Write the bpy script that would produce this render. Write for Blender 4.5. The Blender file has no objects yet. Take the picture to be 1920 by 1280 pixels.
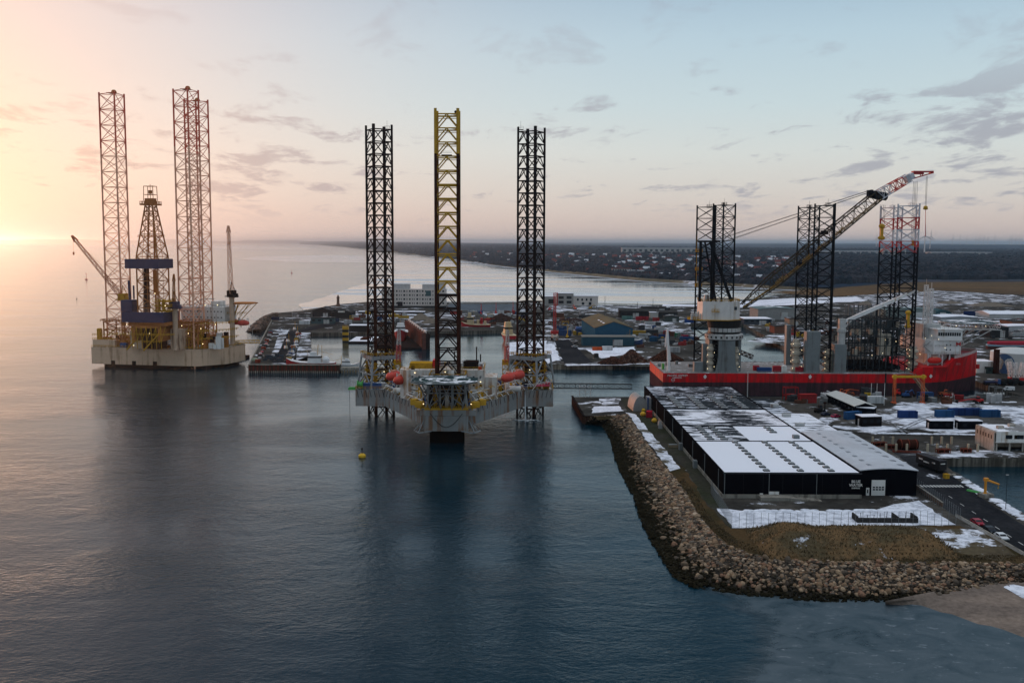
import bpy, math, random
import numpy as np
from mathutils import Vector, Matrix
from mathutils.geometry import tessellate_polygon
random.seed(7)
rnd = random.Random(11)
sc = bpy.context.scene
COL = sc.collection
R = math.radians

# ------------------------------------------------------------------ camera
CAM_H, FPX, PITCH, ROLL = 75.0, 1900.0, 5.59, 0.2
cam_d = bpy.data.cameras.new("camera")
cam_d.sensor_width = 36.0
cam_d.lens = 36.0 * FPX / 1920.0
cam_d.clip_start, cam_d.clip_end = 1.0, 120000.0
cam = bpy.data.objects.new("camera", cam_d)
COL.objects.link(cam)
CR = Matrix.Rotation(R(90 - PITCH), 3, 'X') @ Matrix.Rotation(R(ROLL), 3, 'Z')
CP = Vector((0, 0, CAM_H))
cam.matrix_world = Matrix.Translation(CP) @ CR.to_4x4()
sc.camera = cam

def ray(px, py):
    return CR @ Vector(((px - 960) / FPX, (640 - py) / FPX, -1.0))
def P(px, py, z=3.0):
    "world point on the level z seen at photo pixel (px, py)"
    d = ray(px, py)
    return CP + d * ((z - CAM_H) / d.z)
def Q(px, py, Y):
    "world point at distance Y ahead seen at photo pixel (px, py)"
    d = ray(px, py)
    return CP + d * (Y / d.y)
def PX(px, Y):
    return Q(px, 640, Y).x
def QZ(py, Y, px=960):
    return Q(px, py, Y).z

# ------------------------------------------------------------------ node helpers
def nd(t, ty, props=None, ins=None):
    n = t.nodes.new(ty)
    for k, v in (props or {}).items():
        setattr(n, k, v)
    for k, v in (ins or {}).items():
        s = n.inputs[k]
        if isinstance(v, bpy.types.NodeSocket):
            t.links.new(v, s)
        else:
            s.default_value = v
    return n
def mth(t, op, a, b=0.0, clamp=False):
    n = nd(t, 'ShaderNodeMath', {'operation': op, 'use_clamp': clamp}, {0: a, 1: b})
    return n.outputs[0]
def mixc(t, f, a, b, mode='MIX'):
    n = nd(t, 'ShaderNodeMixRGB', {'blend_type': mode}, {'Fac': f, 'Color1': a, 'Color2': b})
    return n.outputs[0]
def c4(c):
    return (c[0], c[1], c[2], 1.0)
def maprange(t, v, a, b, c=0.0, d=1.0, smooth=True):
    n = nd(t, 'ShaderNodeMapRange', {'interpolation_type': 'SMOOTHSTEP' if smooth else 'LINEAR'},
           {'Value': v, 'From Min': a, 'From Max': b, 'To Min': c, 'To Max': d})
    return n.outputs[0]
def noise(t, vec, scale, detail=4.0, rough=0.55, dist=0.0):
    n = nd(t, 'ShaderNodeTexNoise', {}, {'Vector': vec, 'Scale': scale, 'Detail': detail, 'Roughness': rough, 'Distortion': dist})
    return n.outputs[0]
def mapping(t, vec, scale=(1, 1, 1), rot=(0, 0, 0), loc=(0, 0, 0)):
    n = nd(t, 'ShaderNodeMapping', {}, {'Vector': vec, 'Scale': scale, 'Rotation': rot, 'Location': loc})
    return n.outputs[0]

# ------------------------------------------------------------------ sky and sun
SUN_AZ, SUN_EL = -36.0, 3.5
def direction(az, el):
    return Vector((math.sin(R(az)) * math.cos(R(el)), math.cos(R(az)) * math.cos(R(el)), math.sin(R(el))))
w = bpy.data.worlds.new("World")
sc.world = w
w.use_nodes = True
t = w.node_tree
t.nodes.clear()
tc = nd(t, 'ShaderNodeTexCoord').outputs['Generated']
sx = nd(t, 'ShaderNodeSeparateXYZ', {}, {0: tc})
zc = mth(t, 'MAXIMUM', sx.outputs['Z'], 0.0)
ramp = nd(t, 'ShaderNodeValToRGB', {}, {'Fac': zc})
STOPS = [(0.0, (0.66, 0.53, 0.48)), (0.02, (0.66, 0.56, 0.51)), (0.045, (0.66, 0.62, 0.58)), (0.085, (0.64, 0.68, 0.67)),
         (0.13, (0.55, 0.66, 0.70)), (0.19, (0.46, 0.60, 0.69)), (0.235, (0.36, 0.50, 0.62)), (0.30, (0.15, 0.26, 0.36)), (0.42, (0.075, 0.15, 0.23)), (0.62, (0.09, 0.17, 0.25)), (0.78, (0.74, 0.82, 0.94)), (1.0, (1.55, 1.62, 1.74))]  # out of view: dark band for the water, overbright zenith added as fill
els = ramp.color_ramp.elements
els[0].position, els[0].color = STOPS[0][0], c4(STOPS[0][1])
els[1].position, els[1].color = STOPS[-1][0], c4(STOPS[-1][1])
for p_, c_ in STOPS[1:-1]:
    e_ = els.new(p_)
    e_.color = c4(c_)
gd = direction(-42, 5.5)
dot = nd(t, 'ShaderNodeVectorMath', {'operation': 'DOT_PRODUCT'}, {0: tc, 1: gd}).outputs['Value']
dot = mth(t, 'MAXIMUM', dot, 0.0)
wide = mth(t, 'POWER', dot, 8.5)
dot2 = mth(t, 'MAXIMUM', nd(t, 'ShaderNodeVectorMath', {'operation': 'DOT_PRODUCT'}, {0: tc, 1: direction(-36, 3.0)}).outputs['Value'], 0.0)
tight = mth(t, 'POWER', dot2, 70.0)
col = mixc(t, mth(t, 'MULTIPLY', wide, 0.95), ramp.outputs[0], (1.0, 0.69, 0.59, 1))
col = mixc(t, mth(t, 'MULTIPLY', tight, 0.6, True), col, (1.05, 0.62, 0.42, 1))
# clouds: flattened towards the horizon, thicker away from the sunset
den = mth(t, 'ADD', zc, 0.13)
uv = nd(t, 'ShaderNodeCombineXYZ', {}, {0: mth(t, 'DIVIDE', sx.outputs['X'], den), 1: mth(t, 'DIVIDE', sx.outputs['Y'], den), 2: 0.0})
cv = mapping(t, uv.outputs[0], (1.0, 0.62, 1), (0, 0, 0), (3.1, 7.7, 0))
cn = noise(t, cv, 4.2, 9.0, 0.62, 0.3)
big = noise(t, mapping(t, uv.outputs[0], (1, 0.8, 1), (0, 0, 0), (1.3, 0.2, 0)), 0.45, 2.0, 0.5)
def blob(az, el, k, gain):
    d_ = nd(t, 'ShaderNodeVectorMath', {'operation': 'DOT_PRODUCT'}, {0: tc, 1: direction(az, el)}).outputs['Value']
    return mth(t, 'MULTIPLY', mth(t, 'POWER', mth(t, 'MAXIMUM', d_, 0.0), k), gain)
bias = blob(24.5, 7.4, 420, 0.19)
for a_ in ((27, 12.0, 500, 0.09), (-14.5, 3.0, 900, 0.13), (-22, 5.2, 900, 0.06), (14, 5.0, 300, 0.05), (-26, 6.5, 1500, 0.08), (20, 3.4, 900, 0.05),
           (3, 9.2, 1500, 0.08), (-8, 3.0, 1500, 0.08)):
    bias = mth(t, 'ADD', bias, blob(*a_))
cs = mth(t, 'ADD', mth(t, 'ADD', cn, bias), mth(t, 'MULTIPLY', mth(t, 'SUBTRACT', big, 0.5), 0.30))
cmask = maprange(t, cs, 0.55, 0.70)
cmask = mth(t, 'MULTIPLY', cmask, maprange(t, zc, 0.008, 0.05))
cmask = mth(t, 'MULTIPLY', cmask, maprange(t, zc, 0.19, 0.10, 0.35, 1.0))
ccol = mixc(t, wide, (0.33, 0.34, 0.41, 1), (0.72, 0.47, 0.40, 1))
col = mixc(t, mth(t, 'MULTIPLY', cmask, 0.78), col, ccol)
# below the horizon: the colour of dim water
col = mixc(t, maprange(t, sx.outputs['Z'], -0.03, 0.0), (0.05, 0.06, 0.08, 1), col)
sky = nd(t, 'ShaderNodeTexSky', {'sky_type': 'NISHITA', 'sun_disc': False, 'sun_elevation': R(SUN_EL), 'sun_rotation': R(SUN_AZ),
                                 'air_density': 1.2, 'dust_density': 2.0, 'ozone_density': 2.0})
bg1 = nd(t, 'ShaderNodeBackground', {}, {'Color': sky.outputs[0], 'Strength': 0.02})
bg2 = nd(t, 'ShaderNodeBackground', {}, {'Color': col, 'Strength': 1.0})
add = nd(t, 'ShaderNodeAddShader', {}, {0: bg1.outputs[0], 1: bg2.outputs[0]})
nd(t, 'ShaderNodeOutputWorld', {}, {'Surface': add.outputs[0]})

sun_d = bpy.data.lights.new("sun", 'SUN')
sun_d.energy = 1.9
sun_d.angle = R(4.0)
sun_d.color = (1.0, 0.38, 0.17)
sun = bpy.data.objects.new("sun", sun_d)
sun.rotation_euler = direction(SUN_AZ, SUN_EL).to_track_quat('Z', 'Y').to_euler()
COL.objects.link(sun)

sc.view_settings.view_transform = 'Standard'
sc.view_settings.look = 'None'
sc.view_settings.exposure = 0.0
sc.view_settings.gamma = 1.0
sc.view_settings.use_curve_mapping = False
sc.cycles.max_bounces = 6
sc.cycles.diffuse_bounces = 2
sc.cycles.glossy_bounces = 3
sc.cycles.transparent_max_bounces = 8
sc.cycles.sample_clamp_indirect = 4.0

# ------------------------------------------------------------------ materials
MATS = {}
def M(name, rgb, rough=0.65, metal=0.0, var=0.18, scale=0.4, streak=None, snow=None, bump=0.0, stripes=None):
    """painted or raw surface: two scales of tone noise, optional run-down stains, snow dusting or fine ribs"""
    if name in MATS:
        return MATS[name]
    m = bpy.data.materials.new(name)
    m.use_nodes = True
    t = m.node_tree
    b = t.nodes['Principled BSDF']
    pos = nd(t, 'ShaderNodeTexCoord').outputs['Object']
    n1 = noise(t, pos, scale, 5.0, 0.6)
    n2 = noise(t, pos, scale * 6, 3.0, 0.6)
    f = mth(t, 'ADD', mth(t, 'MULTIPLY', n1, 0.65), mth(t, 'MULTIPLY', n2, 0.35))
    f = maprange(t, f, 0.3, 0.7, 1.0 - var, 1.0 + var, False)
    cc = mixc(t, 1.0, c4(rgb), f, 'MULTIPLY')
    if streak:
        sv = mapping(t, pos, (1, 1, 0.06))
        s1 = noise(t, sv, streak[2] if len(streak) > 2 else 0.45, 3.0, 0.6)
        s2 = noise(t, pos, 0.15, 2.0)
        sm = maprange(t, mth(t, 'ADD', s1, mth(t, 'MULTIPLY', s2, 0.4)), 0.78 - streak[1], 0.95 - streak[1] * 0.6)
        cc = mixc(t, mth(t, 'MULTIPLY', sm, 0.8), cc, c4(streak[0]))
    if snow:
        s1 = noise(t, pos, snow[1], 6.0, 0.65)
        sm = maprange(t, s1, 0.62 - snow[0] * 0.35, 0.70 - snow[0] * 0.35)
        nz = nd(t, 'ShaderNodeSeparateXYZ', {}, {0: nd(t, 'ShaderNodeNewGeometry').outputs['Normal']}).outputs['Z']
        sm = mth(t, 'MULTIPLY', sm, maprange(t, nz, 0.35, 0.6))
        cc = mixc(t, sm, cc, (0.74, 0.76, 0.80, 1))
    t.links.new(cc, b.inputs['Base Color'])
    b.inputs['Roughness'].default_value = rough
    b.inputs['Metallic'].default_value = metal
    b.inputs['Specular IOR Level'].default_value = 0.0 if rough >= 0.55 else 0.15
    if bump or stripes:
        h = noise(t, pos, scale * 8, 4.0, 0.6)
        if stripes:
            wv = nd(t, 'ShaderNodeTexWave', {'bands_direction': stripes[1]}, {'Vector': pos, 'Scale': stripes[0]})
            h = mth(t, 'ADD', mth(t, 'MULTIPLY', h, 0.3), wv.outputs[1])
        bp = nd(t, 'ShaderNodeBump', {}, {'Height': h, 'Strength': 0.6, 'Distance': bump or 0.05})
        t.links.new(bp.outputs[0], b.inputs['Normal'])
    MATS[name] = m
    return m
def EM(name, rgb, s):
    if name in MATS:
        return MATS[name]
    m = bpy.data.materials.new(name)
    m.use_nodes = True
    b = m.node_tree.nodes['Principled BSDF']
    b.inputs['Base Color'].default_value = c4(rgb)
    b.inputs['Emission Color'].default_value = c4(rgb)
    b.inputs['Emission Strength'].default_value = s
    MATS[name] = m
    return m
def GM(name, base, alt, scale=0.05, snow=0.0, snow_scale=0.08, rough=0.9, stretch=(1, 1, 1), bump=0.0, alt_cut=(0.42, 0.6), snowcol=(0.72, 0.74, 0.80)):
    "ground: two earth tones broken up by noise in world space, with lying snow"
    m = bpy.data.materials.new(name)
    m.use_nodes = True
    t = m.node_tree
    b = t.nodes['Principled BSDF']
    pos = nd(t, 'ShaderNodeNewGeometry').outputs['Position']
    pv = mapping(t, pos, stretch)
    n1 = noise(t, pv, scale, 7.0, 0.65)
    n2 = noise(t, pos, scale * 14, 4.0, 0.65)
    cc = mixc(t, maprange(t, n1, *alt_cut), c4(base), c4(alt))
    cc = mixc(t, 1.0, cc, maprange(t, n2, 0.3, 0.7, 0.72, 1.28, False), 'MULTIPLY')
    if snow > 0:
        s = noise(t, mapping(t, pos, stretch, (0, 0, 0), (13, 5, 0)), snow_scale, 8.0, 0.68)
        sm = maprange(t, s, 0.66 - snow * 0.4, 0.72 - snow * 0.4)
        dirt = maprange(t, noise(t, pos, scale * 5, 5.0, 0.7), 0.35, 0.62)
        cc = mixc(t, sm, cc, mixc(t, dirt, (snowcol[0] * .55, snowcol[1] * .56, snowcol[2] * .58, 1), c4(snowcol)))
    t.links.new(cc, b.inputs['Base Color'])
    b.inputs['Roughness'].default_value = rough
    b.inputs['Specular IOR Level'].default_value = 0.0
    if bump:
        bp = nd(t, 'ShaderNodeBump', {}, {'Height': n2, 'Strength': 0.8, 'Distance': bump})
        t.links.new(bp.outputs[0], b.inputs['Normal'])
    MATS[name] = m
    return m

# ------------------------------------------------------------------ mesh builder
class MB:
    OFF = Vector((0, 0, 0))      # world position of the thing being built in world coordinates
    def __init__(s):
        s.v, s.f, s.m, s.k, s.cuts = [], [], [], 0, []
    def cut(s):
        "the next shapes form a piece of their own"
        s.cuts.append((len(s.v), len(s.f)))
        return s
    def build_each(s, name, mat, parent, **kw):
        "one object per piece marked with cut()"
        ends = s.cuts[1:] + [(len(s.v), len(s.f))]
        out = []
        for (v0, f0), (v1, f1) in zip(s.cuts, ends):
            q = MB()
            q.v = s.v[v0:v1]
            q.f = [tuple(i - v0 for i in f_) for f_ in s.f[f0:f1]]
            q.m = s.m[f0:f1]
            mats = mat if isinstance(mat, (list, tuple)) else [mat]
            if len(set(q.m)) == 1:
                mats = [mats[q.m[0]]]
                q.m = [0] * len(q.m)
            out.append(q.build(name, mats, parent, **kw))
        return out
    def add(s, vs, fs, mi=None):
        o = len(s.v)
        s.v.extend(tuple(p) for p in vs)
        s.f.extend(tuple(i + o for i in q) for q in fs)
        s.m.extend([s.k if mi is None else mi] * len(fs))
        return s
    def box(s, c, d, rz=0.0, top=(1, 1)):
        x, y, z = d[0] / 2, d[1] / 2, d[2] / 2
        cs, sn = math.cos(rz), math.sin(rz)
        vs = []
        for k, (a, b_) in ((-1, (1, 1)), (1, top)):
            for i, j in ((-1, -1), (1, -1), (1, 1), (-1, 1)):
                px, py = i * x * a, j * y * b_
                vs.append((c[0] + px * cs - py * sn, c[1] + px * sn + py * cs, c[2] + k * z))
        return s.add(vs, [(3, 2, 1, 0), (4, 5, 6, 7), (0, 1, 5, 4), (1, 2, 6, 5), (2, 3, 7, 6), (3, 0, 4, 7)])
    def bx(s, x0, x1, y0, y1, z0, z1):
        return s.box(((x0 + x1) / 2, (y0 + y1) / 2, (z0 + z1) / 2), (x1 - x0, y1 - y0, z1 - z0))
    def bar(s, a, b, r, n=4, r2=None):
        a, b = Vector(a), Vector(b)
        d = b - a
        if d.length < 1e-6:
            return s
        d.normalize()
        u = d.cross(Vector((0, 0, 1)))
        if u.length < 1e-3:
            u = Vector((1, 0, 0))
        u.normalize()
        v_ = d.cross(u)
        r2 = r if r2 is None else r2
        vs = []
        for c, rr in ((a, r), (b, r2)):
            for i in range(n):
                an = 2 * math.pi * (i + 0.5) / n
                vs.append(c + (u * math.cos(an) + v_ * math.sin(an)) * rr)
        fs = [(i, (i + 1) % n, n + (i + 1) % n, n + i) for i in range(n)]
        fs += [tuple(range(n))[::-1], tuple(range(n, 2 * n))]
        return s.add(vs, fs)
    def path(s, pts, r, n=4):
        for a, b in zip(pts, pts[1:]):
            s.bar(a, b, r, n)
        return s
    def prism(s, poly, z0, z1, cap=True):
        n = len(poly)
        vs = [(p[0], p[1], z0) for p in poly] + [(p[0], p[1], z1) for p in poly]
        fs = [(i, (i + 1) % n, n + (i + 1) % n, n + i) for i in range(n)]
        if cap:
            tri = tessellate_polygon([[Vector((p[0], p[1], 0)) for p in poly]])
            fs += [tuple(n + i for i in q) for q in tri] + [tuple(q[::-1]) for q in tri]
        return s.add(vs, fs)
    def extrude(s, prof, a0, a1, axis='y'):
        "profile of (u, z) swept along an axis"
        n = len(prof)
        if axis == 'y':
            vs = [(p[0], a0, p[1]) for p in prof] + [(p[0], a1, p[1]) for p in prof]
        else:
            vs = [(a0, p[0], p[1]) for p in prof] + [(a1, p[0], p[1]) for p in prof]
        fs = [(i, (i + 1) % n, n + (i + 1) % n, n + i) for i in range(n)]
        tri = tessellate_polygon([[Vector((p[0], p[1], 0)) for p in prof]])
        fs += [tuple(n + i for i in q) for q in tri] + [tuple(q[::-1]) for q in tri]
        return s.add(vs, fs)
    def lathe(s, c, prof, n=16, axis='z'):
        vs, fs = [], []
        for r, z in prof:
            for i in range(n):
                a = 2 * math.pi * i / n
                if axis == 'z':
                    vs.append((c[0] + r * math.cos(a), c[1] + r * math.sin(a), c[2] + z))
                elif axis == 'x':
                    vs.append((c[0] + z, c[1] + r * math.cos(a), c[2] + r * math.sin(a)))
                else:
                    vs.append((c[0] + r * math.cos(a), c[1] + z, c[2] + r * math.sin(a)))
        for k in range(len(prof) - 1):
            for i in range(n):
                j = (i + 1) % n
                fs.append((k * n + i, k * n + j, (k + 1) * n + j, (k + 1) * n + i))
        fs.append(tuple(range(n))[::-1])
        fs.append(tuple((len(prof) - 1) * n + i for i in range(n)))
        return s.add(vs, fs)
    def ball(s, c, r, n=8, m=5):
        r = (r, r, r) if not hasattr(r, '__len__') else r
        vs, fs = [], []
        for k in range(m + 1):
            ph = -math.pi / 2 + math.pi * k / m
            for i in range(n):
                a = 2 * math.pi * i / n
                vs.append((c[0] + r[0] * math.cos(ph) * math.cos(a), c[1] + r[1] * math.cos(ph) * math.sin(a), c[2] + r[2] * math.sin(ph)))
        for k in range(m):
            for i in range(n):
                j = (i + 1) % n
                fs.append((k * n + i, k * n + j, (k + 1) * n + j, (k + 1) * n + i))
        return s.add(vs, fs)
    def loft(s, rings, close=True, caps=True):
        n = len(rings[0])
        vs = [p for r_ in rings for p in r_]
        fs = []
        for k in range(len(rings) - 1):
            for i in range(n if close else n - 1):
                j = (i + 1) % n
                fs.append((k * n + i, k * n + j, (k + 1) * n + j, (k + 1) * n + i))
        if caps and close:
            fs.append(tuple(range(n))[::-1])
            fs.append(tuple((len(rings) - 1) * n + i for i in range(n)))
        return s.add(vs, fs)
    def rail(s, pts, h=1.1, r=0.05, step=2.5, close=False):
        pts = [Vector(p) for p in pts]
        if close:
            pts.append(pts[0])
        for a, b in zip(pts, pts[1:]):
            n = max(1, int((b - a).length / step))
            for q in (0.55, 1.0):
                s.bar(a + Vector((0, 0, h * q)), b + Vector((0, 0, h * q)), r, 4)
            for i in range(n):
                p = a.lerp(b, i / n)
                s.bar(p, p + Vector((0, 0, h)), r, 4)
        return s
    def truss(s, a, b, w0, w1, nb, rc, rb, up=Vector((0, 0, 1))):
        "four-chord lattice boom from a to b"
        a, b = Vector(a), Vector(b)
        d = (b - a).normalized()
        u = d.cross(up)
        if u.length < 1e-3:
            u = Vector((1, 0, 0))
        u.normalize()
        v_ = u.cross(d)
        def ring(q):
            c = a.lerp(b, q)
            ww = (w0 + (w1 - w0) * q) / 2
            return [c + u * ww * i + v_ * ww * j for i, j in ((-1, -1), (1, -1), (1, 1), (-1, 1))]
        r0 = ring(0)
        for k in range(nb):
            r1 = ring((k + 1) / nb)
            for i in range(4):
                j = (i + 1) % 4
                s.bar(r0[i], r1[i], rc)
                s.bar(r1[i], r1[j], rb)
                s.bar(r0[i] if k % 2 else r0[j], r1[j] if k % 2 else r1[i], rb)
            r0 = r1
        return s
    def build(s, name, mat, parent=None, loc=None, smooth=False, **props):
        me = bpy.data.meshes.new(name)
        if parent is not None and MB.OFF.length:
            s.v = [(p[0] - MB.OFF.x, p[1] - MB.OFF.y, p[2] - MB.OFF.z) for p in s.v]
        me.from_pydata(s.v, [], s.f)
        mats = mat if isinstance(mat, (list, tuple)) else [mat]
        for mm in mats:
            me.materials.append(mm)
        if len(mats) > 1:
            me.polygons.foreach_set('material_index', s.m)
        if smooth:
            me.polygons.foreach_set('use_smooth', [True] * len(s.f))
        me.update()
        o = bpy.data.objects.new(name, me)
        COL.objects.link(o)
        if parent is not None:
            o.parent = parent
        if loc is not None:
            o.location = loc
        for k, v in props.items():
            o[k] = v
        return o

def tag(o, label, cat, group=None):
    o['label'] = label
    o['category'] = cat
    if group:
        o['group'] = group
    return o
def thing(name, label, cat, loc=(0, 0, 0), rz=0.0, group=None):
    o = bpy.data.objects.new(name, None)
    o.empty_display_size = 0.5
    COL.objects.link(o)
    o.location = loc
    o.rotation_euler = (0, 0, rz)
    return tag(o, label, cat, group)
def struct(o, kind='structure'):
    o['kind'] = kind
    return o
def copy_tree(o, loc=None, rz=None, label=None, group=None, parent=None):
    c = o.copy()
    COL.objects.link(c)
    if parent is not None:
        c.parent = parent
    if loc is not None:
        c.location = loc
    if rz is not None:
        c.rotation_euler = (0, 0, rz)
    if label:
        c['label'] = label
    if group:
        c['group'] = group
    for ch in list(o.children):
        copy_tree(ch, parent=c)
    return c
def part(mb, name, mat, parent, **kw):
    return mb.build(name, mat, parent, **kw)
def text_mesh(name, body, size, mat, parent, loc, rot, depth=0.03, align='CENTER', spacing=1.0, xs=1.0):
    cu = bpy.data.curves.new(name, 'FONT')
    cu.body = body
    cu.size = size
    cu.align_x = align
    cu.align_y = 'CENTER'
    cu.extrude = depth
    cu.offset = size * 0.012
    cu.space_character = spacing
    tmp = bpy.data.objects.new(name + "_tmp", cu)
    COL.objects.link(tmp)
    dg = bpy.context.evaluated_depsgraph_get()
    me = bpy.data.meshes.new_from_object(tmp.evaluated_get(dg))
    bpy.data.objects.remove(tmp)
    me.materials.clear()
    me.materials.append(mat)
    o = bpy.data.objects.new(name, me)
    COL.objects.link(o)
    o.parent = parent
    o.location = loc
    o.rotation_euler = rot
    o.scale = (xs, 1, 1)
    return o
# ------------------------------------------------------------------ water, land, far coast
G = 3.0      # harbour ground level
LAY = [0.0]
def sheet(name, poly, z, mat, jitter=0.0, step=4.0, kind='structure'):
    LAY[0] += 0.005
    z += LAY[0]
    pts = [Vector((p[0], p[1])) for p in poly]
    if jitter:
        out = []
        for a, b in zip(pts, pts[1:] + pts[:1]):
            n = max(1, int((b - a).length / step))
            for i in range(n):
                q = a.lerp(b, i / n)
                k = jitter if i else jitter * 0.3
                out.append(q + Vector((rnd.uniform(-k, k), rnd.uniform(-k, k))))
        pts = out
    tri = tessellate_polygon([[Vector((p.x, p.y, 0)) for p in pts]])
    mb = MB()
    vs = [(p.x, p.y, z) for p in pts]
    fs = []
    for a, b, c in tri:
        n_ = (pts[b] - pts[a]).cross(pts[c] - pts[a])
        fs.append((a, b, c) if n_ > 0 else (a, c, b))
    mb.add(vs, fs)
    return struct(mb.build(name, mat), kind)
def pxs(*pts, z=G):
    return [P(x, y, z) for x, y in pts]

# water
m = bpy.data.materials.new("sea_water")
m.use_nodes = True
t = m.node_tree
b = t.nodes['Principled BSDF']
pos = nd(t, 'ShaderNodeNewGeometry').outputs['Position']
b.inputs['Base Color'].default_value = (0.001, 0.016, 0.026, 1)
b.inputs['IOR'].default_value = 1.29
sp = nd(t, 'ShaderNodeSeparateXYZ', {}, {0: pos})
ydist = sp.outputs['Y']
w1 = noise(t, mapping(t, pos, (0.7, 1.0, 1), (0, 0, R(20))), 0.16, 3.0, 0.6, 0.6)
w2 = noise(t, mapping(t, pos, (0.8, 1.3, 1), (0, 0, R(-25))), 0.75, 4.0, 0.65, 0.4)
wind = noise(t, mapping(t, pos, (1, 2.2, 1)), 0.008, 4.0, 0.55)
calm = maprange(t, ydist, 430.0, 620.0, 1.0, 0.6)
amp = mth(t, 'MULTIPLY', maprange(t, wind, 0.35, 0.65, 0.45, 1.45), calm)
h = mth(t, 'MULTIPLY', mth(t, 'ADD', mth(t, 'MULTIPLY', w1, 0.27), mth(t, 'MULTIPLY', w2, 0.13)), amp)
bp = nd(t, 'ShaderNodeBump', {}, {'Height': h, 'Strength': 1.0, 'Distance': 1.0})
t.links.new(bp.outputs[0], b.inputs['Normal'])
b.inputs['Roughness'].default_value = 0.5
b.inputs['Specular IOR Level'].default_value = 0.0
fr = nd(t, 'ShaderNodeFresnel', {}, {'IOR': 1.33, 'Normal': bp.outputs[0]})
gl = nd(t, 'ShaderNodeBsdfGlossy', {}, {'Color': (0.87, 0.94, 0.98, 1), 'Roughness': 0.06, 'Normal': bp.outputs[0]})
wm_ = nd(t, 'ShaderNodeMixShader', {}, {0: mth(t, 'MULTIPLY', fr.outputs[0], 0.92), 1: b.outputs[0], 2: gl.outputs[0]})
t.links.new(wm_.outputs[0], t.nodes['Material Output'].inputs['Surface'])
mb = MB()
X_, Y0_, Y1_ = 60000, -600, 60000
mb.add([(-X_, Y0_, 0), (X_, Y0_, 0), (X_, Y1_, 0), (-X_, Y1_, 0)], [(0, 1, 2, 3)])
struct(mb.build("water", m))

# main harbour ground as one sheet
S0 = P(1073, 744)
crest = pxs((1094, 781), (1150, 781), (1174, 781), (1202, 814), (1238, 864), (1262, 893), (1284, 921), (1305, 959), (1329, 992), (1361, 1023), (1402, 1043), (1470, 1055), (1600, 1057), (1750, 1059), (1920, 1058), (2080, 1060))
basin = pxs((1925, 970), (1862, 936), (1800, 894), (1766, 866), (1762, 858))
by = P(1764, 858).y
north = pxs((1560, 547), (1500, 550), (1400, 562), (1300, 570), (1240, 572), (1100, 572), (970, 567), (832, 567), (760, 566), (687, 566), (637, 571), (571, 582), (514, 587))
harbour = [S0] + crest + basin + [Vector((430, by, 0)), Vector((1500, by, 0)), Vector((1800, 1550, 0)), Vector((900, P(1560, 547).y, 0))] + north + \
    [Vector(p) for p in ((-230, 978, 0), (-151, 577, 0), (-127, 577, 0), (-166, 800, 0), (-110, 806, 0), (-60, 815, 0), (-3, 834, 0), (-3, 642, 0), (22, 600, 0),
                         (135, 597, 0), (135, 905, 0), (207, 905, 0), (190, 698, 0), (246, 590, 0), (243, 478, 0))]
g_yard = GM("yard_gravel", (0.034, 0.032, 0.029), (0.070, 0.064, 0.056), 0.03, snow=0.24, snow_scale=0.06, rough=0.85, bump=0.05)
g_wall = M("quay_concrete", (0.17, 0.155, 0.13), 0.85, var=0.35, scale=0.25, streak=((0.03, 0.025, 0.02), 0.25, 0.8))
mb = MB()
hp = [Vector((p.x, p.y, 0)) for p in harbour]
n = len(hp)
tri = tessellate_polygon([hp])
fs = []
for a, b_, c in tri:
    k_ = (hp[b_] - hp[a]).cross(hp[c] - hp[a]).z
    fs.append((a, b_, c) if k_ > 0 else (a, c, b_))
mb.k = 0
mb.add([(p.x, p.y, G) for p in hp], fs)
mb.k = 1
for i in range(n):
    a, c = hp[i], hp[(i + 1) % n]
    mb.add([(a.x, a.y, -3), (c.x, c.y, -3), (c.x, c.y, G - 0.35), (a.x, a.y, G - 0.35), (a.x, a.y, G), (c.x, c.y, G)], [(0, 1, 2, 3), (3, 2, 5, 4)])
struct(mb.build("ground", [g_yard, g_wall]))

# ground zones laid on it
z1, z2, z3 = G + 0.02, G + 0.045, G + 0.07
g_grass = GM("winter_grass", (0.075, 0.048, 0.024), (0.042, 0.034, 0.018), 0.09, snow=0.05, snow_scale=0.12, bump=0.35)
g_snow = GM("lying_snow", (0.72, 0.74, 0.80), (0.60, 0.62, 0.68), 0.05, rough=0.8, bump=0.03)
g_psnow = GM("patchy_snow", (0.05, 0.048, 0.045), (0.085, 0.08, 0.073), 0.05, snow=0.42, snow_scale=0.07)
g_psnow2 = GM("thin_snow", (0.075, 0.06, 0.04), (0.10, 0.08, 0.05), 0.08, snow=0.36, snow_scale=0.10)
g_asph = GM("asphalt", (0.017, 0.018, 0.021), (0.028, 0.029, 0.032), 0.06, snow=0.02, rough=0.7, stretch=(1, 0.4, 1))
g_path = GM("service_path", (0.046, 0.043, 0.035), (0.032, 0.035, 0.022), 0.05)
sheet("path", pxs((1163, 748), (1212, 745), (1362, 948), (1372, 992), (1345, 965), (1315, 930), (1285, 876), (1240, 836), (1188, 790)), z1, g_path)
sheet("grass_ground", [q for q in crest[4:]] + pxs((1935, 1046), (1800, 985), (1372, 991), (1345, 966), (1315, 931), (1286, 878), (1262, 862), (1246, 858)), z1, g_grass, 0.5)
sheet("snow_ground", pxs((1172, 773), (1190, 776), (1215, 805), (1243, 838), (1276, 878), (1256, 883), (1236, 856), (1210, 822), (1186, 790)), z2, GM("path_snow", (0.1, 0.09, 0.07), (0.12, 0.11, 0.09), 0.1, snow=0.66, snow_scale=0.12), 0.5, 3)
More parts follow.
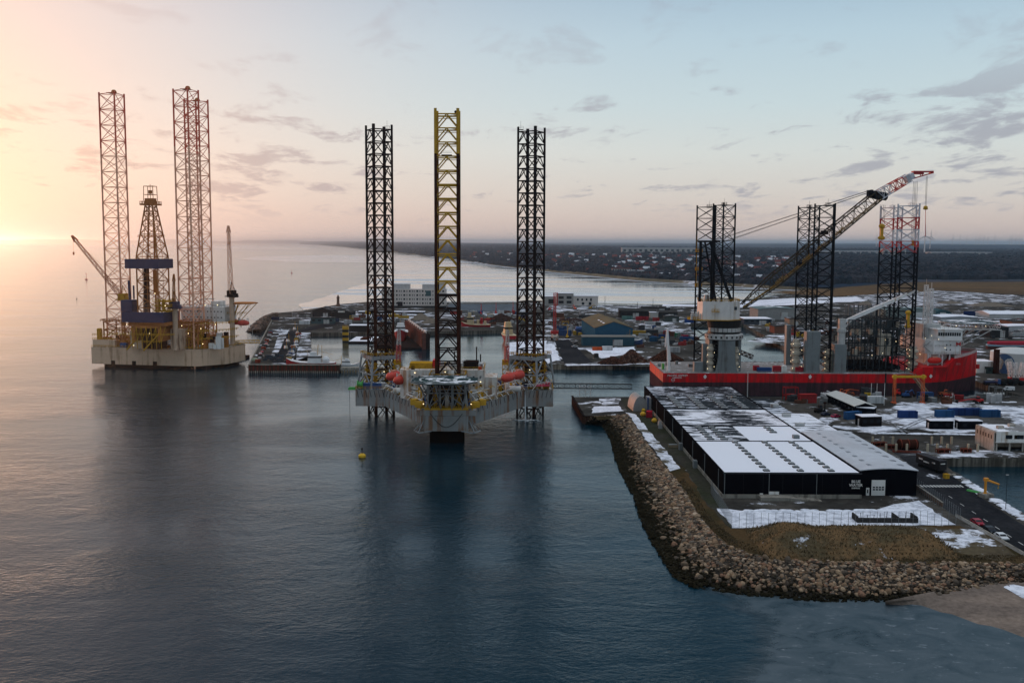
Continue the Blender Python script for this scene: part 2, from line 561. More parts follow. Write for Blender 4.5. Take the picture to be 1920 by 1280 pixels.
sheet("snow_ground", pxs((1345, 953), (1390, 957), (1560, 958), (1640, 956), (1680, 945), (1722, 938), (1752, 960), (1792, 984), (1372, 990)), z2, GM("yard_snow", (0.1, 0.1, 0.1), (0.12, 0.12, 0.12), 0.1, snow=0.92, snow_scale=0.05), 0.7, 3)
sheet("snow_ground", pxs((1112, 762), (1160, 761), (1170, 770), (1110, 774)), z2, g_snow, 0.6, 3)
sheet("snow_ground", pxs((1120, 746), (1165, 746), (1160, 757), (1128, 758)), z2, g_psnow, 0.6, 3)
sheet("snow_ground", pxs((1408, 1004), (1450, 994), (1452, 1012), (1438, 1028)), z3, GM("bank_snow", (0.09, 0.07, 0.04), (0.1, 0.08, 0.05), 0.1, snow=0.72, snow_scale=0.12), 0.5, 2)
sheet("snow_ground", pxs((1560, 988), (1690, 985), (1850, 995), (1905, 1042), (1880, 1052), (1760, 1030), (1640, 1000)), z2, g_psnow2, 0.6, 3)
sheet("snow_ground", pxs((1625, 770), (1700, 757), (1940, 752), (2100, 752), (2100, 812), (1850, 812), (1760, 811), (1690, 803), (1640, 815), (1560, 800)), z2, GM("apron_snow", (0.055, 0.053, 0.050), (0.085, 0.08, 0.074), 0.05, snow=0.50, snow_scale=0.04), 1.5, 6)
sheet("snow_ground", pxs((1655, 862), (1700, 848), (1940, 842), (2000, 857), (1760, 857), (1706, 872)), z2, g_psnow, 1.0, 4)
sheet("snow_ground", pxs((1440, 752), (1500, 780), (1560, 805), (1540, 812), (1480, 790), (1455, 775)), z2, g_psnow, 1.0, 4)
road_poly = pxs((1690, 836), (1712, 845), (1752, 868), (1792, 897), (1852, 942), (1918, 984), (2000, 1030), (2000, 1090), (1922, 1043), (1800, 973), (1718, 916), (1716, 880), (1668, 842))
sheet("road", road_poly, z2, g_asph)
mark = M("road_paint", (0.62, 0.62, 0.60), 0.7, var=0.3, scale=2)
mb = MB()
for i in range(14):        # zebra crossing
    a = P(1722 + i * 6.2, 911.5 + i * 0.05, 0)
    q = P(1722 + i * 6.2, 911.5, z2 + 0.02)
    mb.box((q.x, q.y, z2 + 0.13), (0.45, 2.6, 0.008), 0)
for i in range(9):         # dashed centre line
    q0 = P(1782 + i * 22, 932 + i * 14.5, z2 + 0.02)
    mb.box((q0.x, q0.y, z2 + 0.13), (0.16, 2.6, 0.008), R(-1))
struct(mb.build("road_marking", mark))
sheet("snow_ground", pxs((1788, 884), (1800, 889), (1862, 931), (1930, 968), (1925, 984), (1880, 953), (1850, 935), (1808, 904)), z3, g_psnow, 0.4, 2)

# near-left pier, peninsula and yards
sheet("road", [Vector(p) for p in ((-143, 600, 0), (-133, 600, 0), (-168, 800, 0), (-150, 880, 0), (-100, 900, 0), (-100, 910, 0), (-165, 900, 0), (-180, 800, 0))], z2, g_asph)
sheet("snow_ground", [Vector(p) for p in ((-147, 610, 0), (-144, 610, 0), (-183, 830, 0), (-190, 830, 0))], z2, g_psnow, 0.6)
sheet("snow_ground", [Vector(p) for p in ((-131, 610, 0), (-127, 640, 0), (-160, 800, 0), (-167, 800, 0))], z2, g_psnow, 0.6)
sheet("road", pxs((1040, 640), (1066, 636), (1115, 684), (1060, 686)), z2, g_asph)
sheet("snow_ground", pxs((952, 642), (1036, 638), (1050, 674), (1026, 683), (952, 666)), z2, g_snow, 1.0, 6)
sheet("snow_ground", pxs((1098, 655), (1190, 650), (1188, 662), (1128, 672)), z2, g_snow, 1.0, 6)
sheet("snow_ground", pxs((1060, 682), (1222, 680), (1222, 683.5), (1062, 686)), z3, g_psnow, 0.5, 6)
sheet("snow_ground", pxs((1185, 604), (1290, 600), (1305, 632), (1240, 622), (1200, 615)), z2, g_psnow, 2, 8)
sheet("snow_ground", pxs((1020, 600), (1035, 600), (1040, 645), (1026, 645)), z2, g_psnow, 1, 6)
sheet("snow_ground", pxs((1030, 571), (1240, 573), (1230, 583), (1030, 584)), z2, g_psnow, 3, 12)
sheet("snow_ground", pxs((640, 583), (790, 588), (960, 584), (960, 590), (780, 599), (640, 596)), z2, g_psnow, 3, 12)
sheet("snow_ground", pxs((1240, 570.5), (1300, 571.5), (1470, 560), (1640, 556), (1640, 564), (1400, 576), (1300, 575), (1240, 574)), z3, g_snow, 4, 16)
sheet("snow_ground", pxs((1400, 640), (1500, 612), (1560, 618), (1500, 650)), z2, g_psnow, 2, 8)
sheet("snow_ground", pxs((1600, 552), (1760, 545), (1900, 553), (1960, 566), (1800, 572), (1640, 575)), z3, g_psnow, 6, 20)
sheet("snow_ground", pxs((1640, 590), (1960, 586), (2100, 610), (1800, 612)), z2, g_psnow, 4, 16)
g_marsh = GM("marsh_grass", (0.12, 0.075, 0.040), (0.085, 0.058, 0.035), 0.01, snow=0.10, snow_scale=0.006, stretch=(0.35, 1, 1))
sheet("marsh_ground", pxs((1430, 548), (1560, 541), (1650, 533), (1760, 527), (2300, 527), (2300, 553), (1900, 553), (1760, 545), (1560, 556)), G + 0.3, g_marsh, 8, 30)

# low white ice and wet mud streaks in the bay
m = bpy.data.materials.new("bay_ice")
m.use_nodes = True
t = m.node_tree
b = t.nodes['Principled BSDF']
pos = nd(t, 'ShaderNodeNewGeometry').outputs['Position']
s1 = noise(t, mapping(t, pos, (0.28, 3.6, 1), (0, 0, R(-10))), 0.004, 8.0, 0.66, 0.6)
s2 = noise(t, mapping(t, pos, (0.5, 1.6, 1), (0, 0, R(-14))), 0.02, 5.0, 0.6)
f = mth(t, 'ADD', mth(t, 'MULTIPLY', s1, 0.8), mth(t, 'MULTIPLY', s2, 0.2))
t.links.new(mixc(t, maprange(t, f, 0.45, 0.56), (0.02, 0.03, 0.04, 1), (0.46, 0.50, 0.53, 1)), b.inputs['Base Color'])
t.links.new(maprange(t, f, 0.48, 0.62, 0.08, 0.55), b.inputs['Roughness'])
t.links.new(maprange(t, f, 0.50, 0.64, 0.5, 0.22), b.inputs['Specular IOR Level'])
bay = pxs((571, 581.5), (637, 570.5), (700, 565), (970, 566), (1240, 571), (1310, 568), (1400, 561), (1500, 549), (1560, 546), (1450, 541), (1300, 532.5), (1200, 526.5), (1100, 517), (1000, 507), (930, 498),
          (860, 488), (780, 478.5), (700, 480), (620, 478), (480, 481), (445, 486), (560, 492), (700, 492), (740, 505), (690, 530), (620, 552), (560, 573), z=0.06)
sheet("sea_ice", bay, 0.06, m, 6, 40)
far_ice = pxs((0, 459), (250, 458.5), (420, 461), (560, 463), (600, 466), (560, 468), (400, 467), (200, 464), (0, 462.5), (-300, 462), (-300, 459), z=0.06)
sheet("sea_ice", far_ice, 0.06, m, 30, 400)

# thin grey ice drifting against the shore in front
m = bpy.data.materials.new("thin_ice")
m.use_nodes = True
t = m.node_tree
b = t.nodes['Principled BSDF']
out = t.nodes['Material Output']
pos = nd(t, 'ShaderNodeNewGeometry').outputs['Position']
s1 = noise(t, mapping(t, pos, (1, 1.3, 1)), 0.10, 9.0, 0.70, 0.8)
s2 = noise(t, mapping(t, pos, (0.6, 1.4, 1), (0, 0, R(-12))), 0.55, 6.0, 0.75, 0.6)
fl = maprange(t, s2, 0.57, 0.70)
t.links.new(mixc(t, mth(t, 'MULTIPLY', fl, 0.42), mixc(t, maprange(t, s1, 0.35, 0.65), (0.030, 0.055, 0.070, 1), (0.070, 0.096, 0.112, 1)), (0.42, 0.46, 0.49, 1)), b.inputs['Base Color'])
b.inputs['Roughness'].default_value = 0.42
b.inputs['Specular IOR Level'].default_value = 0.35
at = nd(t, 'ShaderNodeAttribute', {'attribute_name': 'edge'}).outputs['Fac']
al = maprange(t, mth(t, 'ADD', at, mth(t, 'MULTIPLY', mth(t, 'SUBTRACT', s1, 0.5), 1.1)), 0.24, 0.78)
tr = nd(t, 'ShaderNodeBsdfTransparent')
mx = nd(t, 'ShaderNodeMixShader', {}, {0: mth(t, 'MULTIPLY', al, 0.85), 1: tr.outputs[0], 2: b.outputs[0]})
t.links.new(mx.outputs[0], out.inputs['Surface'])
mb = MB()
edge0 = [(1160, 1420), (1290, 1300), (1370, 1215), (1360, 1160), (1290, 1112), (1262, 1082)]
edge1 = [(1330, 1420), (1420, 1300), (1480, 1215), (1470, 1165), (1400, 1122), (1330, 1100)]
edge2 = [(2150, 1420), (2100, 1320), (2050, 1240), (1935, 1200), (1750, 1130), (1450, 1110)]
nn = len(edge0)
mb.add([P(x, y, 0.05) for x, y in edge0 + edge1 + edge2], [(k * nn + i, k * nn + i + 1, (k + 1) * nn + i + 1, (k + 1) * nn + i)[::-1] for k in range(2) for i in range(nn - 1)])
ice = struct(mb.build("shore_ice", m))
a_ = ice.data.attributes.new('edge', 'FLOAT', 'POINT')
a_.data.foreach_set('value', [0.0] * nn + [0.75] * nn + [0.9] * nn)

# beach
sand = GM("wet_sand", (0.20, 0.155, 0.125), (0.15, 0.118, 0.098), 0.06, snow=0.03, stretch=(0.5, 1.6, 1), rough=0.8)
mb = MB()
low = [(1660, 1131), (1705, 1134), (1760, 1153), (1830, 1180), (1920, 1207), (2040, 1262)]
hi = [(1660, 1126), (1740, 1110), (1800, 1100), (1860, 1092), (1930, 1085), (2080, 1080)]
vs = [P(x, y, 0.0) - Vector((0, 0, 0.25)) for x, y in low] + [P((a[0] * .55 + c[0] * .45), (a[1] * .55 + c[1] * .45), 0.75) for a, c in zip(low, hi)] + [P(x, y, 1.5) for x, y in hi]
mb.add(vs, [(k * 6 + i, k * 6 + i + 1, (k + 1) * 6 + i + 1, (k + 1) * 6 + i) for k in range(2) for i in range(5)])
struct(mb.build("beach", sand, smooth=True))
mb = MB()
rows_ = []
for k in range(13):
    u = 3.35 + 1.5 * k / 12
    i0 = min(4, int(u))
    f_ = u - i0
    m_, h_ = Vector(vs[6 + i0]).lerp(Vector(vs[7 + i0]), f_), Vector(vs[12 + i0]).lerp(Vector(vs[13 + i0]), f_)
    wv_ = .5 + .22 * math.sin(math.pi * k / 12)
    rows_.append([m_.lerp(h_, max(0, .78 - wv_ * math.sin(math.pi * k / 12) * .55)) + Vector((0, 0, .04)), m_.lerp(h_, .82 + .05 * math.sin(k)) + Vector((0, 0, .04))])
mb.loft(rows_, close=False, caps=False)
struct(mb.build("snow_ground", GM("beach_snow", (0.20, 0.155, 0.125), (0.15, 0.118, 0.098), 0.06, snow=0.62, snow_scale=0.2)))

# revetment bank under the stones
toe_px = [(1098, 795), (1128, 797), (1146, 824), (1156, 860), (1166, 886), (1190, 930), (1201, 965), (1213, 996), (1246, 1051), (1266, 1082), (1302, 1100), (1400, 1116), (1550, 1128), (1690, 1127), (1762, 1112), (1860, 1098), (1930, 1090), (2080, 1085)]
top_px = [(1110, 780), (1150, 779), (1176, 778), (1190, 802), (1202, 820), (1236, 867), (1258, 893), (1279, 919), (1308, 972), (1330, 997), (1362, 1025), (1442, 1051), (1600, 1055), (1690, 1056), (1750, 1057), (1840, 1057), (1920, 1056), (2080, 1058)]
toe = [P(x, y, 0.0) for x, y in toe_px]
for k in range(14, 18):
    toe[k] = P(*toe_px[k], 1.2)
top = [P(x, y, G + 0.9) for x, y in top_px]
def resample(pts, n):
    d = [0.0]
    for a, c in zip(pts, pts[1:]):
        d.append(d[-1] + (c - a).length)
    out = []
    for i in range(n):
        s_ = d[-1] * i / (n - 1)
        k = max(j for j in range(len(d)) if d[j] <= s_ + 1e-9)
        k = min(k, len(pts) - 2)
        out.append(pts[k].lerp(pts[k + 1], (s_ - d[k]) / max(1e-6, d[k + 1] - d[k])))
    return out
NS = 120
def both(n):   # both edges with matching fractions so that slope lines stay square to the crest
    k = []
    L = len(toe)
    for i in range(n):
        u = (L - 1) * i / (n - 1)
        j = min(int(u), L - 2)
        k.append((toe[j].lerp(toe[j + 1], u - j), top[j].lerp(top[j + 1], u - j)))
    return k
bank_pairs = both(NS)
mb = MB()
rings = []
for a, c in bank_pairs:
    d = (c - a)
    back = Vector((d.x, d.y, 0)).normalized()
    rings.append([a - back * 1.5 - Vector((0, 0, 0.9)), a.lerp(c, 0.5), c, c + back * 2.2 - Vector((0, 0, 0.1)), c + back * 3.4 - Vector((0, 0, 1.1))])
mb.loft([r_[:3] for r_ in rings], close=False, caps=False)
mb.k = 1
mb.loft([r_[2:] for r_ in rings], close=False, caps=False)
bank_m = GM("dark_bank", (0.02, 0.018, 0.015), (0.035, 0.03, 0.025), 0.3)
struct(mb.build("bank", [bank_m, g_grass]))

# boulders: many loose stones, the nearest 300 as things of their own
def stone_shape(seed, n=9, m=6):
    r_ = random.Random(seed)
    mb = MB()
    vs, fs = [], []
    bm_pts = []
    ax = [Vector((r_.gauss(0, 1), r_.gauss(0, 1), r_.gauss(0, 1))).normalized() for _ in range(7)]
    cut = [r_.uniform(0.70, 0.95) for _ in ax]
    mb.ball((0, 0, 0), 1.0, n, m)
    out = []
    for v in mb.v:
        p = Vector(v)
        for a, c in zip(ax, cut):
            dd = p.dot(a)
            if dd > c:
                p -= a * (dd - c)
        out.append(p)
    return np.array([list(p) for p in out]), mb.f
SH = [stone_shape(s, 7, 4) for s in range(8)]
SHB = [stone_shape(s + 50, 10, 7) for s in range(6)]
TONES = [(0.25, 0.185, 0.135), (0.19, 0.155, 0.125), (0.10, 0.092, 0.085), (0.32, 0.26, 0.20), (0.065, 0.058, 0.053), (0.23, 0.15, 0.115), (0.16, 0.15, 0.14), (0.36, 0.31, 0.26)]
sm = bpy.data.materials.new("granite_stones")
sm.use_nodes = True
t = sm.node_tree
b = t.nodes['Principled BSDF']
vc = nd(t, 'ShaderNodeAttribute', {'attribute_name': 'tone'}).outputs['Color']
nn_ = noise(t, nd(t, 'ShaderNodeNewGeometry').outputs['Position'], 3.0, 4.0, 0.7)
t.links.new(mixc(t, 1.0, vc, maprange(t, nn_, 0.3, 0.7, 0.7, 1.25, False), 'MULTIPLY'), b.inputs['Base Color'])
b.inputs['Roughness'].default_value = 0.75
b.inputs['Specular IOR Level'].default_value = 0.0
def stone_mat(i, c):
    return M("boulder_tone_%s" % "abcdefghijkl"[i], c, 0.75, var=0.3, scale=1.5)
stones = []
for a, c in zip(bank_pairs, bank_pairs[1:]):
    L_ = ((c[0] - a[0]).length + (c[1] - a[1]).length) / 2
    H_ = (a[1] - a[0]).length + 3.0
    cnt = int(L_ * H_ * 3.1)
    for _ in range(cnt):
        u, v = rnd.random(), rnd.random() * 1.08 - 0.02
        lo, hi_ = a[0].lerp(c[0], u), a[1].lerp(c[1], u)
        d_ = hi_ - lo
        back = Vector((d_.x, d_.y, 0)).normalized()
        p = lo.lerp(hi_, v) if v < 1 else hi_ + back * (v - 1) * 14
        s_ = min(0.95, max(0.16, rnd.lognormvariate(-1.15, 0.36)))
        p = p + Vector((rnd.uniform(-.2, .2), rnd.uniform(-.2, .2), s_ * rnd.uniform(-0.2, 0.5)))
        stones.append((p, s_, v))
stones.sort(key=lambda q: (q[0] - CP).length - q[1] * 60)
inview = []
rest = []
for q in stones:
    p = q[0]
    d_ = CR.transposed() @ (p - CP)
    px = 960 + FPX * d_.x / -d_.z
    (inview if len(inview) < 300 and 1200 < px < 1915 and q[2] > 0.15 else rest).append(q)
mats_b = [stone_mat(i, (c[0] * .92, c[1] * .80, c[2] * .68)) for i, c in enumerate(TONES[:6])]
protos = []
for i in range(6):
    mb = MB()
    mb.add(SHB[i][0].tolist(), SHB[i][1])
    protos.append(mb)
pm = [protos[i].build("boulder", mats_b[i]) for i in range(6)]
used_p = [False] * 6
for k, (p, s_, v) in enumerate(inview):
    i = rnd.randrange(6)
    o = pm[i] if not used_p[i] else pm[i].copy()
    if used_p[i]:
        COL.objects.link(o)
    used_p[i] = True
    o.location = p
    o.rotation_euler = (rnd.uniform(0, 6), rnd.uniform(0, 6), rnd.uniform(0, 6))
    o.scale = (s_ * 1.1, s_ * rnd.uniform(.75, 1.1), s_ * rnd.uniform(.6, .9))
    tag(o, "rounded grey brown armour stone in the sloping bank above the icy shore and beach", "boulder", "armour stones of the sea bank")
V, F, C = [], [], []
off = 0
for p, s_, v in rest:
    sv, sf = SH[rnd.randrange(8)]
    rot = np.array(Matrix.Rotation(rnd.uniform(0, 6), 3, 'Z') @ Matrix.Rotation(rnd.uniform(0, 6), 3, 'X'))
    sc_ = np.array([s_ * 1.15, s_ * rnd.uniform(.75, 1.1), s_ * rnd.uniform(.6, .9)])
    pts = (sv @ rot.T) * sc_ + np.array(p)
    V.append(pts)
    F.extend(tuple(i + off for i in f_) for f_ in sf)
    tone = np.array(rnd.choice(TONES)) * np.array((.92, .80, .68)) * rnd.uniform(0.5, 1.35)
    wet = min(1.0, max(0.0, ((2.8 if p.y > 330 else 2.2) + rnd.uniform(-.9, .9) - p.z) / 0.7)) if p.y > 215 or p.x < 62 else min(1.0, max(0.0, (1.5 + rnd.uniform(-.4, .4) - p.z) / 0.7))
    weed = np.array((0.016, 0.014, 0.009)) * rnd.uniform(0.6, 1.5)
    tone = tone * (1 - wet) + weed * wet
    C.append(np.tile(np.append(tone, 1.0), (len(sv), 1)))
    off += len(sv)
me = bpy.data.meshes.new("armour_stones")
V = np.concatenate(V)
C = np.concatenate(C)
me.from_pydata(V.tolist(), [], F)
at = me.color_attributes.new('tone', 'FLOAT_COLOR', 'POINT')
at.data.foreach_set('color', C.ravel())
me.materials.append(sm)
me.update()
o = bpy.data.objects.new("armour_stones", me)
COL.objects.link(o)
struct(o, 'stuff')
tag(o, "bank of grey and pinkish armour stones, dark with weed at the waterline", "stone bank")

# earth mound with dry grass
mb = MB()
mc = [P(1470, 1012), P(1780, 1022)]
nx, ny = 64, 22
x0, x1 = P(1430, 1040).x, P(1800, 1040).x
y0, y1 = P(1600, 1050).y, P(1600, 988).y
r_ = random.Random(3)
ph = [(r_.uniform(.2, .9), r_.uniform(.2, .9), r_.uniform(0, 6)) for _ in range(8)]
for j in range(ny + 1):
    for i in range(nx + 1):
        u, v = i / nx, j / ny
        x, y = x0 + (x1 - x0) * u, y0 + (y1 - y0) * v
        prof = min(1, u / 0.16) * min(1, (1 - u) / 0.12) * min(1, v / 0.30) * min(1, (1 - v) / 0.45)
        prof = prof ** 0.8
        nz = sum(math.sin(x * a + y * b_ * 1.3 + c) for a, b_, c in ph) / 8
        z = G - 0.25 + prof * (3.6 + 0.9 * nz + (1.2 * min(1, max(0, (.34 - u) / .1)))) + r_.uniform(-.09, .09)
        mb.v.append((x, y, z))
for j in range(ny):
    for i in range(nx):
        a = j * (nx + 1) + i
        mb.f.append((a, a + 1, a + nx + 2, a + nx + 1))
        mb.m.append(0)
g_mound = GM("mound_earth", (0.150, 0.092, 0.046), (0.085, 0.066, 0.038), 0.12, snow=0.10, snow_scale=0.15, bump=0.4)
struct(mb.build("earth_mound", g_mound, smooth=True))
# dry grass tufts over mound and verge
V, F = [], []
def tuft(p, h):
    for _ in range(3):
        a = rnd.uniform(0, 6.28)
        w_ = 0.10
        dx, dy = math.cos(a), math.sin(a)
        k = len(V)
        V.extend([(p[0] - dy * w_, p[1] + dx * w_, p[2]), (p[0] + dy * w_, p[1] - dx * w_, p[2]), (p[0] + dx * h * .5, p[1] + dy * h * .5, p[2] + h)])
        F.append((k, k + 1, k + 2))
mound_v = list(mb.v)
for _ in range(7000):
    v = mound_v[rnd.randrange(len(mound_v))]
    if v[2] > G + 0.1:
        tuft((v[0] + rnd.uniform(-1.2, 1.2), v[1] + rnd.uniform(-.9, .9), v[2] - 0.2), rnd.uniform(.25, .7))
for _ in range(6000):
    k = rnd.randrange(45, NS - 2)
    c = bank_pairs[k][1]
    d_ = c - bank_pairs[k][0]
    back = Vector((d_.x, d_.y, 0)).normalized()
    p = c.lerp(bank_pairs[k + 1][1], rnd.random()) + back * rnd.uniform(3, 9)
    tuft((p.x, p.y, G), rnd.uniform(.2, .5))
me = bpy.data.meshes.new("dry_grass")
me.from_pydata(V, [], F)
me.materials.append(GM("straw", (0.165, 0.115, 0.062), (0.10, 0.075, 0.044), 0.2))
o = bpy.data.objects.new("dry_grass", me)
COL.objects.link(o)
struct(o, 'stuff')

# far land: a fan of terrain rising gently to the horizon
shore = [(560, 457.6), (600, 459.2), (640, 462), (700, 468), (780, 477.5), (860, 487), (930, 497), (1000, 506), (1100, 516), (1200, 526), (1300, 532), (1450, 541), (1560, 547), (1700, 534), (1920, 533), (2500, 540)]
def shore_y(px):
    for (a, b_), (c, d_) in zip(shore, shore[1:]):
        if a <= px <= c:
            return b_ + (d_ - b_) * (px - a) / (c - a)
    return shore[-1][1]
r_ = random.Random(5)
hw = [(r_.uniform(.00012, .0011), r_.uniform(.0001, .0006), r_.uniform(0, 6)) for _ in range(12)]
def land_h(p, d0):
    "height of the far land; d0 = metres inland from its shore"
    nz = sum(math.sin(p[0] * a + p[1] * b_ + c) for a, b_, c in hw) / 12
    ramp = min(1.0, d0 / 9000.0)
    return 1.5 + min(d0 / 60.0, 6.0) + ramp * (42 + 55 * nz) + min(1, d0 / 1200) * 10 * nz
NXF, NYF = 170, 46
vs, fs = [], []
for i in range(NXF):
    px = 562 + (2490 - 562) * i / (NXF - 1)
    s_ = P(px, shore_y(px), 1.0)
    d0 = Vector((s_.x, s_.y)).length
    u = Vector((s_.x, s_.y)).normalized()
    for j in range(NYF):
        q = j / (NYF - 1)
        d = d0 * (42000.0 / d0) ** (q ** 1.15)
        x, y = u.x * d, u.y * d
        vs.append((x, y, max(0.4, land_h((x, y), d - d0)) if j else -0.5))
for i in range(NXF - 1):
    for j in range(NYF - 1):
        a = i * NYF + j
        fs.append((a, a + NYF, a + NYF + 1, a + 1))
mb = MB()
mb.add(vs, fs)
m = bpy.data.materials.new("far_country")
m.use_nodes = True
t = m.node_tree
b = t.nodes['Principled BSDF']
pos = nd(t, 'ShaderNodeNewGeometry').outputs['Position']
f1 = noise(t, mapping(t, pos, (0.5, 1, 0.01)), 0.0022, 6.0, 0.6)
f2 = noise(t, mapping(t, pos, (0.5, 1, 0.01)), 0.012, 5.0, 0.6)
f3 = noise(t, mapping(t, pos, (0.4, 1.4, 0.01), (0, 0, 0), (9, 2, 0)), 0.0035, 7.0, 0.62)
cc = mixc(t, maprange(t, f1, 0.42, 0.58), (0.016, 0.026, 0.043, 1), (0.046, 0.050, 0.064, 1))  # blue of the distant air is mixed into the land colours
cc = mixc(t, 1.0, cc, maprange(t, f2, 0.3, 0.7, 0.5, 1.5, False), 'MULTIPLY')
cc = mixc(t, maprange(t, f3, 0.60, 0.68), cc, (0.26, 0.28, 0.33, 1))
t.links.new(cc, b.inputs['Base Color'])
b.inputs['Roughness'].default_value = 1.0
b.inputs['Specular IOR Level'].default_value = 0.0
struct(mb.build("far_land", m, smooth=True))
# beach strip along the far coast
mb = MB()
ring = []
for k in range(60):
    px = 610 + (1565 - 610) * k / 59
    a, c = P(px, shore_y(px) + 0.8, 0.3), P(px, shore_y(px) - 1.0 - (px > 800) * 1.8, 3.2)
    ring.append([(a.x, a.y, 0.2), (a.lerp(c, 0.45).x, a.lerp(c, .45).y, 2.4), (c.x, c.y, 5.5)])
mb.loft(ring, close=False, caps=False)
struct(mb.build("coast_beach", GM("coast_sand", (0.15, 0.125, 0.085), (0.10, 0.085, 0.055), 0.01, snow=0.22, snow_scale=0.006)))
# white ice rim along the far beach
rim = [P(px, shore_y(px) + (2.2 if px > 850 else .9), 0.1) for px in range(700, 1566, 12)] + [P(px, shore_y(px) + .3, 0.1) for px in range(1560, 699, -12)]
sheet("sea_ice", rim, 0.3, GM("rim_ice", (0.42, 0.45, 0.50), (0.25, 0.27, 0.30), 0.01, stretch=(.4, 1, 1)))
# low island on the sea horizon
mb = MB()
for k in range(40):
    x = -30000 + k * 26000 / 39
    h_ = 105 + 30 * math.sin(k * .9) + 20 * math.sin(k * 2.3)
    h_ *= min(1, (39 - k) / 6 + .1)
    mb.v.extend([(x, 42000, -2), (x, 43500, max(4, h_)), (x, 46000, max(4, h_ * .7))])
for k in range(39):
    for j in range(2):
        a = k * 3 + j
        mb.f.append((a, a + 3, a + 4, a + 1))
        mb.m.append(0)
struct(mb.build("island_hills", m, smooth=True))

# woods as one mass of crowns on the far land, thick and bare in winter
V, F, off = [], [], 0
crown = stone_shape(77, 6, 3)
town = lambda px, y: 0
def far_point(px, d_in):
    s_ = P(px, shore_y(px), 1.0)
    d0 = Vector((s_.x, s_.y)).length
    u = Vector((s_.x, s_.y)).normalized()
    d = d0 + d_in
    x, y = u.x * d, u.y * d
    return Vector((x, y, land_h((x, y), d_in)))
for _ in range(17000):
    px = rnd.uniform(600, 2300)
    d_in = 60 + 6500 * rnd.random() ** 2.2
    if px > 1500 and d_in < 150:
        d_in += 160
    p = far_point(px, d_in)
    dist = p.length
    woods = math.sin(p.x * .0031 + 1) + math.sin(p.y * .0042 + p.x * .0012) + (1.6 if px > 1480 else 0)
    if woods < -0.2 and rnd.random() < 0.6:
        continue
    s_ = rnd.uniform(5, 10) * (1 + dist / 7000)
    hh = rnd.uniform(5.5, 9) * (1.0 if px < 1480 else 1.2)
    pts = crown[0] * np.array([s_, s_, hh]) * np.random.default_rng(off).uniform(.75, 1.2, (len(crown[0]), 1)) + np.array([p.x, p.y, p.z + hh * .55])
    V.append(pts)
    F.extend(tuple(i + off for i in f_) for f_ in crown[1])
    off += len(pts)
me = bpy.data.meshes.new("woods")
me.from_pydata(np.concatenate(V).tolist(), [], F)
wm = bpy.data.materials.new("bare_woods")
wm.use_nodes = True
t = wm.node_tree
b = t.nodes['Principled BSDF']
pos = nd(t, 'ShaderNodeNewGeometry').outputs['Position']
cc = mixc(t, maprange(t, noise(t, pos, 0.02, 4, .6), .4, .6), (0.012, 0.019, 0.030, 1), (0.038, 0.037, 0.045, 1))  # crowns tinted blue in the colour to suggest air haze
t.links.new(cc, b.inputs['Base Color'])
b.inputs['Roughness'].default_value = 1.0
b.inputs['Specular IOR Level'].default_value = 0.0
me.materials.append(wm)
o = bpy.data.objects.new("woods", me)
COL.objects.link(o)
struct(o, 'stuff')

# tyre tracks pressed into the snow of the yard
mb = MB()
r_ = random.Random(12)
LAY[0] += 0.01
for (xa, ya), (xb, yb), sag in (((1640, 795), (1905, 770), 8), ((1660, 770), (1900, 806), -5), ((1690, 806), (1840, 762), 4), ((1470, 772), (1560, 806), 3), ((1640, 812), (1900, 797), 5), ((1560, 760), (1700, 812), 4), ((1720, 757), (1910, 762), 3), ((1660, 856), (1900, 849), 2)):
    a, c = P(xa, ya), P(xb, yb)
    d_ = (c - a).normalized()
    n_ = Vector((-d_.y, d_.x, 0))
    for side in (-.9, .9):
        prev = None
        for k in range(25):
            u = k / 24
            q = a.lerp(c, u) + n_ * (side + sag * math.sin(math.pi * u))
            w_ = .28 + .12 * math.sin(k * 1.7)
            cur = (q - n_ * w_, q + n_ * w_)
            if prev:
                z_ = G + .045 + LAY[0]
                mb.add([(p.x, p.y, z_) for p in (prev[0], cur[0], cur[1], prev[1])], [(0, 1, 2, 3)])
            prev = cur
    LAY[0] += 0.004
struct(mb.build("tyre_tracks", GM("slush_track", (0.10, 0.10, 0.10), (0.28, 0.29, 0.31), 0.15)))
# ------------------------------------------------------------------ jack-up rigs
RUST = (0.10, 0.035, 0.014)
m_dark = M("dark_steel", (0.016, 0.013, 0.013), 0.6, var=0.3, streak=((0.035, 0.013, 0.008), 0.12))
m_brown = M("rusty_steel", (0.042, 0.015, 0.010), 0.7, var=0.4, scale=0.2)
m_yel = M("yellow_paint", (0.48, 0.27, 0.020), 0.5, var=0.25)
m_yeld = M("weathered_yellow", (0.42, 0.225, 0.022), 0.6, var=0.45, scale=0.8)
m_hull = M("hull_grey", (0.25, 0.255, 0.25), 0.55, var=0.12, scale=0.12, streak=((0.20, 0.085, 0.03), 0.14, 0.5))
m_grey = M("grey_paint", (0.25, 0.27, 0.28), 0.5, var=0.15, streak=(RUST, 0.05))
m_lgrey = M("light_grey_paint", (0.42, 0.42, 0.41), 0.5, var=0.15, streak=(RUST, 0.05))
m_white = M("white_paint", (0.66, 0.65, 0.62), 0.5, var=0.12, streak=((0.3, 0.2, 0.12), 0.06))
m_black = M("black_paint", (0.015, 0.015, 0.016), 0.5)
m_orange = M("lifeboat_orange", (0.52, 0.062, 0.045), 0.45, var=0.25)
m_red = M("red_paint", (0.46, 0.022, 0.022), 0.45, var=0.15)
m_navy = M("navy_panel", (0.032, 0.036, 0.085), 0.5, var=0.15)
m_blue = M("blue_paint", (0.028, 0.075, 0.20), 0.5, var=0.2)
m_green = M("green_paint", (0.06, 0.30, 0.07), 0.5)
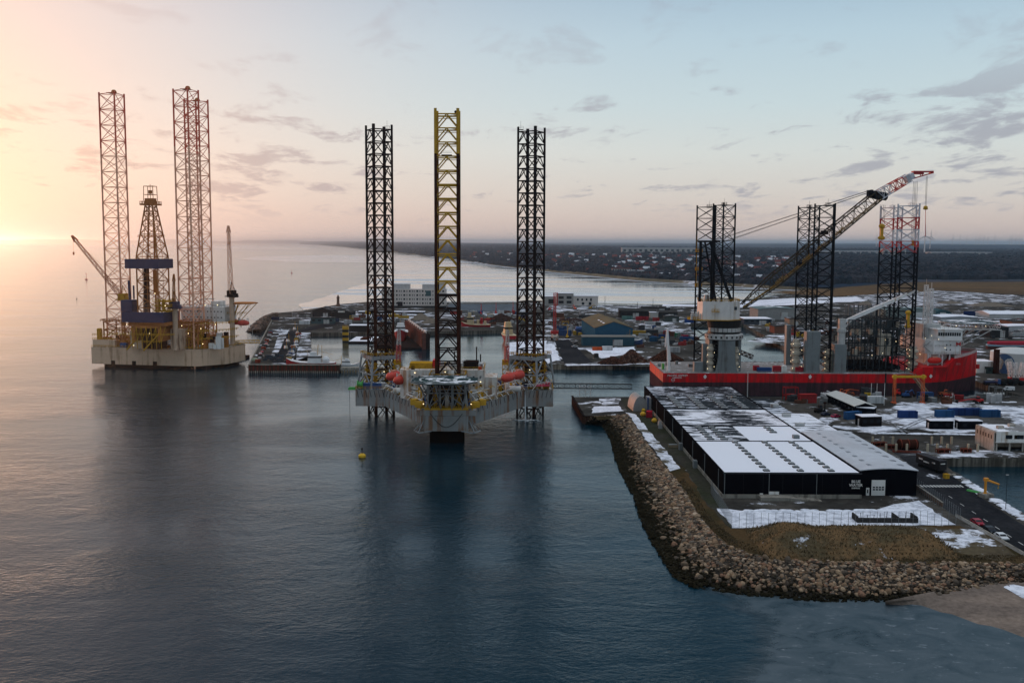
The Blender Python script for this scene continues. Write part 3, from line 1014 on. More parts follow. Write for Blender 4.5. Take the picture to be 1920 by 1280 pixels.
m_deck = M("deck_plate", (0.13, 0.14, 0.13), 0.8, var=0.3, snow=(0.25, 0.3))
m_glass = M("dark_glass", (0.012, 0.015, 0.02), 0.12)
m_lamp = EM("lamp_light", (1.0, 0.80, 0.45), 2.6)
m_wire = M("wire_rope", (0.05, 0.05, 0.05), 0.6)
m_rail = M("rail_grey", (0.35, 0.35, 0.34), 0.6)

def lamps(parent, pts, r=0.19):
    for p in pts:
        MB().ball(p, r, 6, 4).build("deck_lamp", m_lamp, parent)

def clutter(mb, n, x0, x1, y0, y1, z, r_, hmax=3.0, ks=1):
    for _ in range(n):
        mb.k = r_.randrange(ks)
        h = r_.uniform(.5, hmax)
        mb.cut()
        mb.box((r_.uniform(x0, x1), r_.uniform(y0, y1), z + h / 2), (r_.uniform(.6, 3), r_.uniform(.6, 3), h), r_.choice((0, 0, .5)))
    mb.k = 0

def leg4(root, c, half, rot, z0, z1, bay, mats, dark_z, single=False):
    """square lattice leg: braces in one mesh, four chords as sub-parts. mats = (brace top, brace low, chord top, chord low)"""
    cs = []
    for i, j in ((-1, -1), (1, -1), (1, 1), (-1, 1)):
        x, y = i * half, j * half
        cs.append(Vector((c[0] + x * math.cos(rot) - y * math.sin(rot), c[1] + x * math.sin(rot) + y * math.cos(rot), 0)))
    mb = MB()
    nb = int((z1 - z0) / bay)
    zt = z1 - 2.0
    for k in range(nb):
        zb, zu = zt - (k + 1) * bay, zt - k * bay
        mb.k = 0 if zu > dark_z[0] else 1
        for i in range(4):
            a, b_ = cs[i], cs[(i + 1) % 4]
            mid = (a + b_) / 2
            up = Vector((0, 0, zu))
            mb.bar(a + up, b_ + up, 0.26, 5)
            if single:
                mb.bar(a + up - Vector((0, 0, .75)), b_ + up - Vector((0, 0, .75)), 0.16, 4)
            mb.bar(a + Vector((0, 0, zb + .3)), mid + up, 0.24, 5)
            mb.bar(b_ + Vector((0, 0, zb + .3)), mid + up, 0.24, 5)
        for i in range(2):   # inner diamond
            a, b_ = (cs[i] + cs[i + 1]) / 2, (cs[(i + 1)] + cs[(i + 2) % 4]) / 2
            mb.bar(a + up, b_ + up, 0.13, 4)
    leg = mb.build("leg", [mats[0], mats[1]], root)
    for q in cs:
        ch = MB()
        ch.k = 1
        zc = dark_z[1]
        d = (q - Vector((c[0], c[1], 0))).normalized()
        for zz0, zz1, k in ((z0, zc, 1), (zc, z1, 0)):
            ch.k = k
            ch.bar(q + Vector((0, 0, zz0)), q + Vector((0, 0, zz1)), 0.50, 8)
            ch.box((q.x, q.y, (zz0 + zz1) / 2), (1.35, 0.22, zz1 - zz0), math.atan2(d.y, d.x) + math.pi / 2)
        ch.build("leg_chord", [mats[2], mats[3]], leg)
    return leg

# ---- the jack-up in the middle
rig = thing("jackup_rig", "grey three legged jack-up platform with one yellow topped leg and orange lifeboats", "jack-up rig", (-24.4, 420, 0))
O = Vector((-24.4, 420, 0))
def loc(v):
    return Vector(v) - O
ZB, ZT = 5.5, 12.6
poly = [(-42, 426), (-29.5, 426), (-9.5, 382), (-9.5, 374.5), (9.5, 374.5), (9.5, 382), (29.5, 426), (42, 426), (42, 450), (34, 456), (-34, 456), (-42, 450)]
hull = MB()
hull.prism([(x, y - 420) for x, y in poly], ZB, ZT)
# flared rim at the bow
hull.prism([(-11.2, -38), (-11.2, -46), (11.2, -46), (11.2, -38)], ZT - 2.2, ZT - 0.05)
hull.prism([(-8.2, -39), (-8.2, -46.6), (8.2, -46.6), (8.2, -39)], ZB - .8, ZT - 2.2)
h_ = part(hull, "hull", m_hull, rig)
MB().prism([(-6.4, -37), (-6.4, -45), (6.4, -45), (6.4, -37)], -2, ZB - .82).build("bow_shade_block", M("shade_black", (.004, .004, .004), .9), rig)  # black block added for the dark shade on the water under the bow
fb = MB()     # fender brackets down at the bow corners
for s in (-1, 1):
    for q in range(3):
        fb.bar((s * 8.4, -45.6 + q * 2, ZB + 3.2), (s * (10.5 + q), -46.5 + q * 3, ZB - 1.4), .22)
    fb.path([(s * 5.5, -47, ZB - .6), (s * 10, -46.6, ZB - 1.5), (s * 12.6, -41, ZB - 1.6)], .28)
fb.build("bow_fender", m_grey, h_)
rb = MB()     # triangular brackets along the side walls
for s in (-1, 1):
    for q in range(7):
        rb.bar((s * (30.5 + q * 1.8), 5.9, ZT - .3), (s * (30.5 + q * 1.8) - s * .6, 5.85, ZT - 3.2), .12)
    for q in range(12):
        u = q / 12
        x, y = s * (29.5 - 20 * u), 6 - 44 * u
        rb.bar((x + s * .1, y - .1, ZT - .2), (x + s * .5, y - .4, ZT - 2.4), .10)
rb.build("side_bracket", m_black, h_)
dk = MB()
dk.prism([(x * .985, (y - 420) * .985) for x, y in poly], ZT + .02, ZT + .12)
part(dk, "deck", m_deck, rig)
LEGC = [(-32.6, 18, R(30)), (32.4, 18, R(-30)), (0.0, -36, 0.0)]
leg4(rig, (-32.6, 18), 4.15, R(30), -3, 124.3, 5.15, (m_dark, m_dark, m_dark, m_brown), (62, 60))
leg4(rig, (32.4, 18), 4.15, R(-30), -3, 123.6, 5.15, (m_dark, m_dark, m_dark, m_brown), (62, 50))
leg4(rig, (0, -36), 4.15, 0, -3, 124.0, 5.15, (m_yel, m_dark, m_yel, m_brown), (58, 107.5), True)
# leg top platforms
for c in ((-32.6 + 3.5, 18), (32.4 - 4.6, 18)):
    MB().box((c[0], c[1], 122.6), (2.4, 2.4, .15)).rail([(c[0] - 1.1, c[1] - 1.1, 122.7), (c[0] + 1.1, c[1] - 1.1, 122.7), (c[0] + 1.1, c[1] + 1.1, 122.7)], 1.2, .05).bar((c[0], c[1], 122.6), (c[0], c[1], 126.2), .06).build("top_platform", m_dark, rig)
MB().box((0, -39.6, 106.9), (3.8, 1.6, .5)).rail([(-1.9, -40.4, 107.1), (1.9, -40.4, 107.1)], 1.2, .06).build("work_platform", m_dark, rig)
MB().box((3.2, -36, 121.8), (1.6, 1.6, .12)).ball((3.1, -36, 123.2), .55).build("beacon_platform", m_dark, rig)
# jacking houses
for i, (cx, cy, rot) in enumerate(LEGC):
    jh = MB()
    w_ = 6.4
    cs, sn = math.cos(rot), math.sin(rot)
    def T(x, y, z):
        return (cx + x * cs - y * sn, cy + x * sn + y * cs, z)
    zt_ = 26.0 if i < 2 else 24.0
    for a, b_ in ((-1, -1), (1, -1), (1, 1), (-1, 1)):
        jh.bar(T(a * (w_ + 1.3), b_ * (w_ + 1.3), ZT), T(a * w_, b_ * w_, zt_), .45, 6)
    for q in range(4):
        p0, p1 = [(-1, -1), (1, -1), (1, 1), (-1, 1)][q], [(1, -1), (1, 1), (-1, 1), (-1, -1)][q]
        m0 = ((p0[0] + p1[0]) / 2, (p0[1] + p1[1]) / 2)
        for zz, ww in ((18.5, w_ + .8),):
            jh.bar(T(p0[0] * ww, p0[1] * ww, zz), T(p1[0] * ww, p1[1] * ww, zz), .3)
        jh.bar(T(p0[0] * (w_ + .8), p0[1] * (w_ + .8), 18.5), T(m0[0] * w_, m0[1] * w_, 25.3), .28)
        jh.bar(T(p1[0] * (w_ + .8), p1[1] * (w_ + .8), 18.5), T(m0[0] * w_, m0[1] * w_, 25.3), .28)
        jh.bar(T(p0[0] * (w_ + 1.2), p0[1] * (w_ + 1.2), ZT), T(m0[0] * (w_ + .8), m0[1] * (w_ + .8), 18.5), .28)
        jh.bar(T(p1[0] * (w_ + 1.2), p1[1] * (w_ + 1.2), ZT), T(m0[0] * (w_ + .8), m0[1] * (w_ + .8), 18.5), .28)
        ax = Vector(T(p1[0] * w_, p1[1] * w_, 0)) - Vector(T(p0[0] * w_, p0[1] * w_, 0))
        c_ = T(m0[0] * w_, m0[1] * w_, zt_ - .5)
        jh.box(c_, (2 * w_ + .6, .7, 1.5), math.atan2(ax.y, ax.x))
    jo = jh.build("jacking_frame", m_grey, rig)
    rl = MB()
    cor = [T(-w_ - .3, -w_ - .3, zt_ + .3), T(w_ + .3, -w_ - .3, zt_ + .3), T(w_ + .3, w_ + .3, zt_ + .3), T(-w_ - .3, w_ + .3, zt_ + .3)]
    rl.rail(cor, 1.3, .13, 1.8, True)
    for zz in (15.6, 18.8, 21.8):
        cc = [T(x * (w_ - 1), y * (w_ - 1), zz) for x, y in ((-1, -1), (1, -1), (1, 1), (-1, 1))]
        rl.rail(cc, 1.1, .10, 2.2, True)
    rl.build("railing", m_yeld, jo)
    ju = MB()
    for a, b_ in ((-1, -1), (1, -1), (1, 1), (-1, 1)):
        for k in range(6):
            p = T(a * 4.5, b_ * 4.5, 14.2 + k * 1.7)
            ju.cut()
            ju.lathe(p, [(0, -.6), (.85, -.6), (.85, .6), (0, .6)], 10, 'y')
            ju.box((p[0], p[1], p[2]), (2.0, 1.6, .35), rot)
    ju.build_each("jacking_motor", m_yeld, jo)
# accommodation block behind the front leg
acc = MB()
acc.bx(-16.5, 13.5, -22, -6, ZT, 24.6)
acc.prism([(-20.5, -16), (-16.5, -22), (-16.5, -6), (-20.5, -8)], ZT, 24.2)
acc.bx(13.5, 18.5, -20, -7, ZT, 21.5)
ao = acc.build("accommodation_block", M("cream_wall", (0.60, 0.57, 0.53), .6, stripes=(1.4, 'X'), streak=((0.30, 0.14, 0.05), .14, .6)), rig)
wn = MB()
for z in (15.4, 18.6, 21.8):
    for k in range(11):
        wn.cut()
        wn.box((-15 + k * 2.7, -22.03, z), (.8, .12, .9))
wn.build_each("cabin_window", m_glass, ao)
rf = MB()
rf.rail([(-16.4, -21.9, 24.6), (13.4, -21.9, 24.6), (13.4, -6.1, 24.6), (-16.4, -6.1, 24.6)], 1.2, .09, 2, True)
rf.rail([(-20.4, -16, 24.2), (-16.5, -22, 24.2)], 1.2, .09)
rf.rail([(-16.4, -22.6, 18), (13.4, -22.6, 18)], 1.1, .08)
rf.build("railing", m_yeld, ao)
mods = MB()
mats5 = [m_yeld, m_lgrey, m_white, m_dark, m_red]
r_ = random.Random(21)
for x, w2, h2, k in ((-12, 9, 2.2, 0), (-6, 2.6, 3.4, 4), (3, 5, 2.2, 1), (8, 6, 2.8, 3), (11.5, 2.4, 2.0, 1)):
    mods.k = k
    mods.cut()
    mods.bx(x - w2 / 2, x + w2 / 2, -18, -11, 24.62, 24.6 + h2)
for _ in range(16):
    mods.k = r_.randrange(5)
    x, y, h2 = r_.uniform(-15, 12), r_.uniform(-21, -8), r_.uniform(.6, 1.6)
    mods.cut()
    mods.box((x, y, 24.63 + h2 / 2), (r_.uniform(.6, 2), r_.uniform(.6, 2), h2))
mods.build_each("roof_unit", mats5, rig)
ex = MB()
for x, y, h2 in ((-5, -12, 8.5), (10, -10, 8), (11.6, -10, 5), (1, -9, 6)):
    ex.cut()
    ex.bar((x, y, 24.6), (x, y, 24.6 + h2), .28, 8)
MB().ball((5, -14, 27.5), .8).bar((5, -14, 24.6), (5, -14, 27), .12).build("radar_dome", m_white, rig)
ex.build_each("exhaust_stack", m_dark, rig)
# deck modules, pipes, tanks
cl = MB()
mats6 = [m_lgrey, m_white, m_yeld, m_dark, m_blue, m_brown]
clutter(cl, 34, -26, 26, 2, 30, ZT + .1, r_, 3.4, 6)
clutter(cl, 14, -40, -26, 8, 12, ZT + .1, r_, 2.6, 6)
clutter(cl, 14, 26, 40, 8, 12, ZT + .1, r_, 2.6, 6)
for s in (-1, 1):
    for q in range(16):
        u = q / 16
        x, y = s * (27.6 - 20 * u), 4 - 44 * u
        if y < -40:
            continue
        cl.k = r_.randrange(6)
        h2 = r_.uniform(1.2, 5.5)
        cl.cut()
        cl.box((x - s * r_.uniform(1, 5), y + 3, ZT + .1 + h2 / 2), (r_.uniform(1, 3), r_.uniform(1, 3), h2), s * R(24))
for q in range(22):       # gear packed along the bow under the helideck
    cl.cut()
    cl.k = (2, 1, 3, 2, 0)[q % 5]
    h2 = r_.uniform(1.0, 6.0)
    x = r_.uniform(-14, 14)
    cl.box((x, -44 + abs(x) * 1.3 + r_.uniform(0, 3), ZT + .1 + h2 / 2), (r_.uniform(.7, 2), r_.uniform(.7, 2), h2))
cl.build_each("deck_equipment", mats6, rig)
bl = MB()
bl.cut()
bl.bx(-39, -36, 7.5, 10, ZT + .12, 15.1)
bl.cut()
bl.bx(-35, -30.6, 7.2, 9.8, ZT + .12, 15.1)
bl.build_each("blue_container", m_blue, rig)
gr = MB()
gr.lathe((-40.2, 8, 14.4), [(0, -1.2), (1.9, -1.2), (1.9, -.9), (1.2, -.8), (1.2, .8), (1.9, .9), (1.9, 1.2), (0, 1.2)], 16, 'x')
gr.box((-43.6, 7.5, 12.9), (3.6, 1.6, 1.2), 0, (.7, .7))
gr.build("hose_reel", m_green, rig)
pp = MB()
pp.k = 0
for s in (-1, 1):
    for q in range(9):
        u = q / 9 + .04
        x, y = s * (29.5 - 20 * u), 6 - 44 * u
        pp.bar((x + s * 1.2, y - 1, ZT + .6), (x - s * 3.4, y + 2, ZT + 5.4), .15)
        pp.bar((x - s * 1.0, y, ZT), (x - s * 1.0, y, ZT + 4.6), .13)
    pp.path([(s * 29, 5, ZT + 2.2), (s * 10, -37, ZT + 2.2)], .22, 6)
    pp.path([(s * 27, 6, ZT + 4.4), (s * 9, -34, ZT + 4.4)], .16, 6)
    pp.path([(s * 28.6, 6, ZT + 1.1), (s * 9.6, -36, ZT + 1.1)], .16, 6)
for s in (-1, 1):
    for q in range(34):
        u = q / 34 + .01
        x, y = s * (29.0 - 20 * u), 5.5 - 44 * u
        z = ZT + r_.uniform(.5, 6)
        pp.k = r_.choice((0, 0, 1, 1, 2))
        if q % 2:
            pp.bar((x - s * r_.uniform(0, 4), y + r_.uniform(0, 3), ZT), (x - s * r_.uniform(0, 4), y + r_.uniform(0, 3), z + 1), r_.uniform(.08, .18))
        else:
            pp.bar((x + s * .6, y - .6, z), (x - s * 1.6 + s * r_.uniform(-2, 2), y + r_.uniform(-3, 3), z + r_.uniform(-1, 1)), r_.uniform(.08, .2))
pp.k = 0
pp.build("side_pipework", [m_white, m_yel, m_dark], rig)
tk = MB()
tk.cut()
tk.lathe((-21, -10.2, 14.6), [(0, -3), (1.0, -3), (1.3, -2.4), (1.3, 2.4), (1.0, 3), (0, 3)], 12, 'x')
tk.cut()
tk.lathe((25.5, -3.5, 14.6), [(0, -2.6), (1.0, -2.6), (1.2, -2), (1.2, 2), (1.0, 2.6), (0, 2.6)], 12, 'x')
tk.build_each("pressure_tank", m_white, rig)
yr = MB()
edge_pts = [(x * 1.0, y - 420, ZT + .1) for x, y in poly]
yr.rail(edge_pts, 1.2, .10, 2.0, True)
yr.rail([(-11, -45.8, ZT), (11, -45.8, ZT)], 1.3, .15, 1.4)
yr.rail([(-20, 0, ZT + 5), (-10, -30, ZT + 5)], 1.1, .1)
yr.rail([(20, 0, ZT + 5), (10, -30, ZT + 5)], 1.1, .1)
yr.build("railing", m_yeld, rig)
yb = MB()
for s in (-1, 1):
    yb.box((s * 10.5, -40, ZT + 1.2), (3, 2.4, 2.2), s * .4)
    yb.box((s * 12.8, -34, ZT + 1.2), (2.4, 3.4, 2.2), s * .4)
    for k in range(4):
        yb.bar((s * (2 + k * 2.6), -45.4, ZT), (s * (2 + k * 2.6), -45.4, ZT + 2.2), .2)
yb.bx(-8.2, 8.2, -46.2, -45.3, ZT + .02, ZT + .8)
yb.build("bow_barrier", m_yel, rig)
# helideck over the bow
hd = MB()
HZ = 25.2
oc = [(12.9 * math.cos(math.pi / 8 + k * math.pi / 4), -54 + 12.9 * math.sin(math.pi / 8 + k * math.pi / 4)) for k in range(8)]
hd.prism(oc, HZ - .5, HZ)
ho = hd.build("helideck", M("helideck_green", (0.030, 0.050, 0.052), .8, var=.3, scale=.3, snow=(.36, .16)), rig)
nt_ = MB()
oc2 = [(x * 1.0 + (x) * .11, (y + 54) * 1.11 - 54) for x, y in oc]
for k in range(8):
    a, b_ = oc[k], oc[(k + 1) % 8]
    a2, b2 = oc2[k], oc2[(k + 1) % 8]
    nt_.path([(a2[0], a2[1], HZ + .15), (b2[0], b2[1], HZ + .15)], .09)
    for q in range(5):
        u = q / 4
        nt_.bar((a[0] + (b_[0] - a[0]) * u, a[1] + (b_[1] - a[1]) * u, HZ - .1), (a2[0] + (b2[0] - a2[0]) * u, a2[1] + (b2[1] - a2[1]) * u, HZ + .15), .06)
nt_.build("safety_net", m_rail, ho)
mk = MB()
rr = [(9.5, 8.9), ]
for k in range(24):
    a0, a1 = 2 * math.pi * k / 24, 2 * math.pi * (k + 1) / 24
    mk.add([(9.5 * math.cos(a0), -54 + 9.5 * math.sin(a0), HZ + .02), (9.5 * math.cos(a1), -54 + 9.5 * math.sin(a1), HZ + .02), (8.8 * math.cos(a1), -54 + 8.8 * math.sin(a1), HZ + .02), (8.8 * math.cos(a0), -54 + 8.8 * math.sin(a0), HZ + .02)], [(0, 1, 2, 3)])
for x0, x1, y0, y1 in ((-4.6, -3.1, -58, -50), (3.1, 4.6, -58, -50), (-3.1, 3.1, -54.7, -53.3)):
    mk.add([(x0, y0, HZ + .025), (x1, y0, HZ + .025), (x1, y1, HZ + .025), (x0, y1, HZ + .025)], [(0, 1, 2, 3)])
mk.build("deck_marking", M("worn_white_marking", (0.55, 0.58, 0.58), .8, var=.4, scale=.5, streak=((0.07, 0.1, 0.09), .22, .35)), ho)
hs = MB()
for x in (-7, -2.4, 2.4, 7):
    hs.bar((x, -46, HZ - .6), (x, -44.5, ZT), .32, 6)
    hs.bar((x * 1.25, -62, HZ - .6), (x * .85, -46, ZT + .5), .28, 6)
    hs.bar((x * 1.25, -56, HZ - .6), (x, -46, ZT + 6), .22, 6)
for x0, x1 in ((-7, -2.4), (2.4, 7), (-2.4, 2.4)):
    hs.bar((x0, -45, ZT), (x1, -45.5, HZ - 1), .2)
    hs.bar((x1, -45, ZT), (x0, -45.5, HZ - 1), .2)
for y in (-62, -57, -51, -46):
    hs.bar((-10, y, HZ - .7), (10, y, HZ - .7), .25)
hs.path([(-9, -46, HZ - 5), (9, -46, HZ - 5)], .2)
hs.build("helideck_truss", m_grey, ho)
# things just behind the helideck
cb = MB()
cb.k = 0
cb.box((1.6, -41, ZT + 12.6), (2.0, 1.6, 3.4))
cb.k = 1
cb.box((1.6, -41.1, ZT + 10.2), (2.4, 1.8, 1.6))
cb.rail([(-7, -41.2, ZT + 10.8), (7, -41.2, ZT + 10.8)], 1.2, .13, 1.4)
cb.box((-5, -40.6, ZT + 10.6), (6, .8, .5))
cb.k = 2
cb.ball((3.9, -41, ZT + 12.0), .7)
cb.k = 0
cb.box((-8.6, -40, ZT + 9.6), (3.2, 3, 4.6), .2, (.6, .8))
cb.k = 3
cb.bx(-8, 8, -41, -39.4, ZT, ZT + 9.4)  # dark box standing in for the shaded space behind the truss
cb.build("bridge_wing", [m_white, m_yel, m_red, m_dark], rig)
# lifeboats with davits
def lifeboat(parent, c, rz, L=8.0, mat=None):
    rings = []
    cs, sn = math.cos(rz), math.sin(rz)
    for u, rr in ((-1, .12), (-.86, .6), (-.6, .92), (0, 1), (.6, .92), (.86, .62), (1, .15)):
        ring = []
        for k in range(10):
            a = 2 * math.pi * k / 10
            x, y, z = u * L / 2, rr * L * .23 * math.cos(a), rr * L * .235 * math.sin(a) * (1.0 if math.sin(a) > 0 else .85)
            ring.append((c[0] + x * cs - y * sn, c[1] + x * sn + y * cs, c[2] + z))
        rings.append(ring)
    o = MB().loft(rings).build("lifeboat", mat or m_orange, parent, smooth=True)
    p2 = MB()
    p2.box((c[0], c[1], c[2] + L * .235), (L * .34, 1.3, .7), rz)
    p2.build("lifeboat_canopy", M("pale_orange", (.62, .28, .2), .5), o)
    d2 = MB()
    for u in (-.32, .32):
        x, y = c[0] + u * L * cs, c[1] + u * L * sn
        d2.path([(x - sn * -2.2, y + cs * 2.2, c[2] - 3), (x + sn * -.0, y + cs * 1.6, c[2] + 2.6), (x, y, c[2] + 3.0), (x, y, c[2] + 1.4)], .2, 5)
    d2.build("davit", m_white, parent)
for s, uu in ((-1, .30), (-1, .50), (1, .16), (1, .36)):
    x, y = s * (29.5 - 20 * uu), 6 - 44 * uu
    lifeboat(rig, (x + s * .6, y - .5, 20.2 - abs(uu - .3) * 2), s * R(-62) if s < 0 else R(62), 9.0)
# deck cranes with near-vertical lattice booms
for cx, cy, tipx, tipz in ((-24.4, 9, -23.2, 38.5), (21.6, 10, 22.6, 38.0)):
    cr = MB()
    cr.k = 0
    cr.truss((cx, cy, ZT), (cx, cy, 23), 2.4, 2.4, 5, .18, .12)
    cr.box((cx, cy, 24), (2.8, 3.2, 2))
    co = cr.build("deck_crane", [m_yeld], rig)
    bo = MB()
    a, b_ = Vector((cx + .4, cy - 1, 24)), Vector((tipx, cy - 3, tipz))
    bo.k = 0
    mid = a.lerp(b_, .52)
    bo.truss(a, mid, 1.6, 1.5, 6, .14, .09)
    bo.k = 1
    bo.truss(mid, b_, 1.5, .7, 6, .14, .09)
    bo.build("crane_boom", [M("boom_red", (.38, .06, .07), .5), m_lgrey], co)
# boarding gangway, water jet
gw = MB()
gw.truss((42, 8, 14.2), (75, 4, 14.6), 2.0, 2.0, 14, .13, .09)
gw.build("boarding_gangway", m_black, rig)
rh = MB()
rh.box((37.5, 6.6, 14.8), (6.2, 2.0, 1.0), .05, (.8, .6))
rh.ball((39.6, 6.6, 15.5), (1.4, .9, .6))
rh.build("rescue_boat", M("rescue_pink", (.45, .05, .08), .5), rig)
wg = MB()
wg.rail([(31, 5.7, ZT + 1.0), (42, 5.7, ZT + 3.2)], 1.2, .1, 1.2)
wg.path([(33, 5.6, ZT), (36, 5.6, ZT + 4)], .15)
wg.build("access_stair", m_white, rig)
jet = MB()
jx = PX(985, 425) + 24.4
for q in range(8):
    jet.bar((jx + q * .02, 5.6 - q * .15, 12.0 - q * 1.45), (jx + (q + 1) * .02, 5.6 - (q + 1) * .15, 12.0 - (q + 1) * 1.45), .10 + q * .035, 6, .13 + q * .035)
for k in range(60):
    a, rr = r_.uniform(0, 6.28), abs(r_.gauss(0, 2.2))
    jet.ball((jx + rr * math.cos(a) * 1.5, 4.3 + rr * math.sin(a), .05), (r_.uniform(.3, .9), r_.uniform(.2, .5), r_.uniform(.04, .15)), 6, 3)
jo = jet.build("water_discharge", M("white_water", (.62, .66, .68), .4), rig)
lamps(rig, [(-14, -22.3, 23.5), (-2, -22.3, 23.9), (6, -22.3, 23.6), (12, -22.3, 20), (-30, 8, 20), (32, 8, 21), (-9, -41, ZT + 1.5), (9, -41, ZT + 1.5), (18, -10, 17), (-16, -18, 18), (-22, -3, 17.5), (24, -4, 18)])
ca = MB()
ca.path([(-6, -46.7, ZT - 1.2)] + [(-6 + 12 * k / 8, -46.8, ZT - 1.2 - 5.2 * math.sin(math.pi * k / 8)) for k in range(1, 8)] + [(6, -46.7, ZT - 1.2)], .12)
ca.bar((-44.6, 7, 12.6), (-44.6, 7, -1), .10)
ca.build("mooring_hose", m_black, rig)

# ---- the drilling jack-up on the sunset side
rz = R(-10)
rig2 = thing("drilling_rig", "pale drilling platform with tall derrick, navy panels and three lattice legs in sunset glow", "drilling rig", (-208, 618, 0), rz)
O2 = Vector((-208, 618, 0))
RM = Matrix.Rotation(-rz, 3, 'Z')
def L2(p):
    return RM @ (Vector(p) - O2)
m_wgrey = M('grey_sunset_tint', (0.50, 0.36, 0.26), .55, var=.15, streak=(RUST, .05))  # rig grey warmed by sunset glow put into the colour
m_h2 = M("hull_sunset_tint", (0.58, 0.41, 0.29), .55, var=.1, scale=.1, streak=((.26, .16, .09), .09, .4))  # pinkish: sunset glow mixed into a whiter hull colour
m_leg2 = M("leg_sunset_tint", (0.72, 0.38, 0.25), .55, var=.25)  # pale legs with the sunset glow painted into their colour
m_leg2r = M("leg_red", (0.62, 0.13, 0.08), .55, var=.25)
m_steel2 = M("tan_steel", (0.34, 0.13, 0.04), .6, var=.35)  # tan steel, pushed further to orange by painted sunset glow
A = L2(P(370, 687.5, 1.6))
B = L2(P(177, 681.5, 1.6))
C_ = L2(P(437, 677, 1.6))
H2B, H2T = 1.9, 11.8
hp2 = [(B.x, A.y - .5), (A.x, A.y - .5), (A.x + 12, A.y + 14), (A.x + 14.5, A.y + 34), (8, 52), (-8, 52), (B.x - 2, A.y + 22)]
hm2 = MB().prism(hp2, H2B, H2T)
hm2.prism([(x * 1.004, y * 1.006) for x, y in hp2], H2T - .7, H2T)
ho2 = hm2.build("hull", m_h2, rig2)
nt2 = MB()
for x in (B.x + 14, B.x + 27.5, B.x + 41):
    nt2.cut()
    nt2.box((x, A.y - .55, H2B + 1.1), (2.4, .5, 2.3))
nt2.build_each("hull_recess", m_dark, ho2)
kl = MB()
kl.bx(B.x + 6, A.x + 4, A.y + 3, 40, -1.5, H2B - .02)
kl.build("under_hull_block", m_dark, rig2)  # dark block filling the gap between hull and water
MB().prism([(x * .98, y * .98) for x, y in hp2], H2T + .02, H2T + .1).build("deck", m_deck, rig2)
def leg3(root, c, s, rot, z0, z1, bay, mats, zsplit, rc=.45, rb_=.22, name="leg", bands=None):
    cs = [Vector((c[0] + s / math.sqrt(3) * math.cos(rot + k * 2 * math.pi / 3), c[1] + s / math.sqrt(3) * math.sin(rot + k * 2 * math.pi / 3), 0)) for k in range(3)]
    def mi(z):
        if bands:
            for zz, k in bands:
                if z > zz:
                    return k
            return len(mats) - 1
        return 0 if z > zsplit else 1
    mb = MB()
    nb = int((z1 - z0) / bay)
    for k in range(nb):
        zu, zb = z1 - k * bay - .4, z1 - (k + 1) * bay - .4
        mb.k = mi((zu + zb) / 2)
        for i in range(3):
            a, b_ = cs[i], cs[(i + 1) % 3]
            U, D = Vector((0, 0, zu)), Vector((0, 0, zb))
            mb.bar(a + U, b_ + U, rb_, 5)
            mb.bar(a + U, b_ + D, rb_, 5)
            mb.bar(a + D, b_ + U, rb_, 5)
    leg = mb.build(name, mats, root)
    for q in cs:
        ch = MB()
        nseg = max(1, int((z1 - z0) / (bay / 2)))
        for k in range(nseg):
            za, zb = z0 + (z1 - z0) * k / nseg, z0 + (z1 - z0) * (k + 1) / nseg
            ch.k = mi((za + zb) / 2)
            ch.bar(q + Vector((0, 0, za)), q + Vector((0, 0, zb + (.6 if k == nseg - 1 else 0))), rc, 7)
        ch.build("leg_chord", mats, leg)
    return leg
D_LEGS = [(P(222, 640, 0), 611, 222), (None, 600, 358), (None, 642, 379)]
for Y, cx_top, rot, ztop in ((611, 211, R(68), 161.8), (600, 349.5, R(62), 162.5), (642, 367, R(118), 161.6)):
    xw = PX(cx_top, Y)
    # centre of the top as seen there: move to the true plumb line at that height
    q = Q(cx_top, 185, Y)
    l_ = L2((q.x, Y, 0))
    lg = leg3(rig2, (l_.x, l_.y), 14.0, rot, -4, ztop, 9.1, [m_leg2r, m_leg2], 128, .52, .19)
    MB().box((l_.x, l_.y, ztop + .1), (5, 5, .3)).lathe((l_.x + 1, l_.y, ztop + .3), [(1.6, 0), (1.6, .4), (1.1, 1.4), (.5, 1.7)], 10).build("leg_cap", m_steel2, lg)
    jb = MB()
    jb.truss((l_.x, l_.y, H2T), (l_.x, l_.y, 27), 13.5, 13.5, 3, .45, .3)
    jb.rail([(l_.x - 8, l_.y - 8, 27), (l_.x + 8, l_.y - 8, 27), (l_.x + 8, l_.y + 8, 27), (l_.x - 8, l_.y + 8, 27)], 1.3, .16, 2, True)
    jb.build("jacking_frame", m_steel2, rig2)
# cantilever, drill floor and derrick
ds = L2(Q(288, 560, 590))
dx, dy = ds.x, ds.y
ct = MB()
ct.bx(dx - 9, dx - 7, dy - 9, dy + 44, 17.5, 26)
ct.bx(dx + 7, dx + 9, dy - 9, dy + 44, 17.5, 26)
ct.bx(dx - 9, dx + 9, dy - 9, dy + 40, 25, 26.3)
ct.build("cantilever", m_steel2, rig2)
ct = MB()
r_ = random.Random(4)
for k in range(7):
    ct.bar((dx - 9 + k * 3, dy - 9.2, 26), (dx - 9 + k * 3, dy - 8.8, 13), .22)
    ct.bar((dx - 9 + k * 3, dy - 9.1, 17), (dx - 6 + k * 3, dy - 9.1, 26), .16)
ct.rail([(dx - 24, dy - 8, 20.5), (dx - 9, dy - 9.4, 20.5), (dx + 9, dy - 9.4, 20.5), (dx + 16, dy - 6, 20.5)], 1.4, .16, 1.8)
ct.rail([(dx - 10, dy - 9.4, 16.5), (dx + 10, dy - 9.4, 16.5)], 1.3, .14, 1.8)
ct.bar((dx - 2, dy - 9.4, 12), (dx + 8, dy - 9.4, 22), .5)
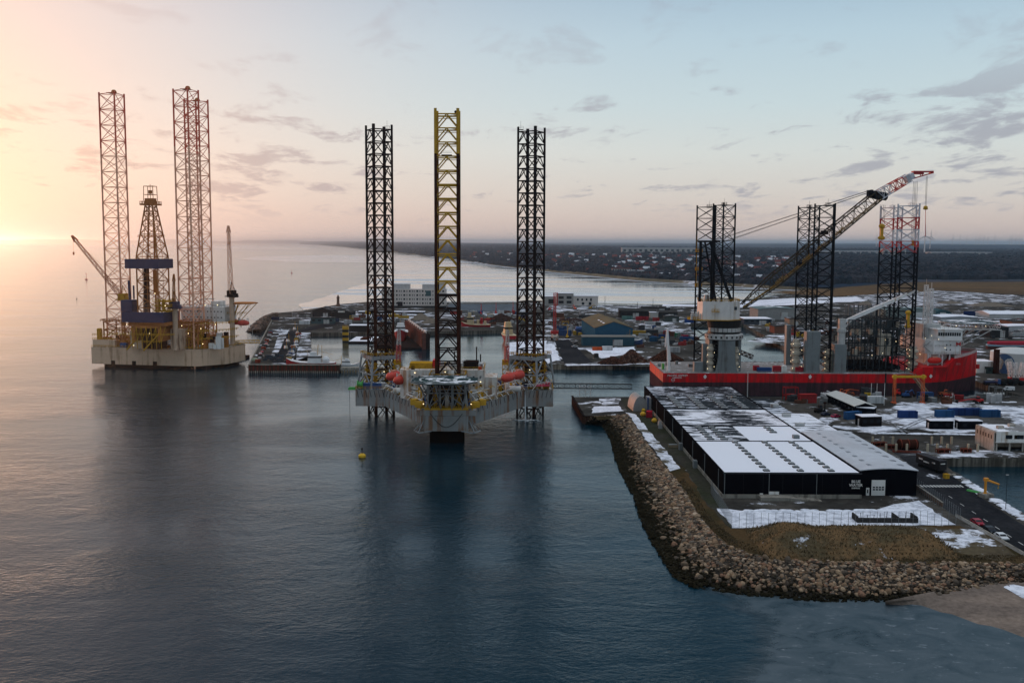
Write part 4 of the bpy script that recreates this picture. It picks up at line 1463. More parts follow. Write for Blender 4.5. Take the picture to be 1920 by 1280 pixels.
ct.bar((dx - 14, dy - 7, 12), (dx - 6, dy - 7, 20), .5)
ct.build("access_walkway", m_yeld, rig2)
bo = MB()
bo.bx(dx - 4.6, dx + 5, dy - 5, dy + 5, 12.5, 25)
bo.bx(dx - 2.2, dx + 2.2, dy - 7, dy - 3, 13, 25)
bo.build("blowout_preventer", m_brown, rig2)
gm = MB()
gm.cut()
gm.bx(dx - 17, dx - 9.4, dy + 2, dy + 10, H2T + .1, 22)
gm.cut()
gm.bx(dx + 9.4, dx + 16, dy + 1, dy + 10, H2T + .1, 24)
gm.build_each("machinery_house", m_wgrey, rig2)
df = MB()
df.bx(dx - 12.5, dx + 12, dy - 7, dy + 9, 26.32, 28.3)
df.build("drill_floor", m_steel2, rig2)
ww = MB()
ww.bx(dx - 15.4, dx + 10.6, dy - 9, dy - 8.6, 28.3, 34.2)
ww.bx(dx + 10.2, dx + 10.6, dy - 8.6, dy + 9, 28.3, 34.2)
ww.bx(dx - 15.4, dx - 15.0, dy - 8.6, dy + 9, 28.3, 34.2)
ww.bx(dx - 15.6, dx - 8.8, dy - 8.8, dy - 2, 34.4, 41)
for x in (dx - 5, dx - 3, dx - 1.4):
    ww.bx(x, x + .9, dy - 9.05, dy - 8.98, 30, 32.5)
ww.build("wind_wall", m_navy, rig2)
dk2 = MB()
WB, WT = 6.4, 2.2
DZ0, DZ1 = 28.3, 95.5
def dcor(z):
    u = (z - DZ0) / (DZ1 - DZ0)
    u2 = 0 if z < 66 else (z - 66) / (DZ1 - 66)
    w2 = WB + (WT - WB) * u2
    return [Vector((dx + i * w2, dy + j * w2, z)) for i, j in ((-1, -1), (1, -1), (1, 1), (-1, 1))]
zs = [DZ0, 36.5, 44.5, 52, 59.5, 66, 72.5, 79, 85, 90.5, DZ1]
for za, zb in zip(zs, zs[1:]):
    c0, c1 = dcor(za), dcor(zb)
    for i in range(4):
        j = (i + 1) % 4
        dk2.bar(c0[i], c1[i], .42, 6)
        dk2.bar(c1[i], c1[j], .24)
        dk2.bar(c0[i], c1[j], .22)
        dk2.bar(c0[j], c1[i], .22)
        mm = (c1[i] + c1[j]) / 2
        dk2.bar((c0[i] + c0[j]) / 2, mm, .13)
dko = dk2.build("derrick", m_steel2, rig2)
cp = MB()
cp.bx(dx - 4.6, dx + 4.6, dy - 4.2, dy + 4.2, 95.4, 96.4)
cp.rail([(dx - 4.5, dy - 4.1, 96.4), (dx + 4.5, dy - 4.1, 96.4), (dx + 4.5, dy + 4.1, 96.4), (dx - 4.5, dy + 4.1, 96.4)], 1.3, .12, 1.5, True)
cp.bx(dx - 2.6, dx + 2.6, dy - 2, dy + 2, 96.4, 99.4)
for i, j in ((-1, -1), (1, -1), (1, 1), (-1, 1)):
    cp.bar((dx + i * 3, dy + j * 2.4, 98), (dx + i * 2.8, dy + j * 2.2, 106.5), .22)
for z in (101.5, 106.3):
    cp.path([(dx - 2.8, dy - 2.3, z), (dx + 2.8, dy - 2.3, z), (dx + 2.8, dy + 2.3, z), (dx - 2.8, dy + 2.3, z), (dx - 2.8, dy - 2.3, z)], .2)
cp.bar((dx, dy, 99), (dx, dy, 107.5), .16)
cp.bx(dx - .8, dx + .8, dy - .8, dy + .8, 102, 104)
cp.build("crown_block", m_steel2, dko)
mbp = MB()
mbp.bx(dx - 12.6, dx + 8.6, dy - 8.4, dy - 8.0, 59.2, 64.6)
mbp.bx(dx + 8.2, dx + 8.6, dy - 8.0, dy + 8, 59.2, 64.6)
mbp.bx(dx - 12.6, dx - 12.2, dy - 8.0, dy + 8, 59.2, 64.6)
mbp.bx(dx - 12.2, dx + 8.2, dy + 7.6, dy + 8, 59.2, 64.6)
mbp.build("racking_board_wall", m_navy, dko)
tv = MB()
tv.bar((dx + 1.5, dy, 32), (dx + 1.5, dy, 92), .5, 6)
tv.bx(dx + .6, dx + 2.6, dy - 1, dy + 1, 44, 58)
tv.path([(dx - 3, dy + 1, 95), (dx - 2, dy, 70), (dx + 5, dy - 1, 40)], .18)
tv.rail([(dx - 5, dy - 6.2, 77), (dx + 5, dy - 6.2, 77), (dx + 5, dy + 6, 77)], 1.3, .14, 1.4)
tv.build("top_drive", M("orange_steel", (.42, .13, .02), .5), dko)
pr = MB()
for k in range(16):
    pr.bar((dx - 5 + (k % 8) * .5, dy - 3 + (k // 8) * 1.2, 29), (dx - 4.4 + (k % 8) * .45, dy - 3 + (k // 8) * 1.2, 62), .12)
pr.build("pipe_stand", m_brown, dko)
# equipment on the drill floor, yellow tank module
te = MB()
for z in (34.4, 37.2, 40):
    te.bx(dx + 3.2, dx + 12.8, dy - 6.8, dy + 3, z, z + .4)
    te.rail([(dx + 3.2, dy - 6.8, z + .4), (dx + 12.8, dy - 6.8, z + .4), (dx + 12.8, dy + 3, z + .4)], 1.3, .14, 1.4)
te.lathe((dx + 6, dy - 5, 34.8), [(.9, 0), (.9, 6.4), (.2, 7)], 10)
te.lathe((dx + 9, dy - 5, 34.8), [(.9, 0), (.9, 6.4), (.2, 7)], 10)
te.build("mud_module", m_yeld, rig2)
sg = MB()
sg.cut()
sg.bar((dx - 15, dy, 41), (dx - 15.4, dy, 52), .7, 8)
sg.cut()
sg.bar((dx - 13, dy + 1, 41), (dx - 13, dy + 1, 49), .5, 8)
sg.build_each("exhaust_stack", m_navy, rig2)
# cranes
def kingpost(px, py_base, Y, zc, colr, boom_to, w0, cabc, name, zb=H2T, rped=1.5, mboom=None):
    p = L2(Q(px, 600, Y))
    a = MB()
    a.lathe((p.x, p.y, zb), [(rped * 1.15, 0), (rped, 1), (rped, zc - zb - 1), (rped * 1.35, zc - zb)], 14)
    ao_ = a.build(name, colr, rig2, smooth=False)
    c = MB()
    c.box((p.x, p.y, zc + 2.0), (4.2, 4.6, 4.0))
    c.box((p.x + 2.8, p.y - .6, zc + 1.0), (2.4, 2.2, 2.4))
    c.path([(p.x - 1.5, p.y + 1.5, zc + 4), (p.x, p.y, zc + 9), (p.x + 1.5, p.y + 1.5, zc + 4)], .25)
    c.rail([(p.x - 3, p.y - 3, zc - .2), (p.x + 3, p.y - 3, zc - .2), (p.x + 3, p.y + 3, zc - .2), (p.x - 3, p.y + 3, zc - .2)], 1.1, .1, 1.5, True)
    c.build("crane_cab", cabc, ao_)
    b_ = MB()
    if boom_to is not None:
        t_ = L2(boom_to)
        s_ = Vector((p.x, p.y - 1, zc + 2))
        b_.truss(s_, t_, w0, w0 * .55, 16, .17, .10)
        d_ = (t_ - s_).normalized()
        b_.truss(t_, t_ + d_ * 4, w0 * .8, w0 * .3, 2, .25, .2)
        b_.bar(Vector((p.x, p.y, zc + 9)), t_, .07)
        b_.bar(t_ + d_ * 3, t_ + d_ * 3 - Vector((0, 0, 9)), .06)
        b_.box(t_ + d_ * 3 - Vector((0, 0, 9.6)), (.7, .7, 1.6))
        b_.build("crane_boom", mboom or m_leg2, ao_)
    return ao_
kingpost(435.5, 654, 612, 41.5, m_wgrey, Q(428.5, 436, 612), 2.4, m_dark, "pedestal_crane", mboom=m_leg2)
kingpost(328.5, 652, 588, 36.0, m_wgrey, Q(326, 527, 588), 1.6, m_navy, "pedestal_crane", mboom=m_steel2)
kingpost(232, 620, 598, 40.0, m_steel2, Q(143, 452, 598), 2.4, m_yeld, "pedestal_crane", zb=25, rped=1.2, mboom=M("boom_orange", (.30, .085, .035), .6))
# living quarters
q0, q1 = L2(Q(343, 600, 618)), L2(Q(431, 600, 618))
lq = MB()
lq.bx(q0.x, q1.x, q0.y - 2, q0.y + 14, 26.5, 35.4)
lq.bx(q0.x + 18, q1.x - 5, q0.y + 1, q0.y + 10, 35.4, 38.6)
lqo = lq.build("living_quarters", m_white, rig2)
wq = MB()
for z in (29, 32.6):
    for k in range(12):
        wq.cut()
        wq.lathe((q0.x + 2 + k * 2.2, q0.y - 2.08, z), [(0, 0), (.42, 0), (.42, .1), (0, .1)], 8, 'y')
wq.build_each("porthole", m_dark, lqo)
rq = MB()
rq.rail([(q0.x, q0.y - 1.9, 35.4), (q1.x, q0.y - 1.9, 35.4), (q1.x, q0.y + 14, 35.4)], 1.3, .12, 2)
rq.path([(q0.x + 4, q0.y + 2, 35.4), (q0.x + 12, q0.y + 3, 40), (q0.x + 20, q0.y + 2, 40)], .3)
rq.build("railing", m_rail, lqo)
# helideck beside the quarters
h0 = L2(Q(457, 574, 618))
hk = MB()
hk.prism([(h0.x + 8.5 * math.cos(math.pi / 8 + k * math.pi / 4), h0.y + 8.5 * math.sin(math.pi / 8 + k * math.pi / 4)) for k in range(8)], 37.2, 37.8)
hk2 = hk.build("helideck", m_steel2, rig2)
hk = MB()
for k in range(8):
    a = k * math.pi / 4
    hk.bar((h0.x + 8.3 * math.cos(a), h0.y + 8.3 * math.sin(a), 37.2), (h0.x - 6 + 3 * math.cos(a), h0.y + 3 * math.sin(a), 26), .2)
    hk.bar((h0.x + 5 * math.cos(a), h0.y + 5 * math.sin(a), 37.2), (h0.x - 6 + 3 * math.cos(a), h0.y + 3 * math.sin(a), 30), .16)
hk.rail([(h0.x - 8, h0.y - 6, 31), (h0.x + 4, h0.y - 4, 31)], 1.2, .12, 1.4)
hk.build("helideck_truss", m_yeld, hk2)
lb = L2(Q(456, 609, 614))
lifeboat(rig2, (lb.x, lb.y, 25.5), R(10), 7.6)
lifeboat(rig2, (lb.x - 7, lb.y + 3, 25.6), R(10), 7.6)
# deck mass below the quarters
dm = MB()
r_ = random.Random(8)
mats2 = [m_yeld, m_steel2, m_wgrey, m_dark, m_white]
for _ in range(62):
    dm.k = r_.choice((0, 1, 1, 2, 3, 3, 4))
    x, y, h2 = r_.uniform(A.x - 14, A.x + 12), r_.uniform(A.y + 3, A.y + 24), r_.uniform(1, 9)
    dm.cut()
    dm.box((x, y, H2T + .1 + h2 / 2), (r_.uniform(.8, 3.4), r_.uniform(.8, 3.4), h2))
for _ in range(36):
    dm.k = r_.choice((0, 1, 3))
    x, h2 = r_.uniform(B.x + 3, B.x + 16), r_.uniform(1, 6.5)
    dm.cut()
    dm.box((x, r_.uniform(A.y + 2, A.y + 18), H2T + .1 + h2 / 2), (r_.uniform(.5, 3), r_.uniform(.5, 3), h2))
dm.build_each("deck_equipment", mats2, rig2)
fr = MB()
for z in (17, 21.6, 26):
    fr.rail([(A.x - 14, A.y + 2, z), (A.x + 2, A.y + 2, z), (A.x + 12, A.y + 14, z), (A.x + 14, A.y + 26, z)], 1.3, .16, 2.0)
for k in range(9):
    fr.bar((A.x - 14 + k * 2, A.y + 2, H2T), (A.x - 14 + k * 2, A.y + 2, 26), .2)
    fr.bar((A.x - 14 + k * 2, A.y + 2, H2T), (A.x - 12 + k * 2, A.y + 2, 26), .14)
fr.build("deck_frame", m_yeld, rig2)
bw = MB()
bw.bx(B.x + .5, B.x + 15, A.y + .3, A.y + 6, H2T + .02, 16.2)
bw.build("deck_store", m_h2, rig2)
bw = MB()
bw.cut()
bw.bx(B.x + 18.5, B.x + 22.5, A.y - .2, A.y + 2.4, H2T + .1, 14.6)
bw.cut()
bw.bx(B.x + 37.5, B.x + 41.5, A.y - .2, A.y + 2.4, H2T + .1, 14.6)
bw.build_each("blue_container", m_blue, rig2)
bw = MB()
bw.rail([(B.x, A.y - .3, H2T), (A.x, A.y - .3, H2T), (A.x + 12, A.y + 14, H2T), (A.x + 14, A.y + 34, H2T)], 1.3, .1, 2.2)
bw.rail([(B.x + .5, A.y + .3, 16.2), (B.x + 15, A.y + .3, 16.2)], 1.3, .14, 1.6)
bw.rail([(B.x + .5, A.y + .3, 18.6), (B.x + 15, A.y + .3, 18.6)], 1.3, .14, 1.6)
bw.lathe((B.x + 3, A.y + 4, 16.2), [(1.6, 0), (1.6, 6), (1.2, 6.6)], 10)
bw.build("railing", m_yeld, rig2)
og = MB()
r_ = random.Random(77)
m_og = M("orange_gear", (0.40, 0.16, 0.03), .6, var=.4)
for _ in range(26):
    og.cut()
    og.k = r_.choice((0, 0, 1, 2))
    x, y, z = r_.uniform(B.x + 3, A.x), r_.uniform(A.y + 1, A.y + 6), H2T + r_.choice((.1, .1, 5, 9))
    h2 = r_.uniform(1, 4)
    og.box((x, y, z + h2 / 2), (r_.uniform(.6, 2.2), r_.uniform(.6, 2), h2))
og.build_each("orange_gear", [m_og, m_steel2, m_yeld], rig2)
sc3 = MB()
for z in (15, 18.5, 22):
    sc3.rail([(B.x + 16, A.y + 1.2, z), (A.x - 15, A.y + 1.2, z)], 1.2, .13, 1.6)
for k in range(18):
    x = B.x + 16 + k * 1.9
    sc3.bar((x, A.y + 1.2, H2T), (x, A.y + 1.2, 23), .14)
    if k % 3 == 0:
        sc3.bar((x, A.y + 1.2, H2T), (x + 3.8, A.y + 1.2, 22), .11)
sc3.build("front_scaffold", m_og, rig2)
g0, g1 = L2(Q(440, 641, 600)), L2(Q(486, 640, 600))
MB().truss(g0, g1, 1.8, 1.8, 10, .14, .1).build("boarding_gangway", m_yeld, rig2)
lamps(rig2, [(dx - 12, dy - 9.3, 27), (dx + 2, dy - 9.3, 22), (dx + 11, dy - 7, 38), (A.x - 6, A.y + 1.6, 21), (A.x + 2, A.y + 1.6, 24), (A.x + 8, A.y + 8, 26), (q0.x + 16, q0.y - 2.4, 36.4), (q0.x + 24, q0.y - 2.4, 36.6),
             (A.x - 10, A.y + 1.6, 25.5), (dx - 8, dy - 9.5, 15), (dx + 5, dy - 7.2, 45), (A.x + 3, A.y + 1.6, 15)], .26)
# ------------------------------------------------------------------ the red jack-up ship with its crane
ship = thing("jackup_ship", "long red hulled installation ship with six dark lattice legs and a big crane", "ship", (150, 519, 0))
MB.OFF = Vector((150, 519, 0))
m_hred = M("ship_red", (0.62, 0.007, 0.012), 0.45, var=.22, scale=.12, streak=((.20, .02, .02), .16, .5))
m_anti = M("antifouling", (0.085, 0.040, 0.048), .7, var=.35, scale=.15, streak=((.04, .03, .03), .2, .5))
m_sdeck = M("ship_deck", (0.23, 0.22, 0.21), .8, var=.25, scale=.25, snow=(.12, .2))
m_sgrey = M("ship_grey", (0.165, 0.185, 0.19), .5, var=.12, scale=.2, streak=((.08, .07, .06), .05))
m_sdark = M("ship_dark_grey", (0.035, 0.043, 0.047), .55, var=.3)
m_swhite = M("ship_white", (0.68, 0.67, 0.66), .45, var=.08, streak=((.4, .3, .2), .05))
m_legk = M("leg_black", (0.009, 0.009, 0.011), .55, var=.3)
m_legw = M("leg_white", (0.50, 0.51, 0.54), .5)
m_legr = M("leg_signal_red", (0.42, 0.035, 0.035), .5)
Y0, Y1, DZ = 495.0, 543.0, 11.1
ST = [(74.4, 24, 24, 11.1), (198, 24, 24, 11.1), (202, 23.7, 24, 14.6), (207, 22.6, 23.8, 14.6), (214.7, 19, 22.6, 14.6), (219, 15.6, 20.6, 18.4), (226, 9.6, 15.6, 19.0), (232, 4.6, 9.8, 19.4), (236, 1.3, 4.8, 19.6), (239.2, .3, .6, 19.8)]
hl = MB()
hl.k = 0
def ring(s, part_):
    x, hw, hd_, zd = s
    zs_ = 6.7 + max(0, x - 200) * .022
    hm_ = hw + (hd_ - hw) * .45
    if part_ == 0:
        return [(x, 519 - hm_, zs_), (x, 519 + hm_, zs_), (x, 519 + hd_, zd), (x, 519 - hd_, zd)]
    return [(x, 519 - hw * .97, -3), (x, 519 + hw * .97, -3), (x, 519 + hm_, zs_), (x, 519 - hm_, zs_)]
hl.loft([ring(s, 0) for s in ST])
hl.k = 1
hl.loft([ring(s, 1) for s in ST])
hull_s = hl.build("hull", [m_hred, m_anti], ship)
tm = MB()
for px in (1322, 1519):
    q = Q(px, 706, 494.9)
    tm.cut()
    tm.add([(q.x, 494.9, q.z - 1.1), (q.x + .9, 494.9, q.z), (q.x, 494.9, q.z + 1.1), (q.x - .9, 494.9, q.z)], [(0, 1, 2, 3)])
    tm.box((q.x, 494.93, q.z - .3), (.9, .1, 1.2))
q = Q(1745, 705, 494.8)
tm.cut()
tm.add([(q.x, 494.6, q.z - 1.1), (q.x + .9, 494.65, q.z), (q.x, 494.6, q.z + 1.1), (q.x - .9, 494.6, q.z)], [(0, 1, 2, 3)])
tm.build_each("hull_mark", m_swhite, hull_s)
off = MB.OFF
for body, px, py, size in (("PACIFIC OSPREY", 1270.5, 704, 1.25), ("LIMASSOL", 1270, 707.8, .95)):
    q = Q(px, py, 494.9)
    text_mesh("ship_name" if size > 1 else "home_port", body, size, m_swhite, hull_s, (q.x - off.x, q.y - off.y, q.z), (R(90), 0, 0), .03, spacing=1.05, xs=1.05)
q = Q(1262, 712, 494.9)
rg = MB()
for k in range(12):
    a0, a1 = k * math.pi / 6, (k + 1) * math.pi / 6
    rg.bar((q.x + .8 * math.cos(a0), 494.9, q.z + .8 * math.sin(a0)), (q.x + .8 * math.cos(a1), 494.9, q.z + .8 * math.sin(a1)), .09)
rg.bar((q.x - .7, 494.9, q.z), (q.x + .7, 494.9, q.z), .09)
rg.build("hull_mark", m_swhite, hull_s)
d_ = MB().bx(74.7, 200, Y0 + .3, Y1 - .3, DZ + .02, DZ + .12)
d_.build("deck", m_sdeck, ship)
rl = MB()
rl.rail([(74.6, Y1 - .2, DZ), (74.6, Y0 + .2, DZ), (196, Y0 + .2, DZ)], 1.1, .05, 2.2)
rl.build("railing", m_rail, ship)
bwk = MB()
pts = [(x, 519 - hd_ - .0, zd) for x, hw, hd_, zd in ST[5:]]
for a, c in zip(pts, pts[1:]):
    for sgn in (1, -1):
        p0, p1 = Vector((a[0], 519 + sgn * (a[1] - 519), a[2])), Vector((c[0], 519 + sgn * (c[1] - 519), c[2]))
        bwk.add([p0, p1, p1 + Vector((.1, 0, 1.3)), p0 + Vector((.1, 0, 1.3))], [(0, 1, 2, 3)])
        bwk.bar(p0 + Vector((.1, 0, 1.3)), p1 + Vector((.1, 0, 1.3)), .16)
bwk.build("bulwark", M("bulwark_pale", (.55, .40, .38), .5), ship)
bt = MB()
for py, px in ((700, 1795), (699, 1805), (697, 1817)):
    q = Q(px, py, 499)
    bt.cut()
    bt.ball((q.x, 504 + (px - 1795) * .5, q.z), (.5, .8, .5), 6, 4)
q = Q(1830, 682, 514)
bt.cut()
bt.bar((q.x, 512, q.z), (q.x, 512, q.z - 2.2), .9, 8)
bt.build_each("anchor_pocket", m_red, hull_s)
# legs
for (pxn, pyn, rot), Y in (((1358, 380, 16), 505), ((1330, 383, 166), 533), ((1552.7, 384, 166), 505), ((1517.5, 391, 16), 533), ((1709, 386, 166), 505), ((1673.5, 389, 16), 533)):
    q = Q(pxn, pyn, Y)
    fwd = pxn > 1600
    lg = leg3(ship, (q.x, q.y), 10.7, R(rot), DZ if pxn > 1400 else 12, 93.9, 5.8, [m_legw, m_legr, m_legk] if fwd else [m_legk, m_legk], 0, .42, .17,
              bands=[(87.7, 0), (82, 1), (76.6, 0), (72.3, 1)] if fwd else None)
    tp = MB()
    tp.box((q.x, q.y, 93.2), (2.2, 2.2, .15))
    tp.rail([(q.x - 1.1, q.y - 1.1, 93.3), (q.x + 1.1, q.y - 1.1, 93.3), (q.x + 1.1, q.y + 1.1, 93.3), (q.x - 1.1, q.y + 1.1, 93.3)], 1.6, .06, 1, True)
    tp.bar((q.x, q.y, 93.2), (q.x, q.y, 97), .06)
    tp.build("top_platform", m_legw if fwd else m_legk, lg)
# jacking houses: pale stacked rings between grey columns
def jack_stack(px0, px1, py_top, Y, n=4, matc=None):
    a, c = Q(px0, py_top, Y), Q(px1, py_top, Y)
    x, r = (a.x + c.x) / 2, (c.x - a.x) / 2
    zt = a.z
    mb = MB()
    hgt = (zt - DZ) / n
    for k in range(n):
        z = DZ + .1 + k * hgt
        mb.lathe((x, Y, z), [(r * .7, 0), (r, hgt * .15), (r, hgt * .45), (r * .62, hgt * .62), (r * .62, hgt)], 12)
        mb.rail([(x - r, Y - r - .2, z + hgt * .6), (x + r, Y - r - .2, z + hgt * .6)], 1, .07, 1.5)
    mb.build("jacking_unit", M("cream_machinery", (.42, .38, .31), .6, var=.3), ship)
    return [(x - r * .9, Y - r - .3, DZ + 2 + k * hgt) for k in range(n)] + [(x + r * .9, Y - r - .3, DZ + 3 + k * hgt) for k in range(0, n, 2)]
LP = []
for a_ in ((1325, 1339, 645, 500), (1373, 1386, 650, 500), (1484, 1502, 636, 503), (1543, 1564, 655, 503), (1700, 1722, 650, 503), (1480, 1496, 640, 533)):
    LP += jack_stack(*a_)
co = MB()
def col_(px0, px1, py0, Y, d=3.0, flare=0):
    a, c = Q(px0, py0, Y), Q(px1, py0, Y)
    co.cut()
    w_ = (c.x - a.x)
    co.box(((a.x + c.x) / 2, Y + d / 2, (a.z + DZ) / 2 + .05), (w_ * (1 + flare), d, a.z - DZ), 0, (1 / (1 + flare), 1))
col_(1513, 1539, 622, 497, 5)
col_(1475.5, 1484, 610, 530, 4)
col_(1566, 1588, 646, 497, 6)
col_(1302, 1318, 679, 499, 4)
col_(1318, 1327, 645, 502, 3)
co.build_each("jacking_column", m_sgrey, ship)
# crane pedestal
cx = Q(1357, 633, 505).x
CY = 505.0
cr = MB()
cr.k = 0
zr = Q(1357, 638, 498).z
fl = [(-5.6, DZ), (-4.3, DZ + 5), (-4.0, DZ + 9), (-4.0, zr)]
prof = [(cx + a, z) for a, z in fl] + [(cx - a, z) for a, z in reversed(fl)]
cr.extrude(prof, CY - 8.5, CY - 6.0, 'y')
cr.bx(cx - 8, cx - 6.5, CY - 4, CY + 6, DZ, zr)
cr.bx(cx + 6.5, cx + 8, CY - 4, CY + 6, DZ, zr)
cr.bx(cx - 5, cx + 5, CY + 5, CY + 7, DZ, zr)
pedo = cr.build("crane_pedestal", m_sgrey, ship)
rg = MB()
rg.lathe((cx, CY, zr), [(8.2, 0), (9.4, .4), (9.4, 2.6), (8.4, 3.0)], 28)
rg.build("slewing_ring", m_lgrey, pedo)
pt = MB()
for k in range(22):
    a = 2 * math.pi * k / 22 + .1
    pt.cut()
    pt.box((cx + 9.42 * math.cos(a), CY + 9.42 * math.sin(a), zr + 1.5), (.12, .9, 1.0), a)
pt.build_each("ring_port", m_black, pedo)
crane = thing  # (the crane is part of the ship)
tb = MB()
tb.k = 0
zh0, zh1 = Q(1357, 601, 497).z, Q(1357, 566, 497).z
tb.lathe((cx, CY, zr + 3), [(8.0, 0), (8.0, 1.0), (7.6, 1.2), (8.6, zh0 - zr - 3.2), (8.6, zh0 - zr - 3.0)], 28)
tb.k = 1
for k in range(10):
    a = R(200 + k * 15.5)
    tb.box((cx + 8.1 * math.cos(a), CY + 8.1 * math.sin(a), zr + 5), (.5, 1.9, 1.9), a)
tbo = tb.build("slewing_drum", [m_black, m_lgrey], ship)
hs = MB()
X1 = lambda px, Y=498: PX(px, Y)
hp_ = [(X1(1317), 499), (X1(1363), 496.5), (X1(1389), 502), (X1(1389), 514), (X1(1317), 514)]
hs.prism(hp_, zh0 + .3, zh1)
hso = hs.build("crane_house", M("house_white", (.60, .58, .56), .5, var=.08, stripes=(.55, 'Z'), streak=((.4, .33, .26), .08)), ship)
hy = MB()
hy.prism([(X1(1291), 503), (X1(1310), 497), (X1(1363), 495.5), (X1(1391), 501.5), (X1(1391), 515), (X1(1300), 515)], zh0, zh0 + .28)
hy.rail([(x, y, zh1) for x, y in hp_], 1.1, .11, 1.6, True)
hy.rail([(X1(1291), 503, zh0 + .28), (X1(1310), 497, zh0 + .28)], 1.3, .12, 1.2)
q0, q1 = Q(1334, 584, 497.4), Q(1349, 584, 497)
hy.box(((q0.x + q1.x) / 2, 497, q0.z), (q1.x - q0.x, 1.2, .3))
hy.rail([(q0.x, 496.4, q0.z), (q1.x, 496.4, q0.z)], 1.2, .1, 1.2)
hy.bar((q0.x + 1.6, 497.2, q0.z), (q0.x + 1.6, 497.2, q0.z + 3.4), .09)
hy.build("walkway", m_yeld, hso)
ms = MB()
for k in range(7):
    ms.cut()
    ms.lathe((X1(1297 + k * 2.8), 500 + (k % 3), zh0 + .3), [(.5, 0), (.5, 2.4 + (k % 2)), (.2, 3.0 + (k % 2))], 8)
ms.build_each("winch_motor", m_lgrey, hso)
dr = MB()
q = Q(1327, 561, 500)
dr.box((q.x, 503, zh1 + 1.6), (2.6, 2.6, 3.2), 0, (.7, .7))
dr.build("roof_hatch", m_lgrey, hso)
sgn = MB().box((Q(1379, 578, 500).x, 499.6, Q(1379, 578, 500).z), (1.6, .1, 1.6), R(22))
sgn.build("crane_logo", m_sdark, hso)
# A-frame
af = MB()
zt = Q(1320, 453, 505).z
for Y in (500, 512):
    xa, xb = Q(1313, 500, Y).x, Q(1334.5, 500, Y).x
    xe = Q(1371, 563, Y).x
    af.bar((xa, Y, zh1), (xa, Y, zt), .75, 6)
    af.bar((xb, Y, zh1), (xb, Y, zt), .6, 6)
    af.bar((xe, Y, zh1), (xb - 1, Y, zt), .7, 6)
    af.bar((xb + 2.5, Y, zh1), (xa + 2, Y, zt), .45, 6)
    for k in range(5):
        z = zh1 + (zt - zh1) * (k + .5) / 5
        af.bar((xa, Y, z), (xb, Y, z + 3), .22)
for z in (zt, zt - 8, zt - 17):
    af.bar((xa, 500, z), (xa, 512, z), .35)
    af.bar((xb, 500, z), (xb, 512, z), .35)
af.box(((xa + xb) / 2, 506, zt), (xb - xa + 3, 13, .8))
afo = af.build("crane_a_frame", m_legk, ship)
yl = MB()
for z0_, z1_ in ((zt - 5, zt - 1), (zt - 14, zt - 10), (zt - 22, zt - 17)):
    x = xa - 2.6
    yl.box((x, 502, z0_), (3, 3, .3))
    yl.rail([(x - 1.5, 500.5, z0_), (x + 1.5, 500.5, z0_), (x + 1.5, 503.5, z0_), (x - 1.5, 503.5, z0_)], 1.3, .12, 1.5, True)
    yl.path([(x - 1.4, 500.5, z0_), (x - 1.4, 500.5, z1_ + 4)], .12)
yl.build("access_ladder", m_yeld, afo)
# boom
Ya, Yb, Yc = 506.0, 512.0, 514.0
foot, hinge, head = Q(1392, 574, Ya), Q(1645, 367, Yb), Q(1704, 333, Yc)
b1 = MB()
k1 = foot.lerp(hinge, .22)
b1.truss(foot, k1, 2.4, 6.0, 4, .34, .15)
b1.truss(k1, hinge, 6.0, 5.0, 18, .36, .15)
bo1 = b1.build("crane_boom", M("boom_dark", (.045, .035, .022), .6, var=.4), ship)
b2 = MB()
d_ = (hinge - foot).normalized()
up = Vector((-d_.z, 0, d_.x))
for Y in (-1.9, 1.9):
    b2.bar(foot + Vector((0, Y * .4, 0)) - up * .6, k1 + Vector((0, Y, 0)) - up * 2.5, .24)
    b2.bar(k1 + Vector((0, Y, 0)) - up * 2.5, hinge + Vector((0, Y, 0)) - up * 2.1, .24)
for q_ in (.22, .42, .53, .66):
    p = foot.lerp(hinge, q_)
    b2.rail([p - up * 1.6 + Vector((0, -2.8, 0)), p + d_ * 5 - up * 1.6 + Vector((0, -2.8, 0))], 1.4, .12, 1.2)
b2.build("boom_walkway", M("boom_ochre", (.24, .145, .035), .6, var=.4), bo1)
b3 = MB()
for q_ in (.42, .63):
    b3.cut()
    b3.box(foot.lerp(hinge, q_) - up * (2.8 if q_ < .5 else -2.6), (3, 3, 2), 0)
b3.build_each("boom_sheave", m_legk, bo1)
hg = MB()
hg.bar(hinge + up * 3.2 - d_ * 2.6, hinge - up * 3.4 + d_ * 3.4, 2.0, 6)
hg.box(hinge + up * 3.4 - d_ * 2.2, (2, 4, 3))
hg.build("boom_hinge", m_legk, bo1)
b4 = MB()
d2 = (head - hinge).normalized()
for k in range(5):
    p0, p1 = hinge.lerp(head, k / 5), hinge.lerp(head, (k + 1) / 5)
    b4.k = 1 if k in (2, 3) else 0
    b4.truss(p0, p1, 4.6 - k * .16, 4.6 - (k + 1) * .16, 2, .3, .14)
b4.k = 0
b4.bar(head - d2 * 2, head + d2 * 2.4, 2.1, 4)
b4.k = 1
tip = Q(1746, 325, Yc)
h2 = head + d2 * 2
for Y in (-1.2, 1.2):
    o_ = Vector((0, Y, 0))
    b4.bar(h2 + o_ + Vector((0, 0, 2.0)), tip + o_ + Vector((0, 0, .8)), .42)
    b4.bar(h2 + o_ - Vector((0, 0, 1.6)), tip + o_, .32)
    b4.bar(h2.lerp(tip, .45) + o_ + Vector((0, 0, 1.4)), h2.lerp(tip, .5) + o_ - Vector((0, 0, .8)), .24)
b4.bx(h2.x, tip.x - 4, Yc - 1, Yc + 1, h2.z + .6, h2.z + 1.9)
b4.box((tip.x, Yc, tip.z + .5), (1.6, 2.4, 1.3))
b4.build("boom_head", [m_legw, m_legr], bo1)
cb = MB()
